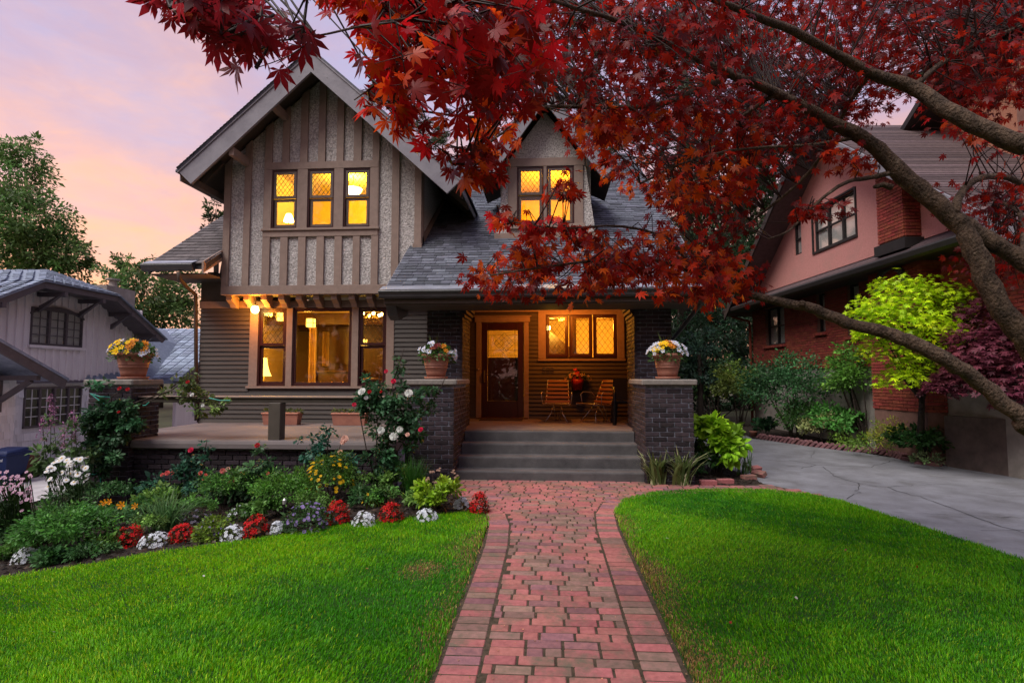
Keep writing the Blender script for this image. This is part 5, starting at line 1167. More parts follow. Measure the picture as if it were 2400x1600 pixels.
# porch gable at the left edge, nearer
lp('porch_rake', MB().prism([(-1.9, 2.34), (.06, 1.44), (.0, 1.27), (-1.9, 2.15)], 1, -1.55, -1.50), 'gtrim')
lp('porch_roof', MB().hexa([(-1.9, -1.56, 2.34), (.10, -1.56, 1.43), (.10, .0, 1.43), (-1.9, .0, 2.34), (-1.9, -1.56, 2.40), (.10, -1.56, 1.49), (.10, .0, 1.49), (-1.9, .0, 2.40)]), 'bshingle')
lp('porch_bracket', MB().beam((-.55, -1.45, 1.5), (-.55, -.62, 1.5), .1, .1).beam((-.55, -1.3, 1.45), (-.55, -.62, 1.0), .09, .09).box(-.62, -.48, -.66, -.6, .8, 1.5), 'gtrim')
# rear wing
lp('wing_roof', MB().hexa([(2.45, -.05, 1.36), (5.4, -1.0, 1.30), (12, -1.0, 1.30), (12, 2, 3.2), (2.45, -.05, 1.42), (5.4, -1.0, 1.38), (12, -1.0, 1.38), (4.75, 1.2, 3.26)]), 'bshingle')
lp('wing_gable_wall', MB().prism([(5.3, -.6), (11, -.6), (11, 1.5), (8.3, 2.9), (5.3, 1.35)], 1, -.7, -.6), 'wboard')
lp('wing_rake', MB().beam((4.9, -1.05, 1.32), (8.4, -1.05, 3.1), .06, .22), 'gtrim')
lp('wing_gable_roof', MB().hexa([(4.85, -1.05, 1.40), (8.4, -1.05, 3.22), (8.4, 2.5, 3.22), (4.85, 2.5, 1.40), (4.85, -1.05, 1.46), (8.4, -1.05, 3.28), (8.4, 2.5, 3.28), (4.85, 2.5, 1.46)]), 'bshingle')
lwindow(lp, 6.2, 7.0, .25, .85, -.73, 0, False, frm='white', back='blackplastic', pane_bars=(3, 2), barm='white')  # black sheet behind the pane, no room behind it
lp('chimney', MB().box(5.4, 6.7, 1.7, 2.4, 2.5, 4.42), 'bconc'); lp('chimney_pot', MB().lathe([(.14, 0), (.10, .25), (.20, .26), (.20, .30), (.001, .31)], (6.05, 2.0, 4.42), 12), 'bconc')
# ================================================================== plants
def mpp(p): return float((np.asarray(p)-CP)@fwv)/F       # metres per photograph pixel at a point
def sphere(n): return unit(rng.normal(size=(n, 3)))
def clumps(out, c, r, nleaf, size, col, k=None, tmpl=LEAF2, cr=.28, amt=.3, droop=.3, camt=.22, lo=-1., hue=.06):
    "leaf clumps through an ellipsoid: lighter and darker clumps, uneven outline"
    c = np.asarray(c, float); r = np.asarray(r, float)
    k = k or max(5, nleaf//60)
    d = sphere(k); d[:, 2] = np.where(d[:, 2] < lo, -d[:, 2], d[:, 2]); cc = c+d*r*(rng.uniform(.45, 1.02, (k, 1)))
    crad = cr*r.mean()*np.exp(rng.normal(0, .25, k)); ccol = jit(tuple(1.22*q for q in col), k, camt, hue)
    idx = rng.integers(0, k, nleaf); dd = sphere(nleaf); P = cc[idx]+dd*(crad[idx]*rng.random(nleaf)**.6)[:, None]*np.array([1, 1, .75])
    n = nleaf; ax = dd+.6*unit(P-c)+rng.normal(0, .4, (n, 3)); ax[:, 2] -= droop
    nr = rng.normal(0, .6, (n, 3)); nr[:, 2] += .9; nr += .5*unit(P-c)
    C = np.clip(ccol[idx]*np.exp(rng.normal(0, amt, (n, 1))), 0, 1)
    V, T, cl = scat(tmpl[0], tmpl[1], P, frames(ax, nr, size*np.exp(rng.normal(0, .25, n))), C); out.add(V, T, cl)
    return cc
def tree(name, label, cat, base, trunk, blobs, size, col, group=None, tmpl=LEAF2, bark='bark2', tr=.18, cr=.28, limbs=True, lo=-1., camt=.22):
    t = thing(name, label, cat, tuple(base), group); out = NP(); tb = NP(); top = np.asarray(trunk[-1])
    m = MB().tube(trunk, [tr*(1-.6*i/(len(trunk)-1)) for i in range(len(trunk))], 9)
    for c, r, n in blobs:
        cc = clumps(out, c, r, n, size, col, tmpl=tmpl, cr=cr, lo=lo, camt=camt)
        if limbs:
            k = min(len(trunk)-1, max(1, len(trunk)//2)); s = np.asarray(trunk[k]); mid = (s+np.asarray(c))/2+rng.normal(0, .15, 3)*np.linalg.norm(r)*.3
            m.tube([s, mid, c], [tr*.4, tr*.25, tr*.08], 6)
            for q in cc[:6]: m.tube([mid, (mid+q)/2+rng.normal(0, .05, 3), q], [tr*.16, tr*.1, tr*.03], 5)
    m.build('trunk', M[bark], t, smooth=True); out.build('crown', M['leaf'], t); return t
def blob(u, v, D, wpx, hpx, n, deep=1.): c = atD(u, v, D); s = D/F; return (c, (wpx*s/2, wpx*s/2*deep, hpx*s/2), n)

# ---- left background trees
G1 = 'leafy trees behind the left house'
D = 34; b = atD(30, 880, D); b[2] = -.7
tree('maple_tree', 'tall leafy green tree rising behind the clipped gable roof', 'tree', b, [b, b+(0, 0, 4), b+(.4, 0, 8), b+(0, 0, 12)],
     [blob(20, 400, D, 170, 150, 4200), blob(-30, 470, D, 220, 180, 2400), blob(60, 510, D-1, 190, 150, 5200), blob(110, 580, D, 190, 130, 4400), blob(20, 600, D+1, 240, 130, 4800), blob(185, 610, D+1, 90, 60, 800), blob(60, 355, D, 90, 80, 800), blob(140, 630, D, 150, 60, 900), blob(-110, 560, D, 220, 250, 1600)], .21, (.085, .165, .045), G1)
D = 31; b = atD(320, 880, D); b[2] = -.7
tree('hazel_tree', 'bushy dark green tree standing behind the stone chimney', 'tree', b, [b, b+(0, 0, 2), b+(-.3, 0, 4), b+(0, 0, 6)],
     [blob(300, 640, D, 110, 80, 1100), blob(340, 690, D-1, 170, 110, 3600), blob(270, 665, D, 80, 60, 500), blob(430, 680, D+1, 110, 110, 1500), blob(300, 740, D, 150, 90, 1400), blob(390, 740, D, 180, 110, 1800), blob(345, 615, D, 40, 36, 120), blob(285, 610, D, 34, 40, 100)], .20, (.075, .135, .038), G1)
D = 26; b = atD(500, 880, D); b[2] = 0
tree('slender_tree', 'small dark tree top showing above the side roof slope', 'tree', b, [b, b+(0, 0, 3), b+(0, 0, 5), b+(0, 0, 7.4)], [blob(505, 490, D, 70, 60, 420), blob(490, 525, D, 50, 50, 300), blob(540, 500, D, 60, 90, 400)], .16, (.040, .06, .024), G1)
D = 40
for u, w in ((-260, 300), (120, 240), (250, 200), (380, 240), (480, 160)):
    b = atD(u, 860, D); b[2] = -.7
    tree('far_tree', {-260: 'far tree hidden beyond the left house entry', 120: 'far green tree peeping past the hipped ridge', 250: 'far green tree left of the stone chimney', 380: 'far green tree above the blue wing roof', 480: 'far green tree beside the house downspout'}[u], 'tree', b, [b, b+(0, 0, 2), b+(0, 0, 4)], [blob(u, 780, D, w, 150, 1300), blob(u+40, 830, D, w, 120, 900)], .26, (.065, .125, .038), 'far row of trees behind the left house')
# ---- conifers behind the house
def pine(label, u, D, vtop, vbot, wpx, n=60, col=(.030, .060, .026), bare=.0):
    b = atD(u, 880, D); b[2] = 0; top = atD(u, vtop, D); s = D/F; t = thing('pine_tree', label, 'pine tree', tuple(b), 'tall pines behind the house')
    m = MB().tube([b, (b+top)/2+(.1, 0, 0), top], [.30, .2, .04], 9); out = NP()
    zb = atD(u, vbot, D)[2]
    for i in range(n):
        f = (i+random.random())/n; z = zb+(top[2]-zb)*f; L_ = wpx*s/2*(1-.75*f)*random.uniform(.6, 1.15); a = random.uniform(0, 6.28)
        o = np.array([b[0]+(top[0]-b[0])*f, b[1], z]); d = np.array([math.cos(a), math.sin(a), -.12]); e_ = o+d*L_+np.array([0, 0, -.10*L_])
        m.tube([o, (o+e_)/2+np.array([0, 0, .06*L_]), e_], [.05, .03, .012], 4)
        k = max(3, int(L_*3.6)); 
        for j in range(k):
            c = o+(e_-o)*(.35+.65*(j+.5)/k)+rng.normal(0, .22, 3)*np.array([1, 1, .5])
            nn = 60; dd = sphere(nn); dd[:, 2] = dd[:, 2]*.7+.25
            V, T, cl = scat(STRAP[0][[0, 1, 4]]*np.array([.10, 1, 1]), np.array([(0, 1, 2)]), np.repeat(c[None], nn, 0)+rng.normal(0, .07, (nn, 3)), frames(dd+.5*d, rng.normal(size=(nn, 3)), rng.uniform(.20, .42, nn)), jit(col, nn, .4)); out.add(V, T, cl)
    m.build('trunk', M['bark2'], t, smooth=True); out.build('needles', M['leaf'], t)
pine('tall pine standing between the front gable and the dormer', 950, 26, -60, 560, 420, 46, (.045, .070, .030))
pine('tall pine rising behind the dormer roof', 1370, 25, -80, 560, 430, 46, (.045, .072, .030))
pine('tall pine standing just right of the house roof', 1600, 21, -150, 800, 330, 64, (.034, .062, .028))
pine('broad pine standing between the two houses', 1730, 28, -250, 840, 430, 60, (.030, .060, .026))
pine('pine tinted with golden light behind the brick house gable', 1880, 30, -100, 560, 420, 44, (.085, .078, .028))  # golden light put into the needle colour
pine('tall pine behind the brick house chimney', 2260, 30, -300, 420, 420, 36, (.040, .066, .028))
# hedge-like dark trees between the houses
D = 20
for lab, u, v, w, h, n, col, sz in (('dense dark green laurel behind the right porch pier', 1600, 860, 150, 260, 2600, (.022, .055, .024), .11), ('tall dark evergreen between the houses at the end of the driveway', 1680, 790, 190, 250, 3000, (.018, .045, .022), .11), ('bushy grey-green shrub above the pier cap', 1640, 830, 90, 130, 1500, (.035, .070, .045), .09)):
    b = atD(u, 880, D if 'bushy' not in lab else 14); b[2] = 0; DD = D if 'bushy' not in lab else 14
    tree('evergreen_tree', lab, 'tree', b, [b, b+(0, 0, 1), b+(0, 0, 2.2)], [blob(u, v, DD, w, h, n), blob(u, v+h*.3, DD, w*.9, h*.7, n//2)], sz, col, tr=.1)
for lab, u, v, w, h, n in (('tall dark green tree just right of the main roof slope', 1650, 560, 170, 330, 5200), ('dark tree rising behind the brick house corner', 1780, 520, 190, 380, 5200)):
    b = atD(u, 880, 30); b[2] = 0
    tree('evergreen_tree', lab, 'tree', b, [b, b+(0, 0, 3), b+(0, 0, 6), b+(0, 0, 9)], [blob(u, v, 30, w, h, n), blob(u-20, v-170, 30, w*.7, h*.6, n//3), blob(u+20, v+150, 30, w, h*.7, n//2)], .22, (.032, .066, .026), tr=.2)
# far backdrop hedge so no bare ground shows between the houses
D = 26
for u, lab in ((1560, 'hedge shrub mostly hidden by the right porch pier'), (1640, 'dark hedge shrub straight behind the lime hydrangea'), (1720, 'dark hedge shrub behind the round rhododendron'), (1790, 'dark hedge shrub tucked behind the brick house corner')):
    b = atD(u, 890, D); b[2] = 0
    tree('hedge_shrub', lab, 'shrub', b, [b, b+(0, 0, .8), b+(0, 0, 1.4)], [blob(u, 890, D, 130, 190, 2200), blob(u, 760, D, 150, 200, 3200), blob(u+20, 640, D, 160, 180, 2600)], .18, (.020, .050, .020), 'hedge shrubs at the end of the driveway', tr=.06)

def shrub(name, label, cat, u, vb, wpx, hpx, n, size, col, tmpl=LEAF2, stems=8, group=None, lo=-.2, droop=.2, cr=.3, dz=0, deep=1., amt=.3, camt=.25, hue=.06):
    p = atG(u, vb, dz); s = mpp(p); w, h = wpx*s/2, hpx*s; t = thing(name, label, cat, tuple(p), group); out = NP()
    c = p+np.array([0, w*deep*.3, h*.55]); cc = clumps(out, c, (w, w*deep, h*.47), n, size, col, tmpl=tmpl, cr=cr, lo=lo, droop=droop, amt=amt, camt=camt, hue=hue)
    out.build('foliage', M['leaf'], t)
    if stems:
        m = MB()
        for q in cc[:stems]: m.tube([p+np.array([random.uniform(-.1, .1)*w, random.uniform(-.05, .2)*w, -.02]), (p+q)/2+rng.normal(0, .06*w, 3), q], [.012*max(.4, h), .008*max(.4, h), .003], 5)
        m.build('stems', M['bark2'], t)
    return t, p, w, h, s
# ---- planting along the neighbour's wall
shrub('rhododendron', 'round dark rhododendron at the far end of the driveway', 'shrub', 1680, 990, 160, 140, 3000, .10, (.05, .105, .03), LEAF)
shrub('privet_bush', 'yellow-green spotted bush at the bend of the driveway', 'shrub', 1735, 1000, 130, 150, 2600, .085, (.13, .18, .035), LEAF)
shrub('viburnum', 'large dark green viburnum against the concrete basement wall', 'shrub', 1865, 1035, 240, 195, 7000, .06, (.040, .115, .040), LEAF)
shrub('elder_bush', 'reddish twiggy bush in front of the brick wall', 'shrub', 1885, 980, 130, 180, 500, .05, (.10, .055, .030), stems=26)
shrub('lilac_bush', 'tall bright green upright bush with bare dark stems', 'shrub', 2040, 1050, 160, 255, 4600, .065, (.095, .22, .035), LEAF, stems=26, lo=.0)
shrub('hosta_clump', 'low blue-green hosta clump beside the small clay pot', 'plant', 1785, 1023, 85, 42, 300, .10, (.040, .115, .050), LEAF, stems=0)
shrub('fern_clump', 'feathery dark green fern behind the serrated edging', 'plant', 1885, 1036, 130, 95, 2200, .07, (.06, .15, .035), stems=0)
shrub('euonymus', 'cream-variegated low bush on the serrated edging', 'shrub', 1935, 1045, 105, 70, 1500, .05, (.32, .34, .14), LEAF, stems=4)
shrub('daylily_clump', 'lush mid-green leafy clump between viburnum and lilac', 'plant', 1975, 1046, 130, 90, 2000, .09, (.07, .21, .04), stems=0)
shrub('groundcover_mound', 'low fresh green mound at the edging curve', 'plant', 2040, 1068, 150, 46, 1500, .035, (.13, .25, .03), stems=0)
shrub('ladys_mantle', 'yellow-green frothy clump beside the retaining wall', 'plant', 2120, 1078, 130, 90, 2200, .035, (.26, .30, .025), stems=0)
shrub('geranium_clump', 'dark round-leaved clump at the foot of the retaining wall', 'plant', 2165, 1090, 120, 90, 1800, .06, (.030, .090, .020), LEAF, stems=0)
shrub('creeping_plant', 'grey-green creeping plant at the driveway corner', 'plant', 2180, 1100, 70, 36, 500, .035, (.075, .115, .045), stems=0)
t, p, w, h, s = shrub('hydrangea', 'hydrangea with mauve and cream flower heads by the retaining wall', 'hydrangea', 2185, 1060, 170, 165, 3600, .085, (.075, .18, .036), LEAF, stems=8)
for u, v, c in ((2155, 965, (.30, .14, .16)), (2125, 940, (.26, .16, .10)), (2165, 925, (.40, .42, .14)), (2190, 930, (.30, .33, .16)), (2230, 950, (.30, .28, .22))):
    o = NP(); q = atD(u, v, (p-CP)@fwv-.25); P, Dd = dome(150, q, .07, .07, .05, -.3); leaves(o, P, Dd, .02, c); o.build('flower_head', M['petal'], t)
# vine draped over the retaining wall
t = thing('ivy', 'dark ivy hanging over the corner of the retaining wall', 'ivy', (6.8, 9.8, .8)); o = NP()
for u, v, w, h, n in ((2250, 975, 70, 60, 700), (2262, 1010, 50, 60, 400), (2330, 960, 150, 40, 500)): clumps(o, atD(u, v, 9.75-.004*(u-2250)), (w*.0038, .12, h*.0036), n, .045, (.035, .06, .016), tmpl=LEAF)
o.build('foliage', M['leaf'], t)
# lime and purple Japanese maples
MAPLE5 = None
def palm(lobes, wide, wid=.15):
    V = [(0, 0, 0)]; T = []
    for an, ln in lobes:
        c, s = math.cos(an), math.sin(an); o = len(V)
        for f, w_, z in ((.22, .45, .015), (.55, 1., .02), (1., 0, -.10*ln)):
            for sg in ((-1, 1) if w_ else (0,)): V.append((s*f*ln+sg*w_*wid*ln*c, c*f*ln-sg*w_*wid*ln*s, z-.05*abs(sg)))
        T += [(0, o+1, o), (o, o+1, o+3), (o, o+3, o+2), (o+2, o+3, o+4)]
    return np.array(V), np.array(T)
PALM = palm([(0, 1), (.62, .92), (-.62, .92), (1.25, .72), (-1.25, .72), (1.95, .42), (-1.95, .42)], 1, .155)
PALMS = palm([(0, 1), (.7, .85), (-.7, .85), (1.5, .6), (-1.5, .6)], 1, .16)
def jmaple(name, label, base, layers, n, size, col, tmpl):
    t = thing(name, label, 'tree', tuple(base)); out = NP(); m = MB().tube([base, base+np.array([0, 0, .5]), base+np.array([.05, 0, 1.1])], [.07, .055, .04], 8)
    for u, v, D, w, h in layers:
        c = atD(u, v, D); s = D/F; k = max(6, int(w*h/900)); A = rng.uniform(0, 6.28, k*n); rr = np.sqrt(rng.random(k*n))
        P = c+np.stack([np.cos(A)*rr*w*s/2, np.sin(A)*rr*w*s/2.4, (rng.normal(0, .28, k*n)-.45*rr**2+.2)*h*s], 1)
        ax = np.stack([np.cos(A), np.sin(A), -.35+0*A], 1)+rng.normal(0, .45, (len(A), 3)); nr = rng.normal(0, .35, (len(A), 3)); nr[:, 2] += 1
        V, T, cl = scat(tmpl[0], tmpl[1], P, frames(ax, nr, size*np.exp(rng.normal(0, .2, len(A)))), jit(np.asarray(col)*random.uniform(.8, 1.2), len(A), .25)); out.add(V, T, cl)
        m.tube([base+np.array([.05, 0, 1.0]), (base+c)/2+np.array([0, 0, .5]), c+np.array([0, 0, -.05])], [.03, .02, .008], 5)
        for q in P[::max(1, len(P)//7)]: m.tube([c+np.array([0, 0, -.05]), (c+q)/2, q], [.008, .005, .002], 4)
    m.build('trunk', M['bark2'], t, smooth=True); out.build('crown', M['leaf'], t)
b = atD(2160, 1050, 9.6); b[2] = .1
jmaple('lime_maple', 'bright lime-green Japanese maple in front of the brick wall', b, [(2110, 668, 9.4, 130, 40), (2170, 690, 9.3, 200, 50), (2080, 715, 9.2, 180, 46), (2210, 735, 9.4, 160, 46), (2120, 760, 9.0, 220, 50), (2060, 735, 9.1, 110, 36), (2180, 790, 9.2, 200, 50), (2090, 815, 9.0, 150, 46), (2230, 700, 9.5, 120, 40), (2150, 850, 9.0, 130, 46), (2120, 885, 8.9, 130, 40), (2050, 775, 9.0, 90, 30)], 44, .075, (.44, .64, .010), PALMS)
b = atD(2420, 1030, 8.7); b[2] = .9
jmaple('purple_maple', 'dark purple cut-leaf Japanese maple above the retaining wall', b, [(2330, 730, 8.7, 160, 50), (2400, 690, 8.8, 200, 50), (2280, 790, 8.5, 130, 46), (2370, 790, 8.4, 180, 60), (2300, 840, 8.3, 170, 50), (2390, 860, 8.2, 180, 60), (2250, 885, 8.4, 110, 36), (2330, 900, 8.1, 150, 46), (2200, 905, 8.5, 80, 26), (2400, 930, 8.0, 130, 40), (2440, 760, 8.4, 200, 80)], 52, .085, (.15, .035, .055), PALMS)
# serrated edging bricks
ed = [(1776, 1027), (1830, 1036), (1900, 1046), (1980, 1056), (2040, 1062), (2090, 1070), (2120, 1078)]
pts = [atG(u, v) for u, v in ed]; acc = 0.; me = None; k = 0
eb = MB().cbox(-.10, .10, -.045, .045, -.03, .03, .004).mesh('edging_brick'); eb.materials.append(M['paverdark'])
et = thing('brick_edging', 'row of tilted dark bricks edging the planting strip along the driveway', 'edging', tuple(pts[0]))
for i in range(len(pts)-1):
    a, b2 = pts[i], pts[i+1]; L_ = np.linalg.norm(b2-a); n = max(1, int(round(L_/.125)))
    for j in range(n):
        q = a+(b2-a)*(j+.5)/n; an = math.atan2(b2[1]-a[1], b2[0]-a[0]); o = obj('brick', eb, None, et)
        o.location = (q[0], q[1], .05+random.gauss(0, .006)); o.rotation_euler = (0, R(-42)+random.gauss(0, .05), an+random.gauss(0, .06))
for u, v, rz in ((2130, 1080, -.9), (2160, 1088, -.7), (2190, 1092, -1.1), (2210, 1090, -.6)):
    q = atG(u, v); o = obj('brick', eb, None, et); o.location = (q[0], q[1], .03); o.rotation_euler = (0, random.uniform(-.3, .1), rz)
q = atG(1766, 1024); t = thing('clay_pot', 'tiny terracotta pot at the end of the serrated edging', 'flower pot', tuple(q)); MB().lathe([(.001, 0), (.06, 0), (.09, .12), (.10, .13), (.10, .16), (.085, .16)], q, 16).build('pot_body', M['terra'], t, smooth=True)
# bed soil strip under these plants
flat('garden_bed', [(5.05, 14.3), (6.12, 12.2), (6.6, 10.7), (6.76, 10.05), (7.2, 10.05), (7.0, 13), (6.6, 18), (5.4, 18)], .02, M['soil'], kind='structure')

# ---- bed beside the right pier
def tuft(name, label, u, vb, n, hpx, spread, width, col, col2=None, parent=None, arch=.5, cat='plant', dz=0, group=None):
    p = atG(u, vb, dz); s = mpp(p); hgt = hpx*s; t = parent or thing(name, label, cat, tuple(p), group); out = NP()
    for i in range(n):
        a = random.uniform(0, 6.28); l = random.uniform(.65, 1.05)*hgt; sp = spread*random.uniform(.15, 1); d = np.array([math.cos(a), math.sin(a), 0]); r = np.array([-d[1], d[0], 0])*width*random.uniform(.7, 1.2)
        b0 = p+np.array([random.gauss(0, .05*spread+.01), random.gauss(0, .05*spread+.01), -.01]); P = [b0+d*sp*l*f**1.6+np.array([0, 0, l*(f-arch*sp*f**3*.7)]) for f in (0, .33, .66, 1)]
        V = []
        for j, q in enumerate(P): w = (.8, 1, .75, 0)[j]; V += [q-r*w, q+r*w] if j < 3 else [q]
        c1 = jit(col, 1, .2)[0]; out.add(np.array(V), np.array([(0,1,3),(0,3,2),(2,3,5),(2,5,4),(4,5,6)]), c1)
        if col2 is not None:   # pale margins
            V2 = []
            for j, q in enumerate(P): w = (.8, 1, .75, 0)[j]; V2 += [q+r*w*.35+np.array([0, 0, .002]), q+r*w*1.02+np.array([0, 0, .002])] if j < 3 else [q+np.array([0, 0, .002])]
            out.add(np.array(V2), np.array([(0,1,3),(0,3,2),(2,3,5),(2,5,4),(4,5,6)]), jit(col2, 1, .15)[0])
    out.build('blades', M['leaf'], t); return t, p, s
tuft('variegated_iris', 'striped cream and green iris clump at the foot of the right pier', 1537, 1138, 85, 96, .75, .026, (.15, .21, .07), (.72, .70, .42), cat='iris')
t_, _, _ = tuft('variegated_iris', 'striped cream and green iris clump at the foot of the right pier', 1598, 1139, 90, 104, .75, .026, (.15, .21, .07), (.72, .70, .42), cat='iris')
bpy.data.objects['variegated_iris']['label'] = 'striped iris clump growing against the bottom step'; t_['label'] = 'striped iris clump growing in front of the right brick pier'
t, p, w, h, s = shrub('lime_hydrangea', 'bright yellow-green leafy hydrangea bush right of the brick pier', 'shrub', 1682, 1118, 135, 135, 900, .13, (.20, .36, .018), LEAF, stems=14, lo=-.3, droop=.5, cr=.25)
tuft('iris_clump', 'dark green upright iris blades beside the pier and lime bush', 1622, 1105, 34, 120, .5, .018, (.020, .075, .030), cat='iris')
tuft('iris_clump', 'thin green iris blades at the red brick corner', 1735, 1118, 16, 85, .45, .011, (.06, .14, .03), cat='iris'); tuft('iris_clump', 'short green iris blades beside the driveway corner', 1757, 1108, 12, 62, .5, .010, (.06, .14, .03), cat='iris')
shrub('geranium_plant', 'low dark green clump under the lime bush', 'plant', 1660, 1122, 110, 55, 700, .06, (.03, .085, .022), LEAF, stems=0)
shrub('moss_mound', 'pale green cushion plant under the lime bush', 'plant', 1725, 1108, 60, 45, 500, .03, (.11, .16, .035), stems=0)
ce = thing('corner_edging', 'loose red bricks edging the bed at the driveway corner', 'edging', tuple(atG(1720, 1128)))
for u, v, rz, tl in ((1700, 1137, .12, 0), (1755, 1127, .30, 0), (1779, 1118, -1.1, .5), (1770, 1106, .6, .3), (1660, 1140, .05, 0)):
    q = atG(u, v); o = obj('brick', MB().cbox(-.11, .11, -.05, .05, -.035, .035, .005).mesh('brick'), M['paver'], ce); o.location = (q[0], q[1], .055); o.rotation_euler = (tl, 0, rz)

# ================================================================== left flower bed
def mound(name, label, u, vb, wpx, hpx, n, leafsize, leafcol, fl=None, nf=40, fs=.02, group=None, cat='flower', petals=5, flat_top=0.):
    p = atG(u, vb, .02); s = mpp(p); w, h = wpx*s/2, hpx*s; t = thing(name, label, cat, tuple(p), group); out = NP()
    c = p+np.array([0, w*.6, 0]); P, Dd = dome(n, c, w, w, h*.95, -.05, .5); leaves(out, P, Dd, leafsize, leafcol, tmpl=LEAF2); out.build('foliage', M['leaf'], t)
    if fl:
        P, Dd = dome(nf, c, w*1.02, w*1.02, h*1.02, flat_top, .22); k = Dd[:, 1] < .55; P, Dd = P[k], Dd[k]
        bloom_objs('blossom', fl[0], fl[1], fl[2], P, Dd+np.array((0, -.3, .2)), fs, t, petals, limit=90)
    return t, p
RED = ('salvia_red', (.55, .008, .010), (.40, .004, .006)); ALY = ('alyssum', (.66, .70, .76), (.55, .58, .55))
LB = 'red bedding begonias along the lawn edge'
for u, vb, w, h, lab in ((290, 1285, 62, 52, 'red begonia clump between the green edging stake and white alyssum'), (413, 1273, 60, 40, 'low red begonia clump beside the yellow-green mound'), (590, 1262, 60, 52, 'red begonia clump between white alyssum and purple asters'),
                    (783, 1232, 60, 56, 'red begonia clump below the yellow coreopsis'), (912, 1226, 58, 50, 'red begonia clump between the two right alyssum mounds'), (1122, 1205, 46, 48, 'red begonia clump at the brick walk corner')):
    t, p = mound('red_begonia', lab, u, vb, w, h, 420, .035, (.10, .040, .016), RED, 85, .021, LB, 'begonia', 4)
for u, vb, w, h, lab in ((48, 1322, 66, 34, 'white alyssum mound at the far left of the bed'), (348, 1285, 70, 32, 'long white alyssum mound between the two left begonias'), (535, 1270, 58, 34, 'white alyssum mound right of the yellow-green mound'), (645, 1255, 30, 32, 'small white alyssum tuft against the purple asters'), (848, 1236, 56, 34, 'white alyssum mound beside the begonia under the coreopsis'), (996, 1224, 54, 28, 'white alyssum mound below the lime bleeding heart'), (1080, 1196, 36, 30, 'white alyssum tuft behind the corner begonia')):
    mound('white_alyssum', lab, u, vb, w, h, 200, .02, (.12, .16, .06), ALY, 90, .016, 'white alyssum mounds along the lawn edge', 'alyssum', 5)
mound('aster_mound', 'wide mound of small purple asters below the coreopsis', 705, 1250, 130, 62, 1500, .035, (.045, .10, .030), ('aster_purple', (.22, .16, .40), (.35, .25, .10)), 80, .016, None, 'aster', 8)
mound('aster_mound', 'small dark green aster mound beside the leftmost begonia', 243, 1285, 70, 42, 700, .03, (.04, .11, .03), ('aster_purple', (.22, .16, .40), (.35, .25, .10)), 14, .013, None, 'aster', 8)
mound('yarrow_mound', 'yellow-green leafy mound between two red begonias', 485, 1270, 90, 56, 1300, .035, (.13, .22, .025), ('aster_purple', (.22, .16, .40), (.35, .25, .10)), 16, .012, None, 'plant', 8)
mound('white_campanula', 'low plant with a few white bells in mid bed', 548, 1225, 46, 36, 300, .04, (.07, .14, .03), ('alyssum', 0, 0), 8, .02, None, 'plant')
mound('faded_aster', 'thin drift of pale lilac asters in mid bed', 640-200, 1232, 80, 30, 300, .03, (.05, .09, .035), ('aster_pale', (.30, .27, .36), (.3, .25, .15)), 40, .014, None, 'aster', 8)
# fine green mounds
for nm, lab, u, vb, w, h, n, sz, col in (('cosmos_foliage', 'broad fine-leaved green mound in front of the brick wall', 655, 1212, 170, 100, 4800, .030, (.065, .175, .022)), ('cosmos_foliage', 'soft green mound beside the fountain-shaped plant', 520, 1200, 130, 95, 3000, .033, (.06, .16, .028)), ('tickseed_foliage', 'dense green bush at the left end of the bed', 125, 1312, 200, 112, 6500, .032, (.055, .165, .028)), ('meadow_rue', 'low light green plants at the far left corner', 60, 1300, 150, 50, 1500, .04, (.055, .14, .025))):
    shrub(nm, lab, 'plant', u, vb, w, h, n, sz, col, stems=5, lo=-.05, cr=.26)
tuft('fountain_plant', 'feathery arching grey-green plant in mid bed', 390, 1245, 170, 120, 1.0, .006, (.10, .21, .07), arch=.75)
t, p, s = tuft('ornamental_grass', 'dense dark green ornamental grass beside the left pier', 968, 1172, 230, 120, .55, .004, (.030, .115, .014), arch=.6)
t, p, s = tuft('daylily', 'yellow daylily with three open blooms at the wall foot', 285, 1225, 40, 62, .9, .010, (.085, .19, .03), cat='daylily')
P = np.array([atD(u, v, (p-CP)@fwv) for u, v in ((244, 1180), (256, 1176), (285, 1184), (317, 1186))])
bloom_objs('bloom', 'daylily_bloom', (.80, .34, .01), (.55, .14, .01), P, np.tile((0.1, -1, .35), (4, 1)), .045, t, 6, .42, .45)
m = MB()
for q in P: m.tube([p, (p+q)/2+np.array([0, 0, .03]), q], .004, 5)
m.build('scapes', M['turfbase'], t)
# coreopsis
t, p, w, h, s = shrub('coreopsis', 'tall coreopsis covered in small bright yellow daisies', 'flower', 772, 1190, 120, 120, 3000, .03, (.055, .13, .018), stems=8, lo=-.1)
P, Dd = dome(110, p+np.array([-.03, w*.1, h*.35]), w*1.0, w*.9, h*.68, .05, .25); k = Dd[:, 1] < .35; bloom_objs('blossom', 'coreopsis_y', (.85, .52, .008), (.50, .22, .01), P[k], Dd[k]+np.array((0, -.25, .5)), .021, t, 8, .36, .1, limit=120)
t, p, s = tuft('small_daylily', 'small yellow-green clump with tiny yellow blooms by the grass', 880, 1192, 60, 46, .6, .006, (.15, .20, .03)); P = np.array([atD(u, v, (p-CP)@fwv) for u, v in ((862, 1158), (894, 1165), (848, 1176))]); bloom_objs('bloom', 'coreopsis_y', 0, 0, P, np.tile((0, -1, .5), (3, 1)), .02, t)
t, p, w, h, s = shrub('bleeding_heart', 'lime-green bleeding heart plant with buff seed heads', 'plant', 1025, 1208, 110, 78, 800, .055, (.20, .32, .020), LEAF, stems=6, lo=-.1)
m = MB(); P = []
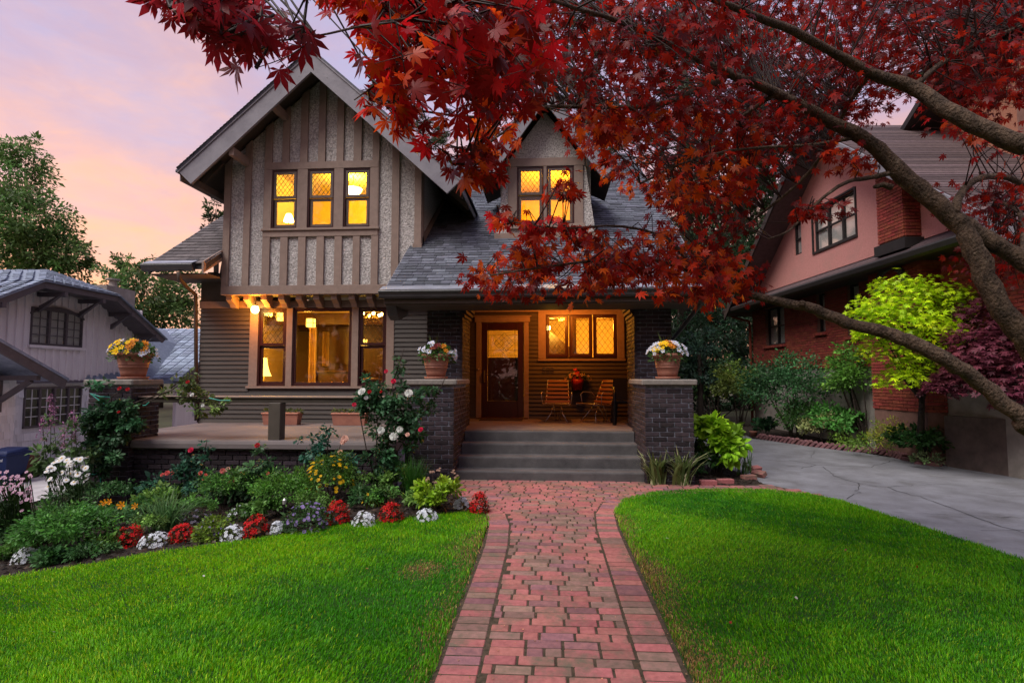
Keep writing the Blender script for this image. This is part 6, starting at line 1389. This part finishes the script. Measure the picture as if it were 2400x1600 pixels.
for u, v in ((1002, 1122), (1012, 1105), (1030, 1100), (1064, 1110), (1066, 1118), (1040, 1138), (1020, 1130)):
    q = atD(u, v, (p-CP)@fwv+.1); m.tube([p+np.array([random.uniform(-.1, .1), .1, .1]), (p+q)/2+np.array([0, 0, .05]), q], .003, 4); P += [q+rng.normal(0, .012, 3) for _ in range(5)]
m.build('stalks', M['bark2'], t); bloom_objs('seed_head', 'buff', (.36, .22, .16), (.2, .1, .06), P, np.tile((0, -.6, 1), (len(P), 1)), .013, t)

# ---- roses
def rose_mesh(key, col):
    if key in FM: return FM[key]
    V = []; T = []; C = []; col = np.asarray(col, float)
    for ring, (r, z, n, tilt) in enumerate(((1.0, -.10, 6, .35), (.72, .10, 5, .75), (.42, .24, 4, 1.1), (.2, .32, 3, 1.3))):
        for k in range(n):
            a = 2*math.pi*(k+.5*ring)/n; o = len(V)
            for da, rr, zz in ((0, .15, 0), (-.62, .7, .25*tilt), (.62, .7, .25*tilt), (-.35, 1, .55*tilt), (.35, 1, .55*tilt)):
                V.append((r*rr*math.cos(a+da), r*rr*math.sin(a+da), z+r*zz)); C.append(col*(1-.10*ring) if ring else col)
            T += [(o, o+1, o+2), (o+1, o+3, o+4), (o+1, o+4, o+2)]
    me = npmesh('rose', np.array(V), np.array(T), np.clip(np.array(C), 0, 1)); me.materials.append(M['petal']); FM[key] = me; return me
RC = {'white': (.72, .74, .70), 'pink': (.62, .16, .15), 'coral': (.60, .10, .09), 'red': (.36, .004, .010), 'crimson': (.55, .015, .06), 'blush': (.75, .45, .36), 'buff': (.50, .30, .18)}
def roses(t, lst, Y):
    for u, v, c, s in lst:
        o = obj('rose', rose_mesh('rose_'+c, RC[c]), None, t); o.location = atY(u, v, Y-random.uniform(.02, .1)); o.scale = (s,)*3
        o.rotation_euler = Vector((random.uniform(-.4, .4), -1, random.uniform(.3, .9))).to_track_quat('Z', 'Y').to_euler()
def rose_bush(label, u, vb, canes, blobs_, Y, lst, col=(.026, .070, .030), name='rose_bush', size=.055, group=None):
    p = atG(u, vb); p[1] = min(p[1], Y+.1); t = thing(name, label, 'rose bush', tuple(p), group); out = NP(); m = MB(); s = Y/F
    for uu, vv, w, h, n in blobs_: clumps(out, atY(uu, vv, Y), (w*s/2, max(.14, w*s*.28), h*s/2), int(n*(2.3 if name == 'climbing_rose' else 1.6)), size, tuple(1.35*c for c in col), tmpl=LEAF, cr=.42, camt=.3, k=max(4, n//28))
    for path in canes:
        q = [atY(a, b_, Y+random.uniform(-.05, .05)) for a, b_ in path]; m.tube(q, [.011]+[.008]*(len(q)-2)+[.004], 6)
    m.build('canes', M['bark2'], t, smooth=True); out.build('foliage', M['leaf'], t); roses(t, lst, Y-.12); return t
rose_bush('tall climbing rose with white and crimson blooms left of the porch pier', 885, 1160, [[(875, 1165), (880, 1080), (885, 1000), (880, 930), (890, 880)], [(895, 1160), (905, 1060), (925, 980), (920, 900), (945, 860)], [(890, 1160), (860, 1060), (845, 980), (850, 920)], [(905, 1100), (960, 1010), (1000, 960), (1035, 905), (1045, 880)], [(920, 900), (935, 855), (948, 815)]],
    [(875, 930, 90, 70, 260), (930, 920, 100, 80, 300), (900, 985, 110, 80, 280), (960, 960, 60, 100, 150), (930, 1040, 110, 90, 240), (880, 1070, 80, 90, 180), (940, 1100, 70, 60, 110), (855, 905, 60, 40, 90), (1000, 915, 70, 40, 60), (945, 850, 40, 60, 36), (1005, 965, 60, 60, 40), (960, 1010, 70, 60, 120), (890, 1120, 50, 60, 60)], 7.15,
    [(848, 917, 'white', .055), (958, 921, 'white', .055), (893, 1008, 'white', .05), (923, 1022, 'white', .06), (937, 1006, 'white', .045), (955, 1018, 'blush', .03), (922, 893, 'crimson', .036), (866, 918, 'red', .028), (893, 918, 'red', .02), (986, 1006, 'crimson', .035), (858, 932, 'white', .03), (830, 948, 'crimson', .03), (905, 870, 'crimson', .03)], name='climbing_rose')
rose_bush('climbing rose covering the far terrace pier with dark leaves', 240, 1165, [[(235, 1165), (238, 1080), (250, 1000), (262, 930), (300, 900)], [(225, 1170), (220, 1050), (245, 960)], [(300, 950), (340, 935), (400, 915), (450, 930)]],
    [(250, 960, 90, 80, 300), (275, 1000, 90, 90, 320), (240, 1040, 80, 90, 260), (265, 1080, 70, 60, 140), (300, 950, 70, 60, 150), (225, 1100, 50, 90, 110), (215, 990, 50, 80, 120), (330, 990, 50, 50, 60), (230, 905, 60, 30, 50)], 7.22, [(280, 910, 'red', .03), (299, 912, 'red', .028), (278, 965, 'red', .02)], name='climbing_rose')
t = rose_bush('pale-leaved rose shoot with few buds trained along the terrace rail', 400, 945, [[(310, 955), (350, 940), (400, 915), (430, 895), (470, 920)], [(380, 930), (430, 930), (490, 935), (540, 945)], [(400, 910), (430, 885), (445, 870)]],
    [(420, 905, 80, 50, 130), (465, 925, 100, 50, 130), (500, 945, 70, 40, 90), (440, 880, 50, 30, 40), (460, 965, 40, 50, 40), (390, 920, 40, 30, 30)], 7.42, [(440, 895, 'red', .028), (450, 925, 'white', .03), (475, 950, 'white', .024)], (.085, .125, .035), 'rail_rose', .05)
m = MB()
for a, b_ in (((212, 922), (262, 955)), ((212, 922), (258, 930)), ((262, 955), (290, 962)), ((335, 950), (350, 942)), ((490, 932), (540, 938)), ((236, 1120), (232, 1165)), ((215, 1110), (228, 1108)), ((240, 1075), (250, 1080))): m.tube([atY(*a, 7.2), atY((a[0]+b_[0])/2, (a[1]+b_[1])/2+3, 7.2), atY(*b_, 7.2)], .007, 5)
m.build('garden_tie', pmat('green_tie', (.02, .34, .26), .5), t)
GR = 'rose bushes along the terrace wall'
rose_bush('rose bush with flat coral blooms before the dark brick wall', 400, 1190, [[(400, 1190), (400, 1140), (395, 1100)], [(410, 1190), (430, 1130), (470, 1105)], [(470, 1185), (475, 1120), (480, 1060), (485, 1030)]], [(350, 1140, 110, 50, 170), (430, 1120, 100, 70, 260), (470, 1150, 110, 80, 300), (390, 1165, 90, 40, 140), (430, 1095, 60, 40, 90), (330, 1160, 50, 30, 50), (480, 1090, 50, 60, 80), (445, 1065, 30, 24, 24), (482, 1040, 20, 40, 20)], 6.95,
    [(392, 1108, 'coral', .034), (380, 1112, 'coral', .026), (405, 1107, 'coral', .03), (470, 1108, 'coral', .03), (482, 1113, 'coral', .026), (478, 1122, 'coral', .024), (447, 1054, 'crimson', .038)], (.022, .068, .040), group=GR)
rose_bush('rose bush with salmon and pink blooms in mid wall', 560, 1190, [[(560, 1190), (555, 1140), (550, 1110)], [(570, 1190), (590, 1110), (602, 1045)], [(580, 1185), (620, 1130), (650, 1120)]], [(550, 1130, 90, 60, 200), (600, 1130, 110, 70, 300), (570, 1165, 120, 50, 200), (610, 1090, 50, 50, 80), (605, 1055, 24, 30, 24), (640, 1150, 80, 50, 120), (520, 1150, 70, 50, 110), (630, 1090, 40, 40, 40)], 6.9,
    [(522, 1103, 'pink', .036), (534, 1099, 'blush', .03), (545, 1128, 'pink', .038), (538, 1132, 'pink', .03), (652, 1123, 'pink', .032), (603, 1043, 'red', .036), (628, 1109, 'coral', .02)], (.032, .082, .032), group=GR)
rose_bush('leggy rose bush with one blush bloom reaching above the slab', 760, 1180, [[(770, 1180), (765, 1090), (770, 1020), (775, 995)], [(780, 1180), (790, 1080), (800, 1030)], [(760, 1180), (735, 1080), (725, 1040)]], [(770, 1060, 80, 50, 130), (735, 1050, 60, 60, 80), (800, 1075, 70, 50, 110), (772, 1010, 40, 40, 26), (715, 1030, 50, 20, 18), (760, 1100, 90, 50, 120), (815, 1100, 50, 50, 60)], 7.0,
    [(808, 1028, 'blush', .05), (797, 1059, 'buff', .036), (803, 1036, 'blush', .034)], (.020, .062, .040), group=GR)

# ---- tall perennials at the left end
def perennial(name, label, cat, heads, base, cols, fs, leafcol, petals, cup=.1, leafblobs=(), group=None, spike=False):
    p = atG(*base); t = thing(name, label, cat, tuple(p), group); D = float((p-CP)@fwv); out = NP(); m = MB(); s = D/F
    for u, v, w, h, n, sz in leafblobs: clumps(out, atD(u, v, D), (w*s/2, w*s/2, h*s/2), n, sz, leafcol, cr=.4)
    P = []
    for u, v in heads:
        q = atD(u, v, D+random.uniform(-.25, .25)); P.append(q); b0 = p+np.array([(q[0]-p[0])*.6, random.uniform(-.1, .15), 0]); m.tube([b0, (b0+q)/2+np.array([0, 0, .02]), q], .004, 4)
    m.build('stalks', M['turfbase'], t); out.build('foliage', M['leaf'], t)
    if spike:
        for q in P:
            o = NP(); n = 130; f = rng.random(n); Q = q+np.stack([rng.normal(0, .030, n)*(1-.5*f), rng.normal(0, .030, n)*(1-.5*f), .34*(f-.6)], 1); leaves(o, Q, sphere(n), .022, cols[0], droop=0); o.build('flower_spike', M['petal'], t, kind='stuff')
    else: bloom_objs('blossom', name+'_b', cols[0], cols[1], P, np.tile((0, -.8, 1), (len(P), 1))+rng.normal(0, .25, (len(P), 3)), fs, t, petals, .36 if petals > 6 else .6, cup, limit=120)
    return t
hd = [(120+random.uniform(-12, 90), 1108+random.gauss(0, 16)) for _ in range(46)]
perennial('shasta_daisy', 'clump of white daisies with yellow centres at the pier foot', 'daisy', [(u, v+.35*(120-u)*.3) for u, v in hd], (165, 1210), ((.74, .75, .76), (.70, .42, .02)), .034, (.045, .09, .035), 12, -.12, [(160, 1170, 120, 80, 600, .05), (180, 1120, 90, 70, 180, .05)])
hd = [(random.uniform(-20, 74), 1150+random.gauss(0, 20)) for _ in range(120)]
perennial('pink_yarrow', 'hazy clump of pale pink starry flowers at the bed end', 'flower', hd, (30, 1275), ((.50, .30, .40), (.36, .20, .20)), .019, (.035, .080, .030), 6, .05, [(30, 1220, 120, 110, 900, .05), (10, 1260, 110, 60, 400, .06), (60, 1230, 60, 70, 200, .05)])
perennial('fireweed', 'tall pink-spiked fireweed before the shingled house', 'flower', [(120, 945), (124, 975), (170, 985), (176, 1000), (100, 1000), (150, 1015)], (140, 1200), ((.36, .15, .28),), .03, (.065, .115, .040), 5, .1, [(125, 1070, 70, 110, 220, .09), (165, 1080, 80, 120, 260, .08), (195, 1030, 60, 110, 200, .08), (120, 1010, 40, 100, 90, .06), (185, 1130, 70, 80, 240, .06), (160, 1010, 60, 80, 90, .06)], spike=True)
# stakes
t = thing('edging_stake', 'slim dark green stake standing between the green bush and the mound', 'stake', tuple(atG(185, 1300)))
q = atG(185, 1300); MB().tube([q, q+np.array([-.02, 0, .22]), q+np.array([-.02, 0, .26])], [.012, .012, .014], 8).build('tube', pmat('stake_green', (.02, .05, .045), .5), t); MB().lathe([(.018, .0), (.02, .05), (.012, .06), (.001, .065)], q+np.array([-.02, 0, .25]), 10).build('cap', M['blackplastic'], t)
t = thing('garden_light', 'slim black garden stake rising from the purple asters', 'stake', tuple(atG(665, 1240))); q = atG(665, 1238); MB().tube([q, q+np.array([0, 0, .26])], .010, 8).build('tube', M['blackplastic'], t); MB().lathe([(.018, 0), (.02, .04), (.001, .06)], q+np.array([0, 0, .25]), 10).build('cap', M['steel'], t)
# bins at the left edge
def bin_(label, u, vt, D, col, wpx, txt=None):
    c = atD(u, vt, D); t = thing('wheelie_bin', label, 'bin', (c[0], c[1], gz(c[0], 0))); w = wpx*D/F/2; z0 = gz(c[0], 0); z1 = c[2]; mt = pmat('bin_plastic', col, .5, tuple(x*.8 for x in col), 3)
    x, y = c[0], c[1]+w
    MB().hexa([(x-w*.72, y-w*.72, z0+.03), (x+w*.72, y-w*.72, z0+.03), (x+w*.72, y+w*.72, z0+.03), (x-w*.72, y+w*.72, z0+.03), (x-w, y-w, z1-.08), (x+w, y-w, z1-.08), (x+w, y+w, z1-.08), (x-w, y+w, z1-.08)]).build('body', mt, t)
    MB().cbox(x-w*1.08, x+w*1.08, y-w*1.08, y+w*1.1, z1-.078, z1-.02, .012).build('rim', mt, t); MB().hexa([(x-w*1.06, y-w*1.06, z1-.018), (x+w*1.06, y-w*1.06, z1-.018), (x+w*1.06, y+w, z1-.018), (x-w*1.06, y+w, z1-.018), (x-w*.9, y-w*.9, z1+.02), (x+w*.9, y-w*.9, z1+.02), (x+w*.9, y+w*.9, z1+.05), (x-w*.9, y+w*.9, z1+.05)]).build('lid', mt, t)
    for s in (-1, 1): MB().tube([(x+s*w*.75, y+w*.8, z0+.1), (x+s*w*.95, y+w*.8, z0+.1)], .1, 12).build('wheel', M['blackplastic'], t)
    if txt:
        f = bpy.data.curves.new('lettering', 'FONT'); f.body = txt; f.size = .075; f.extrude = .002; fo = bpy.data.objects.new('lettering', f); COL.objects.link(fo); bpy.context.view_layer.update()
        me = bpy.data.meshes.new_from_object(fo); bpy.data.objects.remove(fo); me.transform(Matrix.Translation((x-w*.15, y-w*.97, z1-.17)) @ Matrix.Rotation(math.pi/2, 4, 'X')); obj('lettering', me, M['white'], t)
bin_('dark blue wheeled bin with white lettering beside the brown bin', -12, 1060, 10.2, (.008, .020, .085), 60, 'city of')
bin_('brown wheeled bin against the pale shingled wall', 30, 1072, 10.9, (.095, .026, .016), 46)

# ---- filler planting so the bed reads as one dense mass, and unseen trees behind the viewer, added to block low sky light
FL = [('low green clump at the lawn edge left of the stake', 205, 1318), ('green clump beside the corner alyssum', 110, 1330), ('leafy clump behind the corner alyssum', 20, 1318), ('light clump right of the green stake', 222, 1300), ('thin green clump behind the long alyssum', 340, 1262), ('brown-flecked leafy clump beside the fountain-shaped plant', 455, 1225), ('low green clump before the coral rose bush', 360, 1212), ('fine green clump between the daylily and fountain plant', 325, 1222), ('soft green filler below the salmon rose bush', 600, 1225), ('leafy clump under the coreopsis', 735, 1215), ('grey-green clump left of the coreopsis', 690, 1195), ('dark clump below the climbing white rose', 850, 1195), ('fine dark clump below the blush rose', 820, 1180), ('low clump behind the ornamental grass', 920, 1165), ('green clump behind the leftmost begonia', 255, 1250), ('thick green clump at the daisy foot', 190, 1240), ('leafy clump between yarrow and daisies', 100, 1245), ('green clump beside the far pier foot', 250, 1205), ('deep green clump at the wall foot under the coral roses', 440, 1190), ('deep green clump at the wall foot beside the salmon rose', 660, 1180), ('light green seedling clump right of the grass', 985, 1200), ('spreading green clump before the climbing rose', 900, 1190)]
for i, (lab, u, vb) in enumerate(FL):
    shrub('leafy_perennial', lab, 'plant', u, vb, random.uniform(75, 115), random.uniform(40, 74) if vb < 1290 else 34, 1000, random.choice((.03, .04, .05)), random.choice(((.075, .18, .035), (.05, .14, .04), (.10, .20, .04), (.045, .12, .035))), random.choice((LEAF, LEAF2)), stems=0, lo=-.05, group='leafy filler plants in the flower bed')
bw = NP()
for i in range(13):
    x = -26+4.3*i+random.uniform(-1, 1); y_ = -15+random.uniform(-2, 2); h = random.uniform(8, 12)
    for k in range(4): clumps(bw, (x+random.uniform(-1, 1), y_, h*(.22+.22*k)), (3.0, 2.2, h*.2), 420, .75, (.03, .06, .022), cr=.4)
bw.build('unseen_street_trees', M['leaf'], None, label='unseen dark street trees added to block low sky light from the house', cat='wood', kind='stuff')
# ================================================================== red Japanese maple overhanging the walk
jm = thing('japanese_maple', 'large red Japanese maple arching over the lawn and walk from the right', 'maple tree', (3.75, 3.05, 0))
BRN = {
 'A': [(2440,1015,2.95,25),(2400,985,2.95,24),(2296,898,3.0,23),(2224,847,3.0,22),(2143,806,3.05,21),(2082,781,3.1,19),(2000,760,3.15,17),(1939,737,3.2,16),(1888,719,3.2,15),(1827,706,3.25,13),(1755,689,3.25,12),(1684,668,3.2,11),(1632,638,3.15,9),(1561,617,3.1,7),(1480,600,3.0,5),(1380,612,2.9,4),(1260,628,2.8,3),(1150,645,2.7,2)],
 'B': [(2480,870,3.1,34),(2400,790,3.1,32),(2336,704,3.1,30),(2285,592,3.15,28),(2245,520,3.2,27),(2173,459,3.25,26),(2102,398,3.3,24),(2040,337,3.3,21),(1939,280,3.25,18),(1816,216,3.15,15),(1724,178,3.0,12),(1600,120,2.7,9),(1480,60,2.3,8),(1350,20,2.0,6),(1200,-20,1.7,5),(1030,30,1.45,4),(880,55,1.3,3.4),(740,85,1.15,2.8),(620,95,1.05,2.2),(520,70,1.0,1.6)],
 'B2': [(2480,672,3.05,27),(2400,617,3.1,26),(2310,556,3.15,25),(2240,512,3.2,24)],
 'C': [(2520,390,2.7,30),(2400,340,2.7,28),(2245,272,2.8,24),(2140,204,2.9,20),(2040,170,2.9,16),(1930,110,2.8,12),(1830,60,2.6,12),(1700,10,2.4,9),(1560,-40,2.2,6)],
 'D': [(1700,185,3.0,9),(1640,205,2.9,8),(1580,235,2.8,7.5),(1500,250,2.7,7),(1400,252,2.6,6),(1300,250,2.4,5.5),(1230,262,2.2,5),(1120,275,2.0,4.5),(1000,262,1.8,3.5),(900,235,1.6,2.5)],
 'F': [(2240,508,3.2,14),(2243,478,3.2,12),(2270,432,3.3,10),(2340,412,3.4,9),(2430,445,3.5,8)],
 'G': [(2100,402,3.3,9),(2040,416,3.3,7),(1990,425,3.2,6),(1940,455,3.1,5),(1890,500,3.1,4),(1850,540,3.05,3),(1800,560,3.0,2)],
 'H': [(2010,322,3.3,7),(1900,340,3.2,5),(1800,345,3.1,4),(1700,355,3.0,3.5),(1560,395,2.8,2.5)],
 'I': [(1820,218,3.15,7),(1700,300,3.2,6),(1600,380,3.2,4.5),(1500,430,3.1,3)],
 'J': [(1230,262,2.2,4),(1180,310,2.0,3.4),(1120,350,1.8,2.8),(1060,385,1.65,2)],
 'K': [(1030,30,1.45,4),(960,110,1.45,3),(900,180,1.4,2.4),(830,235,1.4,1.8)],
 'L': [(1632,640,3.15,6),(1560,560,3.0,4.5),(1450,530,2.9,3.5),(1320,535,2.8,2.6),(1200,520,2.7,2)],
 'N': [(2040,170,2.9,8),(1980,260,3.5,6),(1900,400,3.9,5),(1760,520,4.1,4),(1650,600,4.2,3)],
 'O': [(2140,204,2.9,9),(2250,120,3.2,7),(2400,60,3.6,5)],
 'R': [(620,95,1.05,2),(520,90,1.02,1.8),(450,60,1.0,1.4),(400,20,1.0,1.1)],
 'S': [(740,85,1.15,2),(680,130,1.1,1.6),(600,160,1.08,1.2)],
 'Q': [(2400,617,3.1,9),(2390,500,3.7,7),(2330,470,4.0,5)]}
tm = MB(); NODES = []
base = np.array([3.75, 3.05, -.05])
def smooth_path(P, Rr, k=4):
    P = np.array(P); out = []; rr = []
    for i in range(len(P)-1):
        p0, p1, p2, p3 = P[max(i-1, 0)], P[i], P[i+1], P[min(i+2, len(P)-1)]
        for j in range(k):
            t = j/k; out.append(.5*((2*p1)+(-p0+p2)*t+(2*p0-5*p1+4*p2-p3)*t*t+(-p0+3*p1-3*p2+p3)*t**3)); rr.append(Rr[i]*(1-t)+Rr[i+1]*t)
    out.append(P[-1]); rr.append(Rr[-1]); return out, rr
forks = {'A': (3.35, 3.0, 1.05), 'B': (3.45, 3.05, 1.35), 'B2': (3.35, 3.1, 1.75), 'C': (3.4, 2.9, 2.3)}
for nm, L_ in BRN.items():
    P = [atD(u, v, D) for u, v, D, r in L_]; Rr = [r*.78*D/F for u, v, D, r in L_]
    if nm in ('A', 'B', 'C', 'B2'):
        st = {'A': base+(-.15, 0, .85), 'B': base+(-.10, 0, 1.2), 'B2': base+(-.12, .02, 1.35), 'C': base+(-.05, -.03, 1.5)}[nm]
        P = [st]+P; Rr = [Rr[0]*1.15]+Rr
    P, Rr = smooth_path(P, Rr)
    # knots and small bends of real wood
    P = [p+rng.normal(0, .012, 3)*min(1, r*9) for p, r in zip(P, Rr)]; Rr = [r*(1+random.gauss(0, .035)) for r in Rr]
    tm.tube(P, Rr, 12 if max(Rr) > .03 else 7); NODES += [(p, r) for p, r in zip(P, Rr)]
tm.tube([base, base+(-.02, 0, .5), base+(-.08, 0, 1.0), base+(-.09, 0, 1.5)], [.19, .15, .14, .11], 14)
# stub and knots on the lower limb
for u, v, D in ((1878, 712, 3.19),):
    q = atD(u, v, D); tm.ball(q+np.array([0, -.01, 0]), .020, 8, 6)
q = atD(2090, 440, 3.27); tm.tube([q, q+np.array([-.05, 0, .02]), q+np.array([-.11, -.02, .0])], [.02, .016, .011], 7)
NX = np.array([p for p, r in NODES])
tm.build('trunk', M['bark'], jm, smooth=True)
# dark weathered cover above
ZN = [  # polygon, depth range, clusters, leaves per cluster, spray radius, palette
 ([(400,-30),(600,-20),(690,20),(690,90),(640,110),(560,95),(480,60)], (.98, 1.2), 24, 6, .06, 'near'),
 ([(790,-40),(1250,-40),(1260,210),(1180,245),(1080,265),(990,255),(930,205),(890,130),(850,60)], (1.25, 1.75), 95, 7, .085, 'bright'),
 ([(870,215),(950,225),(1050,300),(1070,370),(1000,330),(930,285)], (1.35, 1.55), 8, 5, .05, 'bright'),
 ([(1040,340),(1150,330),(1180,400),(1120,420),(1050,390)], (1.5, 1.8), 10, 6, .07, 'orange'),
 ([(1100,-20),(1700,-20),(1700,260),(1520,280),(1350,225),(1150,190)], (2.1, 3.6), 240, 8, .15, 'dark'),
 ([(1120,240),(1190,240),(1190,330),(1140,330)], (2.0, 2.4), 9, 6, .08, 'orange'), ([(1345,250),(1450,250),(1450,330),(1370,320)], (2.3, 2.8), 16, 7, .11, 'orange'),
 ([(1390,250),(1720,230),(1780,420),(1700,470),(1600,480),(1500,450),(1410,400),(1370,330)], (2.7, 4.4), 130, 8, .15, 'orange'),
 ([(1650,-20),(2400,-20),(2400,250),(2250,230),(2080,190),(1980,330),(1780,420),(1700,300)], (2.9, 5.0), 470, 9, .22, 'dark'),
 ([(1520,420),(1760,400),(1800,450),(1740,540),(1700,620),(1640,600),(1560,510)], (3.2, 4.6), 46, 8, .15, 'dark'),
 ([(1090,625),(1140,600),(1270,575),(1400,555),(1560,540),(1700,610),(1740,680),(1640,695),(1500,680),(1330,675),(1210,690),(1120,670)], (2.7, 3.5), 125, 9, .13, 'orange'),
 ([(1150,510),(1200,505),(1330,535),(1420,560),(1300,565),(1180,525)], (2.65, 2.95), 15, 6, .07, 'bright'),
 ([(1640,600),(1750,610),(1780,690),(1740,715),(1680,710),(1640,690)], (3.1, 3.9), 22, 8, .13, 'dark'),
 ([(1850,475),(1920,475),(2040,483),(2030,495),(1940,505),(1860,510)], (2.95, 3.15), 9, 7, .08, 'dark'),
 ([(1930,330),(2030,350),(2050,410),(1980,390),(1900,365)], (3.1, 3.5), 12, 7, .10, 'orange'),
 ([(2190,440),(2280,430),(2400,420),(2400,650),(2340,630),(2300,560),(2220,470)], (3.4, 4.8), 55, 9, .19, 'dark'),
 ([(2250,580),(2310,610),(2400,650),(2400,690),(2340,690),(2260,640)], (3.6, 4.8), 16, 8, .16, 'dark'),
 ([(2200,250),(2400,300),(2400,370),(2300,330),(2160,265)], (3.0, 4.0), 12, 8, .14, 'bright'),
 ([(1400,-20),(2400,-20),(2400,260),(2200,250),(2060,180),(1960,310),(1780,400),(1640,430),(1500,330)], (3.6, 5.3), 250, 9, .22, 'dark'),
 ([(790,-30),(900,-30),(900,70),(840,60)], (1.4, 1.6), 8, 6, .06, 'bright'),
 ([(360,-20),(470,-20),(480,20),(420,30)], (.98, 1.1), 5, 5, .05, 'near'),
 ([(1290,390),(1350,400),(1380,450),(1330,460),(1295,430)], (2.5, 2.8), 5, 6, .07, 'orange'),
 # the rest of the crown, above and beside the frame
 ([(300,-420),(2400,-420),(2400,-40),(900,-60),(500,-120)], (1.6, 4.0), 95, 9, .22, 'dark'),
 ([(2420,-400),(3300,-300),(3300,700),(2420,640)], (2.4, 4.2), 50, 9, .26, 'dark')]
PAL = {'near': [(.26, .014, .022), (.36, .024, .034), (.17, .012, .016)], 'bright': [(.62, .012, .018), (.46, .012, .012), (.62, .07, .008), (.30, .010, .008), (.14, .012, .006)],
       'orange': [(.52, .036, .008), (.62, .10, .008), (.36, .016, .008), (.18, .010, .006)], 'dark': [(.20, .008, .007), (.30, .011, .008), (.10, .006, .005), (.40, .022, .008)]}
LP = []; LA = []; LN = []; LS = []; LC_ = []; LD = []; tw = NP()
def sample_poly(poly, n):
    xs = [p[0] for p in poly]; ys = [p[1] for p in poly]; o = []
    while len(o) < n:
        x = rng.uniform(min(xs), max(xs), 200); y = rng.uniform(min(ys), max(ys), 200); k = inpoly(x, y, poly); o += list(zip(x[k], y[k]))
    return o[:n]
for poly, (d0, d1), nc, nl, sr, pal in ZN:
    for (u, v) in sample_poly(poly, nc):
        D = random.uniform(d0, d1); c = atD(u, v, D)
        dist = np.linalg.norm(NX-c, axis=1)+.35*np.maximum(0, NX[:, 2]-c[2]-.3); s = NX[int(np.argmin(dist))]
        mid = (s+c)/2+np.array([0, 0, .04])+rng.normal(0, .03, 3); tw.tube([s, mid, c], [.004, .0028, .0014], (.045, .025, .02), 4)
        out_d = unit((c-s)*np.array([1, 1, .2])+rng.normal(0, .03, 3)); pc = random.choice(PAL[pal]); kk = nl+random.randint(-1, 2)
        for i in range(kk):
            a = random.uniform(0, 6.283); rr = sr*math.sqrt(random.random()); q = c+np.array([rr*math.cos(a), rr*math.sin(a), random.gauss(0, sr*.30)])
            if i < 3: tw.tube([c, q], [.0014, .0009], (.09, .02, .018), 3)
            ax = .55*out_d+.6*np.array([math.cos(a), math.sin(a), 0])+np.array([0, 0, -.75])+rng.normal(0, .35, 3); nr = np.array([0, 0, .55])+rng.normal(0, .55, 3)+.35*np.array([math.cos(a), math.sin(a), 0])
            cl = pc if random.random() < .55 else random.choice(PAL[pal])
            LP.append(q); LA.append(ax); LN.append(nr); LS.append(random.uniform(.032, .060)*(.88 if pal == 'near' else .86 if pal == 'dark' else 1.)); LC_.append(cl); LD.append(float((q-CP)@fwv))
LP, LA, LN, LS, LC_, LD = map(np.array, (LP, LA, LN, LS, LC_, LD))
LC_ = np.clip(LC_*np.exp(rng.normal(0, .22, (len(LC_), 1))), 0, 1)
keep = (LP[:, 2] > .9) & (LD > -3) & (np.linalg.norm(LP-CP, axis=1) > .8); LP, LA, LN, LS, LC_, LD = [a[keep] for a in (LP, LA, LN, LS, LC_, LD)]
pxu = 1200+F*((LP-CP)@rtv)/np.maximum(LD, .05); pxv = 800-F*((LP-CP)@upv)/np.maximum(LD, .05)
inv_ = (LD > .3) & (pxu > -40) & (pxu < 2440) & (pxv > -40); rank = np.argsort(np.where(inv_, LD, 99)); near = rank[:300]; isn = np.zeros(len(LP), bool); isn[near] = True
MM = frames(LA, LN, LS)
# curled variants of the leaf
VAR = []
for i in range(4):
    V = PALM[0].copy(); V[:, 2] -= (.10+.06*i)*(V[:, 0]**2)+.05*V[:, 1]**2; VAR.append(V)
lm = {}
for i in near:
    pal = tuple(np.round(LC_[i]*12)/12+.0); key = (i % 4, tuple(np.round(np.log(np.maximum(LC_[i], .004))*2.5)))
    if key not in lm:
        me = npmesh('leaf', VAR[i % 4], PALM[1], LC_[i]); me.materials.append(M['maple']); lm[key] = me
    o = obj('leaf', lm[key], None, jm); o.matrix_basis = Matrix([list(MM[i][r])+[LP[i][r]] for r in range(3)]+[[0, 0, 0, 1]])
fo_ = NP()
for k in range(4):
    sel = np.where(~isn)[0][k::4]; V, T, c = scat(VAR[k], PALM[1], LP[sel], MM[sel], LC_[sel]); fo_.add(V, T, c)
fo_.build('crown', M['maple'], jm, kind='stuff'); tw.build('twigs', M['leaf'], jm)
# red marker tag hanging from the lower limb
tg = atD(1662, 690, 3.15); MB().hexa([tg+np.array(v) for v in ((-.02, 0, -.09), (.025, 0, -.10), (.025, .003, -.10), (-.02, .003, -.09), (-.015, 0, .0), (.015, 0, .0), (.015, .003, .0), (-.015, .003, .0))]).build('ribbon', pmat('red_ribbon', (.42, .010, .008), .6), None, label='short red ribbon tied to the low maple limb', cat='ribbon')
